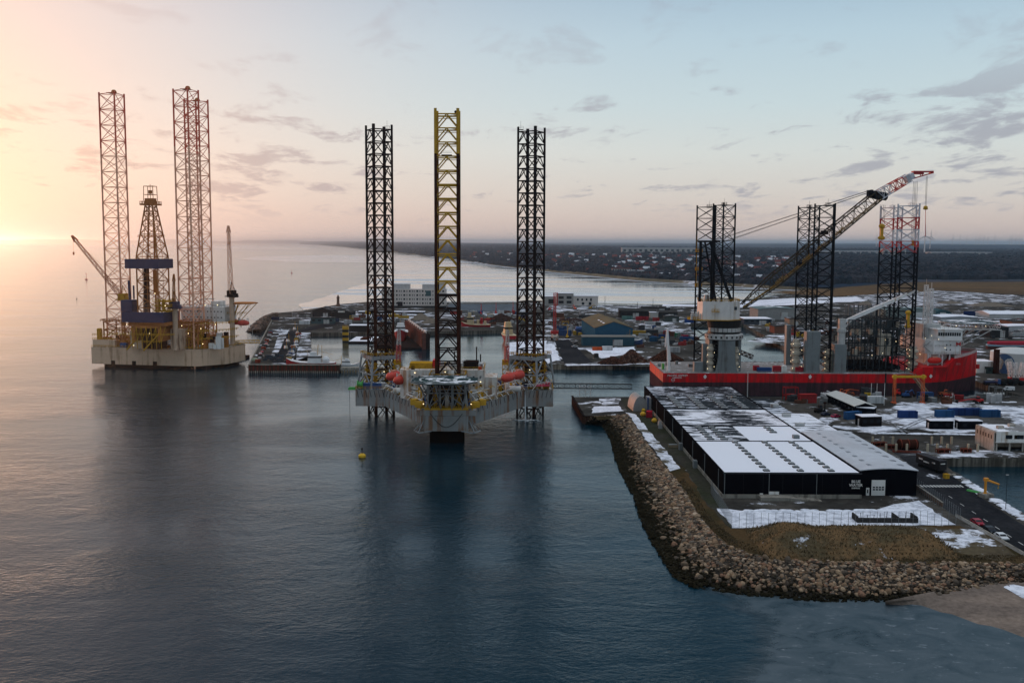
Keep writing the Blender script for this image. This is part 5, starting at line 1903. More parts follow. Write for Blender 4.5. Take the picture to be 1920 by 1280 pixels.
at_ = Vector((xb, 506, zt + .6))
for Y in (-2, -1, 1, 2):
    for z in (0, -2.2):
        cb.bar(at_ + Vector((0, Y * 2, z)), hinge + up * 4 + Vector((0, Y, z * .4)), .06)
cb.build("luffing_rope", m_wire, bo1)
def hook(px, py0, py1, py2, Y, mat, rr, ropes=(-.7, .7), nm="hook_block"):
    a, c, e = Q(px, py0, Y), Q(px, py1, Y), Q(px, py2, Y)
    r0 = MB()
    for dx_ in ropes:
        r0.bar((c.x + dx_, Y, a.z), (c.x + dx_, Y, c.z), .09)
    ro = r0.build("hoist_rope", m_wire, bo1)
    hb = MB()
    hb.ball((c.x, Y, c.z), (rr * 1.3, rr, rr), 8, 5)
    hb.box((c.x, Y, (c.z + e.z) / 2), (rr * 1.1, rr, c.z - e.z))
    hb.ball((c.x, Y, e.z), (rr * 1.5, rr * .7, rr * .8), 8, 5)
    hb.build(nm, mat, ro)
hook(1653.5, 384, 424, 446, Yb, m_yel, 1.3, (-1.2, -.4, .4, 1.2))
hook(1712, 340, 453, 459, Yc, m_yel, .7, (-1, -.3, .3, 1))
hook(1735.5, 330, 389, 391, Yc, m_yel, .9, (-.25, .25))
q = Q(1735.5, 391, Yc)
e = Q(1735, 444, Yc)
MB().bar(q, e, .14).build("hook_rope", m_red, bo1)
hook(1703, 590, 586, 612, 500, m_yel, 1.2, (0,))
# sea-fastening frames for cargo amidships
fr = MB()
xs_ = [Q(px, 650, 499).x for px in (1590, 1602, 1614, 1626, 1638, 1650, 1662, 1674, 1686, 1698)]
lv = [Q(1640, py, 499).z for py in (667, 648, 631, 616, 600)]
for Y in (499, 512, 526):
    for x in xs_:
        fr.bar((x, Y, DZ), (x, Y, lv[-1]), .22)
    for z in lv:
        fr.bar((xs_[0], Y, z), (xs_[-1], Y, z), .26)
    for k in range(0, len(xs_) - 1):
        for z0_, z1_ in zip(lv, lv[1:]):
            if (k * 7 + int(z0_)) % 3 == 0:
                fr.bar((xs_[k], Y, z0_), (xs_[k + 1], Y, z1_), .13)
for x in xs_:
    for z in lv:
        fr.bar((x, 499, z), (x, 526, z), .2)
fro = fr.build("cargo_frame", m_sdark, ship)
cg = MB()
r_ = random.Random(31)
for k in range(46):
    x, z = r_.uniform(xs_[0], xs_[-1]), r_.choice(lv[:4]) + .2
    cg.cut()
    cg.k = r_.choice((0, 0, 1, 2))
    h2_ = r_.uniform(1.2, 3.4)
    cg.box((x, r_.uniform(501, 525), z + h2_ / 2), (r_.uniform(1, 2.8), r_.uniform(1, 3), h2_))
cg.build_each("frame_load", [m_sdark, M("cream_machinery", (.4, .38, .3)), m_sgrey], fro)
lowb = MB()
for k in range(12):
    x = xs_[0] + 2 + k * 2.2
    lowb.cut()
    lowb.bar((x, 501, DZ + 2.4), (x, 530, DZ + 2.4), 1.1, 8)
lowb.build_each("pipe_load", m_legk, fro)
tw = MB()
for px in (1652, 1664):
    q = Q(px, 640, 503)
    tw.cut()
    tw.bx(q.x - 1.3, q.x + 1.3, 502, 505, lv[0], lv[2] + 1)
tw.build_each("cream_module", M("cream_machinery", (.4, .38, .3)), fro)
rk = MB()     # tall thin racks behind
for k in range(11):
    x = Q(1592 + k * 8.2, 590, 534).x
    z = Q(1600, 572, 534).z
    rk.bar((x, 534, DZ), (x, 534, z), .3)
    rk.bar((x, 540, DZ), (x, 540, z), .3)
    rk.bar((x, 534, z), (x, 540, z), .2)
for z in (20, 28, 36):
    rk.bar((Q(1592, 590, 534).x, 534, z), (Q(1674, 590, 534).x, 534, z), .2)
rk.build("cargo_rack", M("rack_grey", (.16, .17, .175), .6), ship)
# knuckle boom crane amidships
q = Q(1577, 646, 500)
kc = MB()
kc.lathe((q.x, 500, q.z), [(1.9, 0), (1.9, 6), (2.3, 6.4), (2.3, 8)], 12)
kc.box((q.x, 500, q.z + 10.4), (3.0, 3.0, 5))
kco = kc.build("knuckle_crane", m_lgrey, ship)
a, c, e = Q(1578, 605, 500), Q(1718, 544.5, 503), Q(1729, 553, 503)
kb = MB()
kb.loft([[(p.x, p.y + i * w2, p.z + j * w2) for i, j in ((-1, -1), (1, -1), (1, 1), (-1, 1))] for p, w2 in ((a, .7), (a.lerp(c, .3), 1.0), (a.lerp(c, .7), .85), (c, .6))])
kb.bar(c, e, .45)
kb.bar(Q(1582, 616, 500), a.lerp(c, .16), .45)
kb.build("crane_boom", m_swhite, kco)
# folded crane on the stern
q = Q(1254, 698, 500)
sc_ = MB()
sc_.lathe((q.x, 501, DZ), [(.9, 0), (.8, 3), (.8, 5)], 10)
a, c, e = Q(1255, 690, 501), Q(1251.5, 617, 501), Q(1247.5, 650, 501)
sc_.bar((q.x, 501, DZ + 4), c, 1.0, 4, .6)
sc_.bar(c, e, .6, 4, .45)
sc_.bar(Q(1257.5, 675, 501), Q(1255, 648, 501), .3)
sc_.build("stern_crane", m_swhite, ship)
# loads on the deck
def deck_box(px0, px1, py0, py1, Y, mat, nm="deck_container"):
    a, c = Q(px0, py0, Y), Q(px1, py1, Y)
    mb = MB()
    mb.bx(a.x, c.x, Y, Y + 2.6, DZ + .14, DZ + .14 + a.z - c.z)
    for k in range(int((c.x - a.x) / .5)):
        mb.bx(a.x + k * .5, a.x + k * .5 + .2, Y - .06, Y, DZ + .3, DZ + a.z - c.z)
    mb.build(nm, mat, ship)
m_cred = M("container_red", (.30, .03, .04), .55)
m_cblue = M("container_blue", (.022, .055, .16), .55)
deck_box(1414, 1424, 684, 693, 505, m_cred)
deck_box(1421, 1447, 690, 698, 500, m_cblue)
deck_box(1451, 1466, 687, 698, 500, m_cred)
deck_box(1466, 1475, 687, 699, 499, m_white)
deck_box(1492, 1506, 688, 697, 500, m_cred)
deck_box(1489, 1503, 679, 687, 506, m_orange)
st = MB()
for k in range(7):
    q = Q(1243 + k * 9, 690, 525 - k)
    st.cut()
    st.box((76 + k * 5.5, 520 + (k % 3) * 6, DZ + .9), (1.6 + k % 2, 1.4, 1.6))
st.build_each("mooring_winch", m_sgrey, ship)
MB().bx(Q(1241, 690, 510).x, Q(1245, 690, 510).x, 509, 511, DZ + .12, DZ + 3).build("hi_vis_box", m_green, ship)
# deckhouse
wx0, wx1 = Q(1739, 650, 501).x, Q(1802, 650, 501).x
dh = MB()
dh.prism([(wx0, 504), (wx0 + 3, 501), (wx1, 501), (wx1, 537), (wx0, 537)], 20.4, 27.3)
dho = dh.build("deckhouse", m_swhite, ship)
db = MB()
db.bx(wx0 + 2, wx0 + 12, 506, 532, 14.6, 20.4)
db.bx(wx0 + 14.5, wx1 - .3, 503, 535, 14.6, 20.4)
for x in (wx0 + 1, wx0 + 8, wx1 - 5):
    db.bar((x, 502, 14.6), (x, 502, 20.4), .4, 8)
db.build("lower_deckhouse", m_swhite, dho)
br = MB()
bx0, bx1 = Q(1752, 630, 501).x, Q(1802, 630, 501).x
br.prism([(bx0, 506), (bx0 + 1.5, 500.5), (bx1, 499.5), (bx1, 538.5), (bx0, 538.5)], 27.3, 32.4)
br.prism([(bx0 - .3, 505.5), (bx0 + 1.2, 500), (bx1 + .3, 499), (bx1 + .3, 539), (bx0 - .3, 539)], 32.4, 32.9)
bro = br.build("bridge", m_swhite, dho)
wd = MB()
for k in range(10):
    wd.cut()
    x = bx0 + 2.1 + k * 1.1
    wd.box((x, 500.4 - k * .085, 30.4), (.85, .16, 1.7), R(-4))
wd.build_each("bridge_window", m_glass, bro)
wd = MB()
for z in (22.6, 25.0):
    for x in (wx0 + 9.5, wx0 + 11.4):
        wd.cut()
        wd.box((x, 500.95, z), (.6, .12, .7))
wd.build_each("cabin_window", m_glass, dho)
lgq = Q(1797, 645, 501)
lo = MB()
for s_ in (-1, 1):
    lo.box((lgq.x + s_ * .95, 500.93, lgq.z), (.5, .12, 2.0))
    lo.add([(lgq.x, 500.9, lgq.z - .35), (lgq.x, 500.9, lgq.z + .35), (lgq.x + s_ * .8, 500.9, lgq.z + 1.0), (lgq.x + s_ * .8, 500.9, lgq.z - 1.0)], [(0, 1, 2, 3)])
lo.build("house_logo", m_red, dho)
fn = MB()
fn.bx(Q(1728, 620, 510).x, Q(1760, 620, 510).x, 508, 530, 20.4, Q(1745, 607, 510).z)
fn.build("funnel_casing", m_lgrey, dho)
for px in (1734, 1744):
    q = Q(px, 607, 512)
    t_ = Q(px, 534 if px < 1740 else 541, 512)
    mm = MB().truss((q.x, 512, q.z), (q.x, 512, t_.z), 1.7, 1.5, 12, .17, .1)
    mm.bar((q.x, 512, t_.z), (q.x, 512, t_.z + 3), .1)
    mm.build("lattice_mast", m_swhite, dho)
lifeboat(ship, (Q(1753, 676, 500).x, 500.5, 17.2), 0.05, 7.2, M("lifeboat_red", (.52, .03, .02), .4))
wl = MB()
for z in (14.7, 20.5, 24, 27.4, 33.0):
    wl.rail([(wx0 - 2, 503, z), (wx0 + 4, 500.8, z), (wx1 - (0 if z < 25 else 3), 500.6, z)], 1.1, .06, 1.8)
wl.path([(wx0 - 1, 503, 14.7), (wx0 + 3, 502, 20.5), (wx0 - 1, 503, 24), (wx0 + 3, 502, 27.4)], .25)
wl.build("railing", m_rail, dho)
hx = Q(1817, 604, 519)
hd = MB()
hd.prism([(hx.x + 14 * math.cos(math.pi / 8 + k * math.pi / 4), 519 + 14 * math.sin(math.pi / 8 + k * math.pi / 4)) for k in range(8)], hx.z - .4, hx.z + .2)
hdo = hd.build("helideck", M("helideck_green", (.05, .08, .07)), ship)
ht = MB()
for k in range(12):
    a0, a1 = k * math.pi / 6, (k + 1) * math.pi / 6
    p0, p1 = Vector((hx.x + 14.6 * math.cos(a0), 519 + 14.6 * math.sin(a0), hx.z + .1)), Vector((hx.x + 14.6 * math.cos(a1), 519 + 14.6 * math.sin(a1), hx.z + .1))
    ht.bar(p0, p1, .14)
    ht.bar(p0 - Vector((0, 0, 2.6)) * .9, p1 - Vector((0, 0, 2.4)), .1)
    ht.bar(p0, p0 - Vector((0, 0, 2.4)), .1)
for y in (511, 519, 527):
    ht.bar((wx1 - 6, y, hx.z - 3.2), (hx.x + 13, y, hx.z - 3.2), .25)
    for k in range(8):
        x = wx1 - 6 + k * 3.6
        ht.bar((x, y, hx.z - 3.2), (x + 1.8, y, hx.z - .4), .12)
        ht.bar((x + 3.6, y, hx.z - 3.2), (x + 1.8, y, hx.z - .4), .12)
    ht.bar((hx.x + 8, y, hx.z - 3.2), (wx1 + 1, y * .6 + 519 * .4, 20.6), .3, 6)
    ht.bar((wx1, y, hx.z - 3.2), (wx1, y, 24), .25)
    ht.bar((wx1, y, 25), (wx1 + 7, y, hx.z - 3.2), .16)
    ht.bar((wx1 + 3, y, hx.z - 3.2), (wx1 + 6, y, 24), .14)
ht.build("helideck_truss", m_swhite, hdo)
LP2 = [Q(px, py, 499) for px, py in ((1760, 636), (1772, 652), (1747, 629), (1735, 634), (1580, 690), (1610, 667), (1635, 666), (1655, 662), (1680, 640), (1700, 655), (1600, 700), (1700, 690), (1830, 604 + 8), (1848, 611), (1793, 611), (1660, 637))]
lamps(ship, [tuple(p) for p in LP] + [(p.x, p.y, p.z) for p in LP2], .15)
MB.OFF = Vector((0, 0, 0))
# ------------------------------------------------------------------ generic kinds
m_tyre = M("tyre_rubber", (0.018, 0.018, 0.018), .8)
m_cblk = M("cladding_black", (0.0045, 0.0050, 0.0075), .6, var=.12, stripes=(3.0, 'X'))
m_cblk2 = M("cladding_black_side", (0.010, 0.0085, 0.0090), .6, var=.12, stripes=(3.0, 'Y'))  # lighter, warmer copy of the cladding: side light put into the colour
m_conc = M("concrete", (0.26, 0.24, 0.205), .85, var=.25, streak=((.08, .07, .06), .12))
m_snowroof = M("snowy_roof", (0.72, 0.73, 0.78), .8, var=.06, bump=.03)
m_wood = M("weathered_wood", (0.22, 0.17, 0.11), .8, var=.3)
CAR = {}
def car(label, x, y, rz, col, z=G, L=4.3, group=None, van=False, small=False):
    key = (col, van, small)
    if key in CAR:
        return copy_tree(CAR[key], (x, y, z), rz, label, group)
    c = thing("parked_van" if van else "parked_car", label, "van" if van else "car", (x, y, z), rz, group)
    pm = M("car_paint_%s" % "_".join("%d" % (v * 1000) for v in col), col, .3, var=.05)
    W, H = .88, (1.0 if van else .72)
    b_ = MB()
    if van:
        prof = [(-2.4, .35), (2.3, .35), (2.45, .9), (2.2, 1.15), (1.6, 1.95), (-2.35, 2.0), (-2.45, .9)]
    else:
        prof = [(-2.05, .35), (2.05, .35), (2.15, .6), (2.05, .78), (1.05, .93), (.4, 1.38), (-1.15, 1.42), (-1.95, .95), (-2.15, .85), (-2.15, .5)]
    b_.extrude(prof, -W, W, 'y')
    b_.build("body", pm, c)
    if not small:
        g_ = MB()
        for s in (-1, 1):
            g_.add([(p[0], s * (W + .012), p[1]) for p in ([(-1.05, .95), (.95, .95), (.38, 1.30), (-1.05, 1.33)] if not van else [(.7, 1.2), (1.9, 1.2), (1.5, 1.8), (.7, 1.82)])], [(0, 1, 2, 3)])
        fw = [(1.0, .97), (.44, 1.36)] if not van else [(2.16, 1.2), (1.66, 1.88)]
        g_.add([(fw[0][0] + .02, -W * .9, fw[0][1]), (fw[0][0] + .02, W * .9, fw[0][1]), (fw[1][0] + .02, W * .85, fw[1][1]), (fw[1][0] + .02, -W * .85, fw[1][1])], [(0, 1, 2, 3)])
        if not van:
            g_.add([(-1.88, -W * .9, 1.0), (-1.88, W * .9, 1.0), (-1.22, W * .85, 1.40), (-1.22, -W * .85, 1.40)], [(3, 2, 1, 0)])
        g_.build("windows", m_glass, c)
        for i in (-1.35, 1.35):
            for s in (-1, 1):
                MB().lathe((i, s * (W - .02), .33), [(0, -.12), (.33, -.12), (.33, .12), (0, .12)], 12, 'y').build("wheel", m_tyre, c)
        for s in (-1, 1):
            MB().box((2.14, s * .62, .66), (.06, .36, .14)).build("headlight", m_lgrey, c)
    CAR[key] = c
    return c
CONT = {}
def container(label, x, y, rz, col, L=6.06, z=G, group=None, top=False, H=2.6, name="shipping_container", W=2.44):
    key = (col, L, H, top, name)
    if key in CONT:
        return copy_tree(CONT[key], (x, y, z), rz, label, group)
    c = thing(name, label, "container", (x, y, z), rz, group)
    pm = M("container_%s" % "_".join("%d" % (v * 1000) for v in col), col, .55, var=.18, streak=((col[0] * .5, col[1] * .5, col[2] * .5), .1))
    b_ = MB()
    b_.bx(-L / 2 + .06, L / 2 - .06, -W / 2 + .06, W / 2 - .06, .12, H - .06)
    for k in range(int(L / .55)):
        for s in (-1, 1):
            b_.box((-L / 2 + .4 + k * .55, s * (W / 2 - .045), H / 2), (.26, .06, H - .4))
    for i in (-1, 1):
        for j in (-1, 1):
            b_.box((i * (L / 2 - .08), j * (W / 2 - .08), H / 2), (.17, .17, H - .02))
    b_.bx(-L / 2 + .1, L / 2 - .1, -W / 2, -W / 2 + .1, 0, .16)
    b_.bx(-L / 2 + .1, L / 2 - .1, W / 2 - .1, W / 2, 0, .16)
    b_.build("body", pm, c)
    for s in (-1, 1):
        d_ = MB().box((-L / 2 + .02, s * W / 4, H / 2), (.07, W / 2 - .16, H - .36))
        d_.bar((-L / 2 - .04, s * W / 6, .3), (-L / 2 - .04, s * W / 6, H - .3), .03)
        d_.build("door", pm, c)
    if top:
        MB().bx(-L / 2 + .05, L / 2 - .05, -W / 2 + .05, W / 2 - .05, H - .05, H + .05).build("roof", m_snowroof, c)
    CONT[key] = c
    return c
def cabin(label, x, y, rz, L, W, H, wall, roofm, z=G, nwin=3, name="site_cabin", cat="cabin", group=None, gable=0.0, door=True, axis_win=-1):
    c = thing(name, label, cat, (x, y, z), rz, group)
    b_ = MB()
    if gable:
        b_.extrude([(-W / 2, 0), (W / 2, 0), (W / 2, H), (0, H + gable), (-W / 2, H)], -L / 2, L / 2, 'x')
    else:
        b_.bx(-L / 2, L / 2, -W / 2, W / 2, 0, H)
    b_.build("wall", wall, c)
    r_ = MB()
    o_ = .25
    if gable:
        for s in (-1, 1):
            sl = gable / (W / 2)
            e = W / 2 + o_
            r_.add([(i * (L / 2 + o_), s * q, H + gable + .05 - sl * q + dz) for dz in (0, .22) for i, q in ((-1, 0), (1, 0), (1, e), (-1, e))],
                   [(0, 1, 2, 3), (7, 6, 5, 4), (0, 4, 5, 1), (1, 5, 6, 2), (2, 6, 7, 3), (3, 7, 4, 0)])
    else:
        r_.bx(-L / 2 - o_ * .5, L / 2 + o_ * .5, -W / 2 - o_ * .5, W / 2 + o_ * .5, H + .003, H + .22)
    r_.build("roof", roofm, c)
    for k in range(nwin):
        xx = -L / 2 + L * (k + .5) / nwin
        MB().box((xx, axis_win * (W / 2 + .01), H * .55), (min(1.6, L / nwin * .55), .06, H * .32)).build("window", m_glass, c)
    if door:
        MB().box((-L / 2 - .01, 0, H * .36), (.06, min(1.0, W * .4), H * .7)).build("door", m_lgrey, c)
    return c
def pole(name, label, cat, p, h, r=.07, mat=None, group=None, arm=0.0, z=None):
    c = thing(name, label, cat, (p[0], p[1], G if z is None else z), 0, group)
    MB().bar((0, 0, 0), (0, 0, h), r, 6, r * .7).build("pole", mat or m_lgrey, c)
    if arm:
        MB().bar((0, 0, h), (arm, 0, h + .2), r * .6).box((arm, 0, h + .18), (.7, .3, .14)).build("lamp_head", m_lgrey, c)
    return c

# ------------------------------------------------------------------ the black warehouse
WX0, WX1, WY0, WY1, WZ = 60.0, 99.3, 282.0, 455.0, 10.3
wh = thing("warehouse", "long black warehouse with snowy flat roof beside the stone bank", "warehouse", (80, 282, G))
MB.OFF = Vector((80, 282, G))
mb = MB()
mb.k = 0
mb.bx(WX0, WX1, WY0, WY0 + .4, G + 1.1, WZ)
mb.k = 1
mb.bx(WX0, WX0 + .4, WY0 + .4, WY1, G + 1.1, WZ)
mb.bx(WX1 - .4, WX1, WY0 + .4, WY1, G + 1.1, WZ)
mb.k = 0
mb.bx(WX0, WX1, WY1, WY1 + .4, G + 1.1, WZ)
mb.build("wall", [m_cblk, m_cblk2], wh)
mb = MB()
mb.bx(WX0 - .25, WX1 + .05, WY0 - .25, WY0 + .2, G - .5, G + 1.12)
mb.bx(WX0 - .25, WX0 + .2, WY0 + .2, WY1 - 30, G - .5, G + 1.12)
mb.bx(WX0 + .2, WX1, WY0 + .2, WY1, G, G + 1.0)
mb.build("plinth", m_conc, wh)
def roofmat(name, base, snow, sc_, stretch, cut):
    m = bpy.data.materials.new(name)
    m.use_nodes = True
    t = m.node_tree
    b = t.nodes['Principled BSDF']
    pos = nd(t, 'ShaderNodeNewGeometry').outputs['Position']
    s1 = noise(t, mapping(t, pos, stretch), sc_, 9.0, 0.70, .8)
    s2 = noise(t, pos, 0.045, 3.0, 0.5)
    f = mth(t, 'ADD', mth(t, 'MULTIPLY', s1, .65), mth(t, 'MULTIPLY', s2, .35))
    t.links.new(mixc(t, maprange(t, f, cut, cut + .035), c4(base), c4(snow)), b.inputs['Base Color'])
    b.inputs['Roughness'].default_value = .75
    b.inputs['Specular IOR Level'].default_value = .12
    MATS[name] = m
    return m
RS = (0.74, 0.75, 0.80)
r_front = roofmat("roof_front", (.10, .11, .13), RS, .12, (1, 1, 1), .335)
r_mid = roofmat("roof_middle", (.007, .011, .016), RS, .32, (.32, 1.25, 1), .465)
r_back = roofmat("roof_back", (.006, .010, .014), (.52, .55, .61), .34, (.40, 1.2, 1), .515)
r_far = roofmat("roof_far", (.006, .009, .013), (.52, .55, .61), .40, (.5, 1.0, 1), .505)
for (ya, yb, zz, mm, nm) in ((WY0 + .3, 328, WZ - .10, r_front, "roof"), (328.6, 356, WZ - .18, r_mid, "roof"), (356.3, 392, WZ - .14, r_mid, "roof"), (392.3, 427, WZ - .14, r_back, "roof"), (427.3, WY1, WZ - .12, r_far, "roof")):
    if ya < 350 and ya > 300:
        MB().bx(WX0 + .3, 78.6, ya, yb, zz - .5, zz).build(nm, mm, wh)
        MB().bx(78.6, WX1 - .3, ya, yb, zz - .5, zz + .04).build(nm, r_front, wh)
    else:
        MB().bx(WX0 + .3, WX1 - .3, ya, yb, zz - .5, zz).build(nm, mm, wh)
mb = MB()
for ya in (328.3, 356.15, 392.15, 427.15):
    mb.bx(WX0 + .4, WX1 - .4, ya - .2, ya + .2, WZ - .3, WZ + .12)
mb.bx(WX0 - .05, WX0 + .35, WY0 - .05, WY1 + .1, WZ, WZ + .12)
mb.bx(WX0 + .35, WX1, WY0 - .05, WY0 + .3, WZ, WZ + .10)
mb.bx(WX1 - .35, WX1 + .05, WY0 + .3, WY1 + .1, WZ, WZ + .12)
mb.build("parapet", m_cblk, wh)
m_sky1 = M("skylight_dome", (.22, .23, .235), .35, var=.2, snow=(.15, .6))
m_curb = M("skylight_curb", (.05, .055, .06), .6)
def skylight(x, y, w, l, z):
    mb = MB()
    mb.k = 1
    mb.bx(x - w / 2 - .12, x + w / 2 + .12, y - l / 2 - .12, y + l / 2 + .12, z - .05, z + .32)
    mb.k = 0
    mb.box((x, y, z + .46), (w, l, .28), 0, (.75, .75))
    mb.build("skylight", [m_sky1, m_curb], wh)
for x in (72.9, 82.6, 91.4):
    for k in range(10):
        skylight(x, 285.0 + k * 4.55, 1.5, 1.4, WZ - .1)
for x in (66, 70.5, 78, 82.5, 90):
    for k in range(6):
        if x < 78 or (x > 84 and k > 2):
            skylight(x, 331.5 + k * 4.2, 2.1, 1.3, WZ - .16)
for x in (67, 75.5, 84, 92):
    for k in range(8):
        skylight(x, 395 + k * 4.2, 3.0, 1.2, WZ - .14)
hatch = MB()
for x, y in ((95, 334), (93, 420)):
    hatch.cut()
    hatch.bx(x - 1, x + 1, y - 1, y + 1, WZ - .1, WZ + 1.0)
hatch.build_each("roof_fan", m_sgrey, wh)
gx = lambda px: PX(px, WY0)
gz = lambda py: Q(1450, py, WY0).z
d_ = MB().bx(gx(1449), gx(1469), WY0 - .09, WY0 + .02, gz(938.5), gz(921))
for k in range(6):
    z = gz(938) + (gz(921) - gz(938)) * k / 6
    d_.bx(gx(1449) + .05, gx(1469) - .05, WY0 - .12, WY0 - .09, z, z + .05)
d_.build("roller_door", m_white, wh)
MB().bx(gx(1432.5), gx(1438.5), WY0 - .09, WY0 + .02, gz(939), gz(924)).build("door", m_white, wh)
rp = MB()
rp.bx(gx(1430), gx(1475), WY0 - 3.2, WY0 - .26, G, G + 1.0)
rp.add([(gx(1475), WY0 - 3.2, G), (gx(1545), WY0 - 3.2, G), (gx(1545), WY0 - .26, G), (gx(1475), WY0 - .26, G), (gx(1475), WY0 - 3.2, G + 1.0), (gx(1475), WY0 - .26, G + 1.0)], [(0, 1, 4), (3, 5, 2), (4, 1, 2, 5)])
rp.build("loading_ramp", m_conc, wh)
# lettering
sx_ = gx(1614.5)
offv = MB.OFF
for body, py, size in (("BLUE", 902.4, .95), ("WATER", 909.2, .95), ("SHIPPING", 914.6, .48)):
    z = Q(1614, py, WY0).z
    text_mesh("lettering", body, size * 1.18, m_white, wh, (sx_ - offv.x, WY0 - .1 - offv.y, z - offv.z), (R(90), 0, 0), .05, xs=1.0)
dp = MB()
for k in range(8):
    dp.cut()
    y = WY0 + 6 + k * 21
    dp.bar((WX0 - .12, y, G + .3), (WX0 - .12, y, WZ - .2), .10, 6)
for x in (WX0 + .4, 73, 86.5):
    dp.cut()
    dp.bar((x, WY0 - .12, G + .3), (x, WY0 - .12, WZ - .2), .09, 6)
dp.build_each("downpipe", m_sgrey, wh)
MB().bx(WX0 - .12, WX1, WY0 - .10, WY0 - .02, WZ - .28, WZ - .03).build("fascia", M("fascia_grey", (.05, .055, .06), .7), wh)
for k in range(7):
    MB().bx(WX0 + 5.6 * k + .1, WX0 + 5.6 * k + .16, WY0 - .03, WY0 + .01, G + 1.15, WZ - .3).build("cladding_seam", M("seam", (.03, .032, .035), .7), wh)
vent = MB()
for x, y in ((WX0 - .3, 320), (WX0 - .3, 348)):
    vent.cut()
    vent.bx(x - 1.2, x, y, y + 2.2, G, G + 2.4)
vent.build_each("wall_unit", m_sgrey, wh)
MB.OFF = Vector((0, 0, 0))

# lower flat annex behind, and the grey arched hall beside it
MB.OFF = Vector((108, 395, G))
an = thing("flat_annex", "low black flat roofed annex with snow behind the grey arched hall", "annex", (108, 395, G))
AX0, AX1 = 99.6, 117.0
MB().bx(AX0, AX1, 352, 395, G, 8.2).bx(AX0, AX1 - 5, 395.1, 436, G, 7.6).build("wall", m_cblk2, an)
MB().bx(AX0 + .3, AX1 - .3, 352.3, 380, 8.0, 8.35).bx(AX0 + .3, AX1 - .3, 380.2, 394.6, 8.0, 8.3).build("roof", r_mid, an)
MB().bx(AX0 + .3, AX1 - 5.3, 395.4, 435.6, 7.5, 7.85).build("roof", r_back, an)
mb = MB()
for x, y in ((104, 366), (104.5, 386), (106, 410)):
    mb.cut()
    mb.bx(x, x + 3.2, y, y + 1.6, 8.3, 9.5)
mb.build_each("roof_fan", m_lgrey, an)
MB.OFF = Vector((108, 286, G))
ar = thing("arched_hall", "black fronted hall with pale arched roof and white gate beside the crossing", "hall", (108, 286, G))
HX0, HX1, HY0, HY1 = 99.7, 116.2, 285.4, 344.0
mb = MB()
mb.k = 0
N_ = 10
arc = [(HX1 - (HX1 - HX0) * k / N_, 10.3 + .60 * math.sin(math.pi * k / N_)) for k in range(N_ + 1)]
mb.extrude([(HX0, G), (HX1, G)] + arc, HY0, HY1, 'y')
mb.build("wall", m_cblk, ar)
mb = MB()
arc2 = [(HX1 + .3 - (HX1 - HX0 + .3) * k / N_, 10.5 + .60 * math.sin(math.pi * k / N_)) for k in range(N_ + 1)]
mb.extrude(arc2 + [(x, z - .25) for x, z in reversed(arc2)], HY0 - .3, HY1 + .3, 'y')
mb.build("roof", M("frosted_roof", (.44, .46, .49), .6, var=.16, scale=.08, stripes=(1.0, 'Y')), ar)
mb = MB()
for k in range(9):
    for x, zz in ((103.5, 10.86), (112.4, 10.80)):
        mb.cut()
        mb.bx(x, x + 1.6, HY0 + 4 + k * 6, HY0 + 6 + k * 6, zz, zz + .12)
mb.build_each("skylight", M("roof_light", (.20, .21, .23), .4), ar)
hx_ = lambda px: PX(px, HY0)
hz_ = lambda py: Q(1660, py, HY0).z
g_ = MB().bx(hx_(1644.5), hx_(1670.5), HY0 - .09, HY0 + .02, G + .05, hz_(899.5))
for k in range(8):
    z = G + .1 + (hz_(899.5) - G) * k / 8
    g_.bx(hx_(1645), hx_(1670), HY0 - .12, HY0 - .09, z, z + .05)
go = g_.build("sectional_gate", m_white, ar)
mb = MB()
for k in range(4):
    for z in (913.0, 917.2):
        mb.cut()
        mb.box((hx_(1649 + k * 5.7), HY0 - .13, hz_(z)), (.62, .03, .42))
mb.build_each("window", m_glass, go)
do_ = MB().bx(hx_(1634.5), hx_(1640.5), HY0 - .09, HY0 + .02, G + .05, hz_(914)).build("door", m_white, ar)
MB().box((hx_(1637.5), HY0 - .11, G + 1.3), (.35, .03, 1.1)).build("window", m_glass, do_)
MB.OFF = Vector((0, 0, 0))

# ------------------------------------------------------------------ fences and walls
m_post = M("fence_steel", (.20, .21, .22), .5)
def fence(label, pts, h, step, z=G, arms=True, mat=None):
    f = thing("wire_fence", label, "fence", (pts[0][0], pts[0][1], z))
    o_ = Vector((pts[0][0], pts[0][1], 0))
    ln = [Vector((p[0], p[1], 0)) - o_ for p in pts]
    cnt = 0
    wire = MB()
    for a, c in zip(ln, ln[1:]):
        n = max(1, int((c - a).length / step))
        for k in range(n + (c is ln[-1])):
            p = a.lerp(c, k / n)
            MB().bar(p, p + Vector((0, 0, h)), .05, 5).build("fence_post", mat or m_post, f)
            cnt += 1
        d = (c - a)
        nw = max(2, int(d.length / .5))
        for q in range(5):
            wire.bar(a + Vector((0, 0, h * (.08 + .22 * q))), c + Vector((0, 0, h * (.08 + .22 * q))), .008, 3)
        for k in range(nw):
            p = a.lerp(c, k / nw)
            wire.bar(p + Vector((0, 0, .05)), p + Vector((0, 0, h * .95)), .006, 3)
    wire.build("wire_mesh", mat or m_post, f)
    return f
fa, fb_, fc = P(1372, 990.5), P(1792, 985), P(1333, 925)
fence("tall wire mesh fence across the snow in front of the black warehouse", [fa, fb_], 4.0, 1.85)
fence("wire mesh fence climbing from the snow corner along the grassy bank", [fc, fa], 3.8, 1.6)
w0, w1, w2 = P(1716, 917), P(1764, 950), P(1800, 974)
fence("steel palisade fence on the brown wall beside the road", [w0, w1], 3.6, 1.5)
fence("wire gate fence between the brown wall and the parked cars", [w1, w2], 3.2, 1.4)
st = MB()
st.bar(Vector((0, 0, 3.4)), Vector((2.4, .1, .2)), .06)
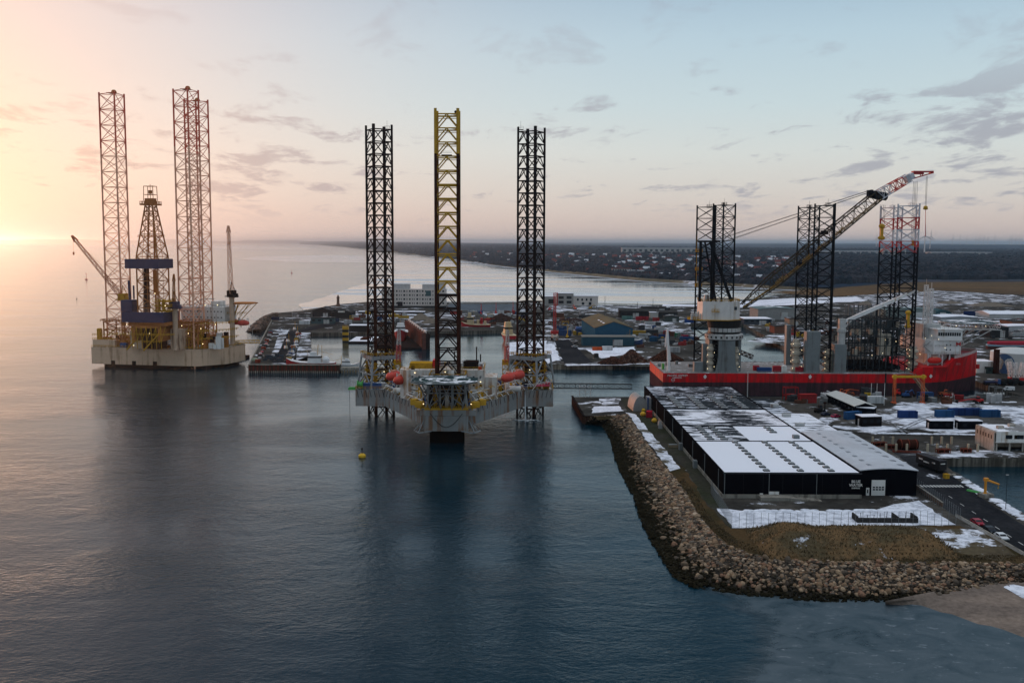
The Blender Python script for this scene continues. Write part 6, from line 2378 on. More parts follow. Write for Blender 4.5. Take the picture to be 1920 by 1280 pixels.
rw = thing("retaining_wall", "low brown concrete wall along the road below the palisade", "wall", (w0.x, w0.y, G))
d_ = w1 - w0
ang = math.atan2(d_.y, d_.x)
MB().box((d_.x / 2 + .5, d_.y / 2, .55), (d_.length, .4, 1.3), ang).build("wall", M("brown_wall", (.15, .09, .06), .85, var=.35), rw)
MB().box((d_.x / 2 + .5, d_.y / 2, 1.25), (d_.length + .2, .5, .12), ang).build("coping", m_conc, rw)
k0, k1 = P(1792, 968), P(1935, 1050)
kw = thing("kerb_wall", "white concrete kerb wall beside the three parked cars", "wall", (k0.x, k0.y, G))
d_ = k1 - k0
MB().box((d_.x / 2, d_.y / 2, .35), (d_.length, .35, .8), math.atan2(d_.y, d_.x)).build("wall", M("white_concrete", (.45, .43, .40), .8, var=.2), kw)
MB().box((d_.x / 2, d_.y / 2, .78), (d_.length, .42, .07), math.atan2(d_.y, d_.x)).build("coping", m_conc, kw)
b0, b1 = P(1610, 982), P(1727, 984)
bay_ = thing("storage_bay", "dark low walled storage bay standing open in the snow behind the fence", "storage bay", (b0.x, b0.y + 1, G))
wl_ = b1.x - b0.x
m_bay = M("dark_block", (.045, .042, .04), .8, var=.3)
MB().bx(0, wl_, 0, .5, 0, 1.3).build("back_wall", m_bay, bay_)
for x in (0, wl_ * .66, wl_ - .4):
    MB().bx(x, x + .4, .5, 4.5, 0, 1.6).build("side_wall", m_bay, bay_)
for k in range(9):
    MB().bar((1 + k * wl_ / 9.6, .25, 1.25), (1 + k * wl_ / 9.6 + rnd.uniform(-.2, .2), .25, 2.0 + rnd.uniform(0, 1)), .07).build("stake", m_bay, bay_)

# ------------------------------------------------------------------ things along the road
p = P(1831, 983)
car("red parked car on the road beside the white kerb wall", p.x + .2, p.y, R(-88), (.30, .02, .035))
p = P(1854, 997)
car("black car parked between the red car and the white car", p.x + .2, p.y, R(-88), (.014, .015, .02))
p = P(1876, 1010)
car("white car parked last behind the black one on the road", p.x + .2, p.y, R(-88), (.62, .63, .64))
p = P(1745, 880)
tr = thing("truck_trailer", "black box trailer parked on its wheels beside the basin quay", "trailer", (p.x, p.y, G), R(-78))
bm_ = MB().bx(-6.2, 6.2, -1.3, 1.3, 1.15, 4.1)
bm_.build("body", M("trailer_black", (.018, .018, .02), .4), tr)
MB().bx(-6.2, 6.2, -1.31, 1.31, 4.1, 4.16).build("roof", M("trailer_roof", (.05, .05, .055), .6), tr)
for s in (-1.32,):
    for k, (x, z, w_) in enumerate(((-3.6, 2.9, 2.0), (-.6, 2.4, 3.0), (3.2, 2.9, 1.6))):
        MB().box((x, s, z), (w_, .03, .45)).build("side_lettering", m_white, tr)
MB().box((6.22, -.1, 3.2), (.03, 1.6, .35)).build("side_lettering", m_white, tr)
for x in (-4.6, -3.3, 4.2):
    for s in (-1, 1):
        MB().lathe((x, s * 1.05, .5), [(0, -.16), (.5, -.16), (.5, .16), (0, .16)], 12, 'y').build("wheel", m_tyre, tr)
MB().bx(-6, 6, -.5, .5, .8, 1.12).build("chassis", m_black, tr)
p = P(1774, 897)
wb = thing("waste_skip", "yellow waste bin at the corner of the basin quay", "waste bin", (p.x, p.y, G), .3)
MB().box((0, 0, .75), (1.4, 1.2, 1.3), 0, (1.1, 1.1)).build("body", m_yel, wb)
MB().box((0, 0, 1.46), (1.6, 1.4, .12)).build("lid", m_yeld, wb)
p = P(1784, 893)
rk_ = thing("rock_heap", "small stone heap with post at the basin corner", "rock heap", (p.x, p.y, G))
for k in range(4):
    MB().ball((k * .7 - 1, (k % 2) * .8, .35), (.7, .6, .5), 7, 5).build("stone", m_conc, rk_)
p = P(1848, 932)
dv = thing("quay_davit", "orange quay davit crane on a concrete block beside the water basin", "davit crane", (p.x, p.y, G), 0)
MB().box((0, 0, .6), (3.2, 3.0, 1.2), .2).build("foundation", m_conc, dv)
MB().lathe((-.2, 0, 1.2), [(.55, 0), (.38, .3), (.34, 4.0), (.4, 4.4)], 12).build("column", M("davit_orange", (.60, .25, .03), .45), dv)
MB().bar((-.2, 0, 5.2), (3.4, -.6, 3.9), .34, 6, .26).box((-.1, 0, 5.2), (1.1, 1.0, .9)).build("jib", M("davit_orange", (.60, .25, .03), .45), dv)
MB().bar((3.2, -.55, 3.9), (3.2, -.55, 3.0), .05).box((3.2, -.55, 2.9), (.25, .25, .4)).build("hook", m_yel, dv)
p = P(1885.5, 956)
pole("lamp_post", "slim lamp post standing on the snowy verge of the basin quay", "lamp post", p, 9.6, .09, m_sdark, arm=.01)
p = P(1826, 922)
bt = thing("rowing_boat", "green overturned dinghy frame lying on the quay beside the davit", "dinghy", (p.x, p.y, G), R(-50))
MB().loft([[(x, -w_, 0), (x, -w_ * .6, .5), (x, w_ * .6, .5), (x, w_, 0)] for x, w_ in ((-2, .5), (-1, .8), (1, .7), (2.1, .1))]).build("hull", m_green, bt)
MB().bar((-2, 0, .52), (2, 0, .52), .06).build("keel", m_lgrey, bt)

# ------------------------------------------------------------------ yard between warehouse and ship
# concrete building shell at the right edge
q = P(1867, 847)
cbl = thing("concrete_shell", "unfinished concrete office building with white upper storey and open ground floor", "building", (q.x, q.y, G))
WL = 46
m_shell = M("raw_concrete", (.36, .33, .29), .85, var=.2, streak=((.15, .13, .11), .12))
sh = MB()
sh.bx(-.4, WL, .4, 15, 3.1, 3.6)
sh.bx(-.4, WL, .4, 15, 6.6, 7.0)
sh.bx(-.6, -.2, .6, 14.8, 0, 6.6)
sh.bx(.3, WL, 9, 9.3, 0, 6.6)
sh.build("shell", m_shell, cbl)
for k in range(10):
    MB().bx(.3 + k * 4.6, .8 + k * 4.6, .7, 1.2, 0, 3.1).build("column", m_shell, cbl)
fc = MB()
fc.bx(0, WL, 0, .3, 3.3, 4.5)
fc.bx(0, WL, 0, .3, 6.0, 7.1)
for k in range(11):
    x0 = 0 if k == 0 else 5.6 + (k - 1) * 4.0
    fc.bx(x0, x0 + (3.2 if k == 0 else .6), 0, .3, 4.5, 6.0)
fc.build("facade", m_white, cbl)
for k in range(9):
    MB().box((4.9 + k * 4.0 + (0 if k else -.5), .32, 5.25), (2.8, .1, 1.3)).build("window", m_glass, cbl)
rf = MB()
rf.bx(.2, WL, .4, 14.6, 7.02, 7.12)
rf.build("roof", M("roof_snow_patch", (.20, .20, .20), .8, snow=(.5, .12)), cbl)
for k in range(5):
    MB().box((4 + k * 6, 6 + (k % 2) * 4, 7.7), (2.2, 1.4, 1.0)).build("roof_unit", m_shell, cbl)
for k in range(6):
    MB().bx(-.62, -.58, 2 + k * 2.1, 2.9 + k * 2.1, 4.2, 5.6).build("side_opening", m_black, cbl)
# yard lane with posts, rusty tank and red frames
def spost(px, py, h, label, g):
    p = P(px, py)
    c = thing("timber_post", label, "post", (p.x, p.y, G), 0, g)
    MB().box((0, 0, h / 2), (.62, .62, h)).build("post", M("pale_timber", (.40, .34, .25), .8), c)
    return c
for k, x in enumerate((1636, 1655, 1674, 1747, 1765.5, 1784)):
    spost(x, 832, 2.7, "square pale post in the far row beside the rusty tank yard", "far row of pale posts")
for k, x in enumerate((1661, 1680, 1700, 1739, 1757, 1776, 1815, 1833)):
    spost(x, 847, 2.9, "square pale post in the near row along the snowy lane", "near row of pale posts")
p0, p1 = P(1684, 842), P(1719, 842)
rt = thing("rusty_tank", "big rusty brown open cylinder lying in the yard between the posts", "tank", ((p0.x + p1.x) / 2, p0.y, G), 0)
w_ = (p1.x - p0.x) / 2
MB().lathe((0, 0, 1.75), [(1.5, -w_), (1.75, -w_), (1.75, w_), (1.5, w_), (1.5, -w_ + .3)], 20, 'x').build("shell", m_brown, rt)
for s in (-1, 0, 1):
    MB().lathe((0, 0, 1.75), [(1.76, s * w_ * .8 - .12), (1.9, s * w_ * .8 - .12), (1.9, s * w_ * .8 + .12), (1.76, s * w_ * .8 + .12)], 20, 'x').build("ring_band", M("rust_red", (.17, .045, .03), .7), rt)
m_rr = M("rust_red", (.17, .045, .03), .7)
for px, py, L_, lab in ((1648, 836, 5, "red rusty steel frame lying left of the pale post"), (1670, 841, 4, "dark red steel bracket frame beside the rusty tank"), (1768, 849, 4.6, "red rusty machine part on the snowy lane"), (1811, 848, 3, "small brown rusty crate beside the lane end"), (1700, 848.5, 9, "long flat rusty steel beam frame in front of the tank")):
    p = P(px, py)
    f = thing("steel_frame", lab, "steel frame", (p.x, p.y, G), rnd.uniform(-.3, .3))
    mb = MB()
    h_ = 1.4 if L_ < 8 else .5
    for x in (-L_ / 2, 0, L_ / 2):
        mb.bar((x, -.8, 0), (x, -.8, h_), .14)
        mb.bar((x, .8, 0), (x, .8, h_), .14)
        mb.bar((x, -.8, h_), (x, .8, h_), .14)
    for y in (-.8, .8):
        mb.bar((-L_ / 2, y, h_), (L_ / 2, y, h_), .16)
        mb.bar((-L_ / 2, y, .15), (L_ / 2, y, .15), .16)
    mb.build("frame", m_rr, f)
    for k in range(3):
        MB().box((-L_ / 3 + k * L_ / 3, 0, h_ * .5), (1.1, 1.0, h_ * .8)).build("steel_block", m_brown, f)
p = P(1792, 845)
yb_ = thing("cable_reel", "grey machine with cables standing on the snowy lane", "machine", (p.x, p.y, G), .4)
MB().lathe((0, 0, .8), [(.8, -.6), (.8, -.5), (.45, -.45), (.45, .45), (.8, .5), (.8, .6)], 12, 'x').build("reel", m_sgrey, yb_)
MB().box((0, 0, .1), (1.8, 1.6, .2)).build("base", m_dark, yb_)
# blue containers in a line
blue = (.022, .05, .155)
blue2 = (.028, .085, .20)
for px, py, w_px, colr, lab in ((1703.5, 784.5, 35, blue, "dark blue container standing alone on the open snowy yard"), (1773, 783, 34, blue2, "bright blue container in front at the near end of the row"),
                          (1796, 779.5, 30, blue, "dark blue container behind the bright blue one in the row"), (1824, 779.5, 34, blue, "dark blue container in the middle of the row behind"),
                          (1858.5, 782.5, 36, blue2, "bright blue container at the right end of the row")):
    p = P(px, py)
    L_ = w_px * p.y / 1900
    container(lab, p.x, p.y + 1.3, 0, colr, round(L_, 2), H=3.1)
p = P(1600, 786)
container("blue container with white pipes beside the long site office", p.x, p.y + 1, R(20), blue2, 7.2, H=3.2)
# black cabins with snow on top
p = P(1633, 800)
cabin("black cabin with snowy roof at the corner of the yard", p.x, p.y + 3.0, R(8), 8.4, 5.4, 4.0, m_cblk2, m_snowroof, nwin=3, axis_win=-1)
p = P(1764, 804)
cabin("black open booth with snowy roof in the yard, left of its twin", p.x, p.y + 1.2, 0, 9.0, 4.2, 3.3, m_cblk, m_snowroof, nwin=2)
p = P(1818, 804.5)
cabin("black open booth with snowy roof nearest the concrete building", p.x, p.y + 1.2, 0, 9.0, 4.2, 3.3, m_cblk, m_snowroof, nwin=2)
# long gabled site office
pa, pb = P(1546, 752), P(1600, 777)
d_ = pb - pa
cabin("long low site office with pale gabled roof and black walls", (pa.x + pb.x) / 2 + 5, (pa.y + pb.y) / 2, math.atan2(d_.y, d_.x), d_.length * .98, 9, 3.4, m_cblk, M("pale_roof", (.46, .46, .43), .7, var=.1), nwin=8, name="site_office", cat="office", gable=1.4)
p = P(1626, 778)
cabin("dark flat cabin with snowy roof at the end of the site office", p.x, p.y + 2, R(-30), 7.5, 5, 3.0, m_cblk, m_snowroof, nwin=2)
# machines and cars in the yard
def machine(label, px, py, body, kind, L_=5.0, rz=0.0, z=G, Y=None, boom=None, name="loader", cat="loader"):
    p = P(px, py, z)
    c = thing(name, label, cat, (p.x, p.y, z), rz)
    if kind == 'wheel':
        for i in (-1, 1):
            for s in (-1, 1):
                MB().lathe((i * L_ * .28, s * 1.0, .7), [(0, -.25), (.7, -.25), (.7, .25), (0, .25)], 10, 'y').build("wheel", m_tyre, c)
    else:
        for s in (-1, 1):
            MB().box((0, s * 1.0, .45), (L_ * .75, .55, .9), 0, (.85, 1)).build("track", m_tyre, c)
    MB().box((-L_ * .12, 0, 1.5), (L_ * .6, 1.9, 1.1), 0, (.9, .9)).build("body", body, c)
    cb_ = MB().box((L_ * .05, .35, 2.5), (1.5, 1.2, 1.4), 0, (.8, .85)).build("cab", body, c)
    MB().box((L_ * .05 + .1, .35, 2.6), (1.45, 1.25, .8), 0, (.85, .9)).build("cab_window", m_glass, cb_)
    if boom:
        pts = [Vector(b_) for b_ in boom]
        bo_ = MB()
        for k, (a, b2) in enumerate(zip(pts, pts[1:])):
            bo_.bar(a, b2, .32 - .07 * k, 4, .26 - .07 * k)
        bo_.build("boom", body, c)
        MB().box(pts[-1], (.9, 1.0, .8)).build("bucket", m_dark, c)
    return c
m_or2 = M("machine_orange", (.50, .10, .03), .5)
machine("orange telescopic boom lift parked by the quay with a white boom", 1577, 742, m_or2, 'wheel', 6, 0, boom=[(-1, 0, 2), (4, 0, 3.2), (9, 0, 2.6)], name="boom_lift", cat="boom lift")
machine("small orange loader behind the grey container by the quay", 1589, 744.5, m_or2, 'wheel', 4.4, .2, boom=[(1, 0, 1.6), (3, 0, 2.2), (3.6, 0, .8)])
machine("blue excavator working under the yellow gantry", 1700, 745, m_blue, 'track', 5.4, .3, boom=[(0, 0, 2), (3, 0, 3.6), (4.4, 0, 1)], name="excavator", cat="excavator")
machine("red small tractor beside the orange gantry leg", 1684, 742, m_red, 'wheel', 4, .3, name="tractor", cat="tractor")
machine("black and grey truck crane at the foot of the gangway", 1739, 752, m_sdark, 'wheel', 7, 2.6, boom=[(0, 0, 2.4), (3.5, 0, 4), (6, 0, 2)], name="truck_crane", cat="truck crane")
machine("orange red wheel loader beside the ice by the ship bow", 1772, 743, m_or2, 'wheel', 5.6, -.2, boom=[(1.5, 0, 1.6), (3.4, 0, 1.6)])
machine("red boom lift with long lowered arm on the open quay", 1834, 756, m_red, 'wheel', 5, 3.2, boom=[(0, 0, 2), (5, 0, 1.8), (10, 0, .8)], name="boom_lift", cat="boom lift")
machine("black forklift truck parked beside the long site office", 1537, 773, m_black, 'wheel', 5.5, .4, boom=[(2.6, 0, .5), (2.6, 0, 4)], name="forklift", cat="forklift")
p = P(1553, 780)
car("dark car parked next to the small red car by the site office", p.x - .5, p.y + 2, R(30), (.02, .025, .05))
p = P(1565, 782)
car("small red car parked beside the dark one by the site office", p.x + .3, p.y - .5, R(30), (.32, .02, .06))
p = P(1485, 795)
car("dark blue car parked behind the arched hall in the lane", p.x, p.y, R(20), (.02, .03, .05))
p = P(1892, 732)
car("white van on the open quay beyond the ship bow", p.x, p.y, R(170), (.62, .62, .62), van=True)
p = P(1858, 722)
bu = thing("flatbed_truck", "dark flatbed truck with blue load parked behind the ship bow", "truck", (p.x, p.y, G), 0.1)
MB().bx(-4, 3, -1.2, 1.2, 1.0, 1.4).build("flatbed", m_dark, bu)
MB().box((3.8, 0, 1.9), (1.8, 2.3, 2.3), 0, (.85, .95)).build("cab", m_blue, bu)
MB().bx(-3.6, 2.4, -1, 1, 1.42, 2.3).build("load", m_navy, bu)
for x in (-3, -1.6, 3.4):
    for s in (-1, 1):
        MB().lathe((x, s * 1.0, .5), [(0, -.18), (.5, -.18), (.5, .18), (0, .18)], 10, 'y').build("wheel", m_tyre, bu)
p = P(1641, 756)
container("white container with a green emblem standing by the flagpoles", p.x, p.y + 1, 0, (.60, .61, .61), 7.4, H=3.2)
p = P(1606, 757)
container("long grey container behind the site office roof", p.x, p.y + 1, 0, (.20, .22, .23), 8.6, H=3.2)
p = P(1627, 746)
container("yellow upright storage box by the first flagpole", p.x, p.y, 0, (.50, .33, .03), 2.6, H=2.6, W=2.0)
for px, top, lab in ((1632.5, 719, "bare white flagpole beside the white container"), (1643.5, 719.5, "bare white flagpole standing behind the white container"), (1657.5, 719, "bare white flagpole right of the white container")):
    p = P(px, 760 if px != 1643.5 else 752)
    h_ = Q(px, top, p.y).z - G
    c = pole("flagpole", lab, "flagpole", p, h_, .12, m_swhite)
    MB().ball((0, 0, h_ + .1), .16, 8, 5).build("finial", m_lgrey, c)
p0, p1 = P(1676, 755.5), P(1725, 754)
gn = thing("portal_gantry", "yellow portal gantry on orange legs in front of the red hull", "gantry", (p0.x, p0.y, G))
zt = Q(1676, 703, p0.y).z - G
wd_ = p1.x - p0.x
MB().bx(-1.2, wd_ + 1.2, -.45, .45, zt - 1.2, zt - .2).lathe((0, 0, zt - 1.8), [(.7, 0), (.7, 2.0)], 12).lathe((wd_, 0, zt - 1.8), [(.7, 0), (.7, 2.0)], 12).build("beam", m_yel, gn)
for x in (0, wd_):
    lg = MB()
    for y in (-1, 1):
        lg.bar((x - .35, y, .3), (x - .35, y * .6, zt - 1.6), .16)
        lg.bar((x + .35, y, .3), (x + .35, y * .6, zt - 1.6), .16)
    for k in range(7):
        lg.bar((x - .35, -1 + .05 * k, .5 + k * 1.6), (x + .35, -1 + .05 * k, 1.8 + k * 1.6), .09)
    lg.box((x, 0, .25), (1.6, 3.4, .5))
    lg.build("leg", m_or2, gn)
p0, p1 = Q(1713, 703, 494), P(1742, 745)
gg = thing("ship_gangway", "brown sloping gangway from the red ship down to the quay", "gangway", (p1.x, p1.y, G))
e = Vector(p0) - Vector((p1.x, p1.y, G))
mb = MB()
mb.truss(Vector((0, 0, .4)), e, 1.5, 1.5, 10, .1, .07)
mb.bar(Vector((0, 0, .1)), e - Vector((0, 0, .5)), .4)
mb.build("gangway_span", M("gangway_brown", (.22, .16, .11), .7), gg)
MB().box((0, 0, .3), (1.6, 1.6, .6)).build("landing", m_sgrey, gg)
p = P(1681, 745)
pole("mooring_dolphin", "black vertical guide post standing between quay and red hull", "post", (p.x, 486.5), 12.5, .55, m_black, z=0)
p = P(1404, 742)
pole("lamp_post", "grey lamp post behind the roof of the black warehouse", "lamp post", (PX(1404, 468), 468), 12.5, .22, m_lgrey)
# dock end: rail of white bollards
for k in range(8):
    p = P(1846 + k * 5, 739.5)
    c = thing("bollard", "small white bollard in the row at the dock end", "bollard", (p.x, p.y, G), 0, "white bollards at the dock end")
    MB().box((0, 0, .5), (.9, .5, 1.0), 0, (.8, .8)).build("post", m_white, c)
# quay tip: scaffold frame, hut, drums
p = P(1098, 746)
sf = thing("scaffold_tower", "thin scaffold landing tower at the quay tip", "scaffold", (p.x, p.y + 3, G))
mb = MB()
for x in (-2.6, 0, 2.6):
    for y in (-1.5, 1.5):
        mb.bar((x, y, 0), (x, y, 6.6), .07)
for z in (1.6, 3.2, 4.8, 6.4):
    for y in (-1.5, 1.5):
        mb.bar((-2.6, y, z), (2.6, y, z), .06)
    for x in (-2.6, 2.6):
        mb.bar((x, -1.5, z), (x, 1.5, z), .06)
mb.build("frame", m_lgrey, sf)
MB().bx(-2.6, 2.6, -1.5, 1.5, 4.75, 4.83).build("platform", m_sgrey, sf)
p = P(1205, 772)
ht_ = thing("round_shelter", "grey curved corrugated shelter with blue door edge by the warehouse end", "shelter", (p.x - 1, p.y + 6, G), R(4))
arc = [(3.2 * math.cos(math.pi * k / 12), 6.4 * math.sin(math.pi * k / 12)) for k in range(13)]
MB().extrude(arc, -4, 9, 'y').build("shell", M("galvanised", (.25, .25, .245), .5, stripes=(1.5, 'Y')), ht_)
MB().bx(3.0, 3.5, -4.2, -3.6, 0, 6).build("door_edge", m_blue, ht_)
MB().bx(3.6, 7.2, -3.4, 3, 0, 5.6).build("side_room", M("pale_panel", (.34, .34, .35), .6), ht_)
p = P(1216, 782)
container("red tool container beside the yellow drums at the warehouse wall", p.x + .3, p.y, R(80), (.36, .02, .035), 3.6, H=2.7)
m_y3 = M("drum_yellow", (.55, .33, .02), .45)
for px, py, sz, lab in ((1205.5, 780, 1.15, "round yellow buoy lying beside the red tool container"), (1206.5, 772, .9, "small yellow buoy behind the red tool container"), (1227, 792, 1.1, "orange yellow buoy in front of the red tool container")):
    p = P(px, py)
    c = thing("marker_buoy", lab, "buoy", (p.x, p.y, G))
    MB().lathe((0, 0, 0), [(.5 * sz, 0), (1.0 * sz, .5 * sz), (1.0 * sz, 1.1 * sz), (.4 * sz, 1.7 * sz)], 12).build("float", m_y3, c)
    MB().bar((0, 0, 1.6 * sz), (0, 0, 2.3 * sz), .1).build("top_mark", m_dark, c)
for k, (px, py) in enumerate(((1237, 797), (1238, 803))):
    p = P(px, py)
    c = thing("bulk_bag", ("pale", "grey")[k] + " bulk bag at the foot of the black warehouse side", "bulk bag", (p.x, p.y, G))
    MB().box((0, 0, .8), (1.3, 1.3, 1.6), .2, (.9, .9)).build("bag", M("bag_%s" % ("pale", "grey")[k], ((.45, .44, .42), (.30, .30, .30))[k], .8), c)
    MB().bar((-.4, 0, 1.6), (.4, 0, 1.9), .06).build("strap", m_dark, c)
p = P(1262, 838)
c = thing("pallet_stack", "low wooden pallet frame on the path beside the warehouse", "pallet", (p.x, p.y, G))
MB().box((0, 0, .5), (3.2, 1.8, .9)).build("pallet", m_wood, c)
MB().box((0, 0, 1.0), (3.0, 1.6, .1)).build("cover", m_sgrey, c)
# sheet pile wall at the tip
def pile_wall(label, a, c, top, mat, dpt=.35, step=1.2, cap=None, name="sheet_pile_wall"):
    a, c = Vector((a[0], a[1], 0)), Vector((c[0], c[1], 0))
    L_ = (c - a).length
    o = thing(name, label, "quay wall", (a.x, a.y, 0), math.atan2(c.y - a.y, c.x - a.x))
    mb = MB()
    n = int(L_ / step)
    pts = []
    for k in range(n):
        x = L_ * k / n
        w_ = L_ / n
        pts += [(x, -.05), (x + w_ * .2, -dpt), (x + w_ * .55, -dpt), (x + w_ * .75, -.05)]
    pts.append((L_, -.05))
    vs = [(x, y, -2) for x, y in pts] + [(x, y, top) for x, y in pts]
    m_ = len(pts)
    mb.add(vs, [(i, i + 1, m_ + i + 1, m_ + i) for i in range(m_ - 1)])
    mb.build("sheet_piles", mat, o)
    MB().bx(-.2, L_ + .2, -dpt - .12, .5, top - .02, top + (cap or .3)).build("capping_beam", m_conc if cap is None else m_dark, o)
    return o
m_pile = M("pile_rust", (.055, .028, .020), .8, var=.4)
a, c = P(1073, 744), P(1094, 781)
pile_wall("dark rusty sheet pile wall at the tip of the stone bank", a, c, G + .35, m_pile, cap=.25)
c2 = P(1152, 781)
pile_wall("short dark sheet pile wall facing the stone bank corner", c, c2, G + .1, m_pile, cap=.25)
# ------------------------------------------------------------------ the pier, boats and the basin
a_, b_ = (-151, 576.9), (-99, 576.9)
mw = thing("pier_head_wall", "rusty red sheet pile wall at the head of the long pier", "quay wall", (-151, 576.9, 0))
mb = MB()
for k in range(44):
    x = 52 * k / 44
    mb.k = k % 2
    mb.bx(x, x + .70, -.45 if k % 2 else -.15, .2, .9, 4.5)
    mb.k = 2
    mb.bx(x + .15, x + .62, -.85, -.2, -1, 1.2)
    mb.k = 1
    mb.bx(x + .70, x + 1.19, -.15, .2, -1, 4.5)
mb.build("sheet_piles", [M("pile_red", (.13, .025, .018), .7, var=.3), m_pile, m_conc], mw)
MB().bx(-.3, 52.3, -.6, 1.2, 4.5, 4.75).build("capping_beam", m_conc, mw)
MB().bx(22, 52, 1.2, 7, -2, 4.4).build("mole_body", g_wall, mw)
jm = thing("jetty", "low concrete jetty on short piles beside the red pier head", "jetty", (-98.5, 577.5, 0))
MB().bx(0, 24, 0, 6, 1.6, 3.0).build("jetty_deck", m_conc, jm)
for k in range(15):
    MB().bx(.4 + k * 1.6, 1.2 + k * 1.6, .1, .8, -2, 1.6).build("pile", m_wood, jm)
edge = thing("pier_edge", "pale kerb beam along the seaward side of the pier", "kerb", (-151.5, 577, G))
d_ = Vector((-230 + 151, 978 - 577, 0))
MB().box((d_.x / 2, d_.y / 2, .2), (d_.length, .8, .6), math.atan2(d_.y, d_.x)).build("kerb_beam", m_conc, edge)
for k in range(14):
    MB().bar(d_ * ((k + .5) / 14) + Vector((-.3, 0, -3.4)), d_ * ((k + .5) / 14) + Vector((-.3, 0, .3)), .35, 6).build("fender_pile", m_wood, edge)
# rubble mound of the breakwater root
mb = MB()
ring_ = []
toeL = [P(461, 621.5, 0), P(470, 610, 0), P(480, 602, 0), P(492, 594, 0), P(508, 588, 0), P(520, 586, 0)]
topL = [P(487, 617, 4), P(487, 607, 7), P(495, 598, 8), P(504, 592, 8), P(514, 588.5, 7), P(523, 587, 4)]
inL = [P(488, 622, 0), P(500, 612, 2), P(507, 602, 3), P(514, 596, 3), P(521, 592, 3), P(528, 589, 3)]
for a, b_, c in zip(toeL, topL, inL):
    ring_.append([a - Vector((0, 0, .5)), a.lerp(b_, .5) + Vector((0, 0, .4)), b_, b_.lerp(c, .5), c])
rub = GM("rubble", (.16, .11, .085), (.09, .07, .06), .15, bump=.6)
mb.loft(ring_, close=False, caps=False)
r_ = random.Random(9)
V0 = list(mb.v)
for _ in range(900):
    k = r_.randrange(len(V0) - 6)
    i = r_.randrange(5)
    p = Vector(V0[k]).lerp(Vector(V0[min(len(V0) - 1, k + 5)]), r_.random()).lerp(Vector(V0[min(len(V0) - 1, (k // 5) * 5 + i)]), r_.random())
    s_ = r_.uniform(.6, 1.4)
    mb.ball(p, (s_, s_ * .8, s_ * .7), 5, 3)
o = mb.build("rubble_mound", rub)
struct(o, 'stuff')

def boat(label, x, y, rz, L, W, hull_m, house_m, hz=1.6, house=(.05, .35, 2.2), mast=5.0, name="fishing_boat", cat="boat", group=None, z=0.0):
    c = thing(name, label, cat, (x, y, z), rz, group)
    rings = []
    for u, w_, zd in ((-.5, .70, 1.0), (-.42, .92, .98), (-.1, 1.0, .95), (.2, .95, 1.0), (.38, .62, 1.2), (.5, .05, 1.5)):
        hw = W / 2 * w_
        rings.append([(u * L, -hw * .55, -.4), (u * L, hw * .55, -.4), (u * L, hw, hz * zd), (u * L, -hw, hz * zd)])
    h_ = MB().loft(rings).build("hull", hull_m, c)
    dk_ = MB()
    dk_.loft([[(u * L, -W / 2 * w_ * 1.02, hz * zd), (u * L, W / 2 * w_ * 1.02, hz * zd), (u * L, W / 2 * w_ * 1.02, hz * zd + .25), (u * L, -W / 2 * w_ * 1.02, hz * zd + .25)] for u, w_, zd in ((-.5, .70, 1.0), (-.42, .92, .98), (-.1, 1.0, .95), (.2, .95, 1.0), (.38, .62, 1.2), (.5, .05, 1.5))])
    dk_.build("rubbing_strake", house_m, h_)
    u0, u1, hh = house
    ho_ = MB()
    ho_.box(((u0 + u1) / 2 * L, 0, hz + hh / 2 + .2), ((u1 - u0) * L, W * .62, hh), 0, (.92, .92))
    ho_.box(((u0 + u1) / 2 * L + .1 * L * (u1 - u0), 0, hz + hh + .2 + hh * .25), ((u1 - u0) * L * .5, W * .5, hh * .5), 0, (.85, .9))
    ho_.build("deckhouse", house_m, c)
    w2 = MB()
    w2.box(((u0 + u1) / 2 * L, 0, hz + hh * .75 + .2), ((u1 - u0) * L * .96 + .06, W * .6 + .05, hh * .22), 0, (.99, .99))
    w2.build("window_band", m_glass, c)
    mm = MB()
    xm = u0 * L - .3
    mm.bar((xm, 0, hz), (xm, 0, hz + hh + mast), .12, 5)
    mm.bar((xm, 0, hz + hh + mast * .4), (xm - L * .22, 0, hz + hh + mast * .1), .09)
    mm.bar((xm, 0, hz + hh + mast), (.48 * L, 0, hz * 1.5), .03, 3)
    mm.bar((xm, 0, hz + hh + mast), (-.48 * L, 0, hz), .03, 3)
    mm.build("mast", m_yeld, c)
    return c
m_bred = M("boat_red", (.40, .02, .025), .45)
m_bwht = M("boat_white", (.60, .60, .60), .45, var=.1)
m_bblu = M("boat_blue", (.03, .07, .18), .45)
m_bdk = M("boat_dark", (.03, .032, .04), .5)
m_cream = M("boat_cream", (.46, .36, .22), .5)
bx_ = PX(585, 588)
b1_ = boat("long white ship with red hull moored behind the pier head", PX(582, 590), 590, R(178), 29, 7, m_bred, m_bwht, 4.6, (-.22, .05, 4.0), 6.0, "guard_vessel", "ship")
MB().lathe((-9, 0, 5), [(2.0, 0), (2.2, 1.6), (1.2, 3.0), (.1, 3.4)], 12).build("radome", m_bwht, b1_)
MB().bar((-4, 0, 8), (-4.5, 0, 15), .25, 6).bar((1, 1, 8), (2, 1, 12), .12).build("signal_mast", m_cream, b1_)
boat("small white and red pilot boat moored right of the long white ship", PX(650, 589), 589, R(2), 16, 4.6, m_bwht, m_bwht, 3.4, (-.18, .12, 2.2), 3, "pilot_boat", "boat")
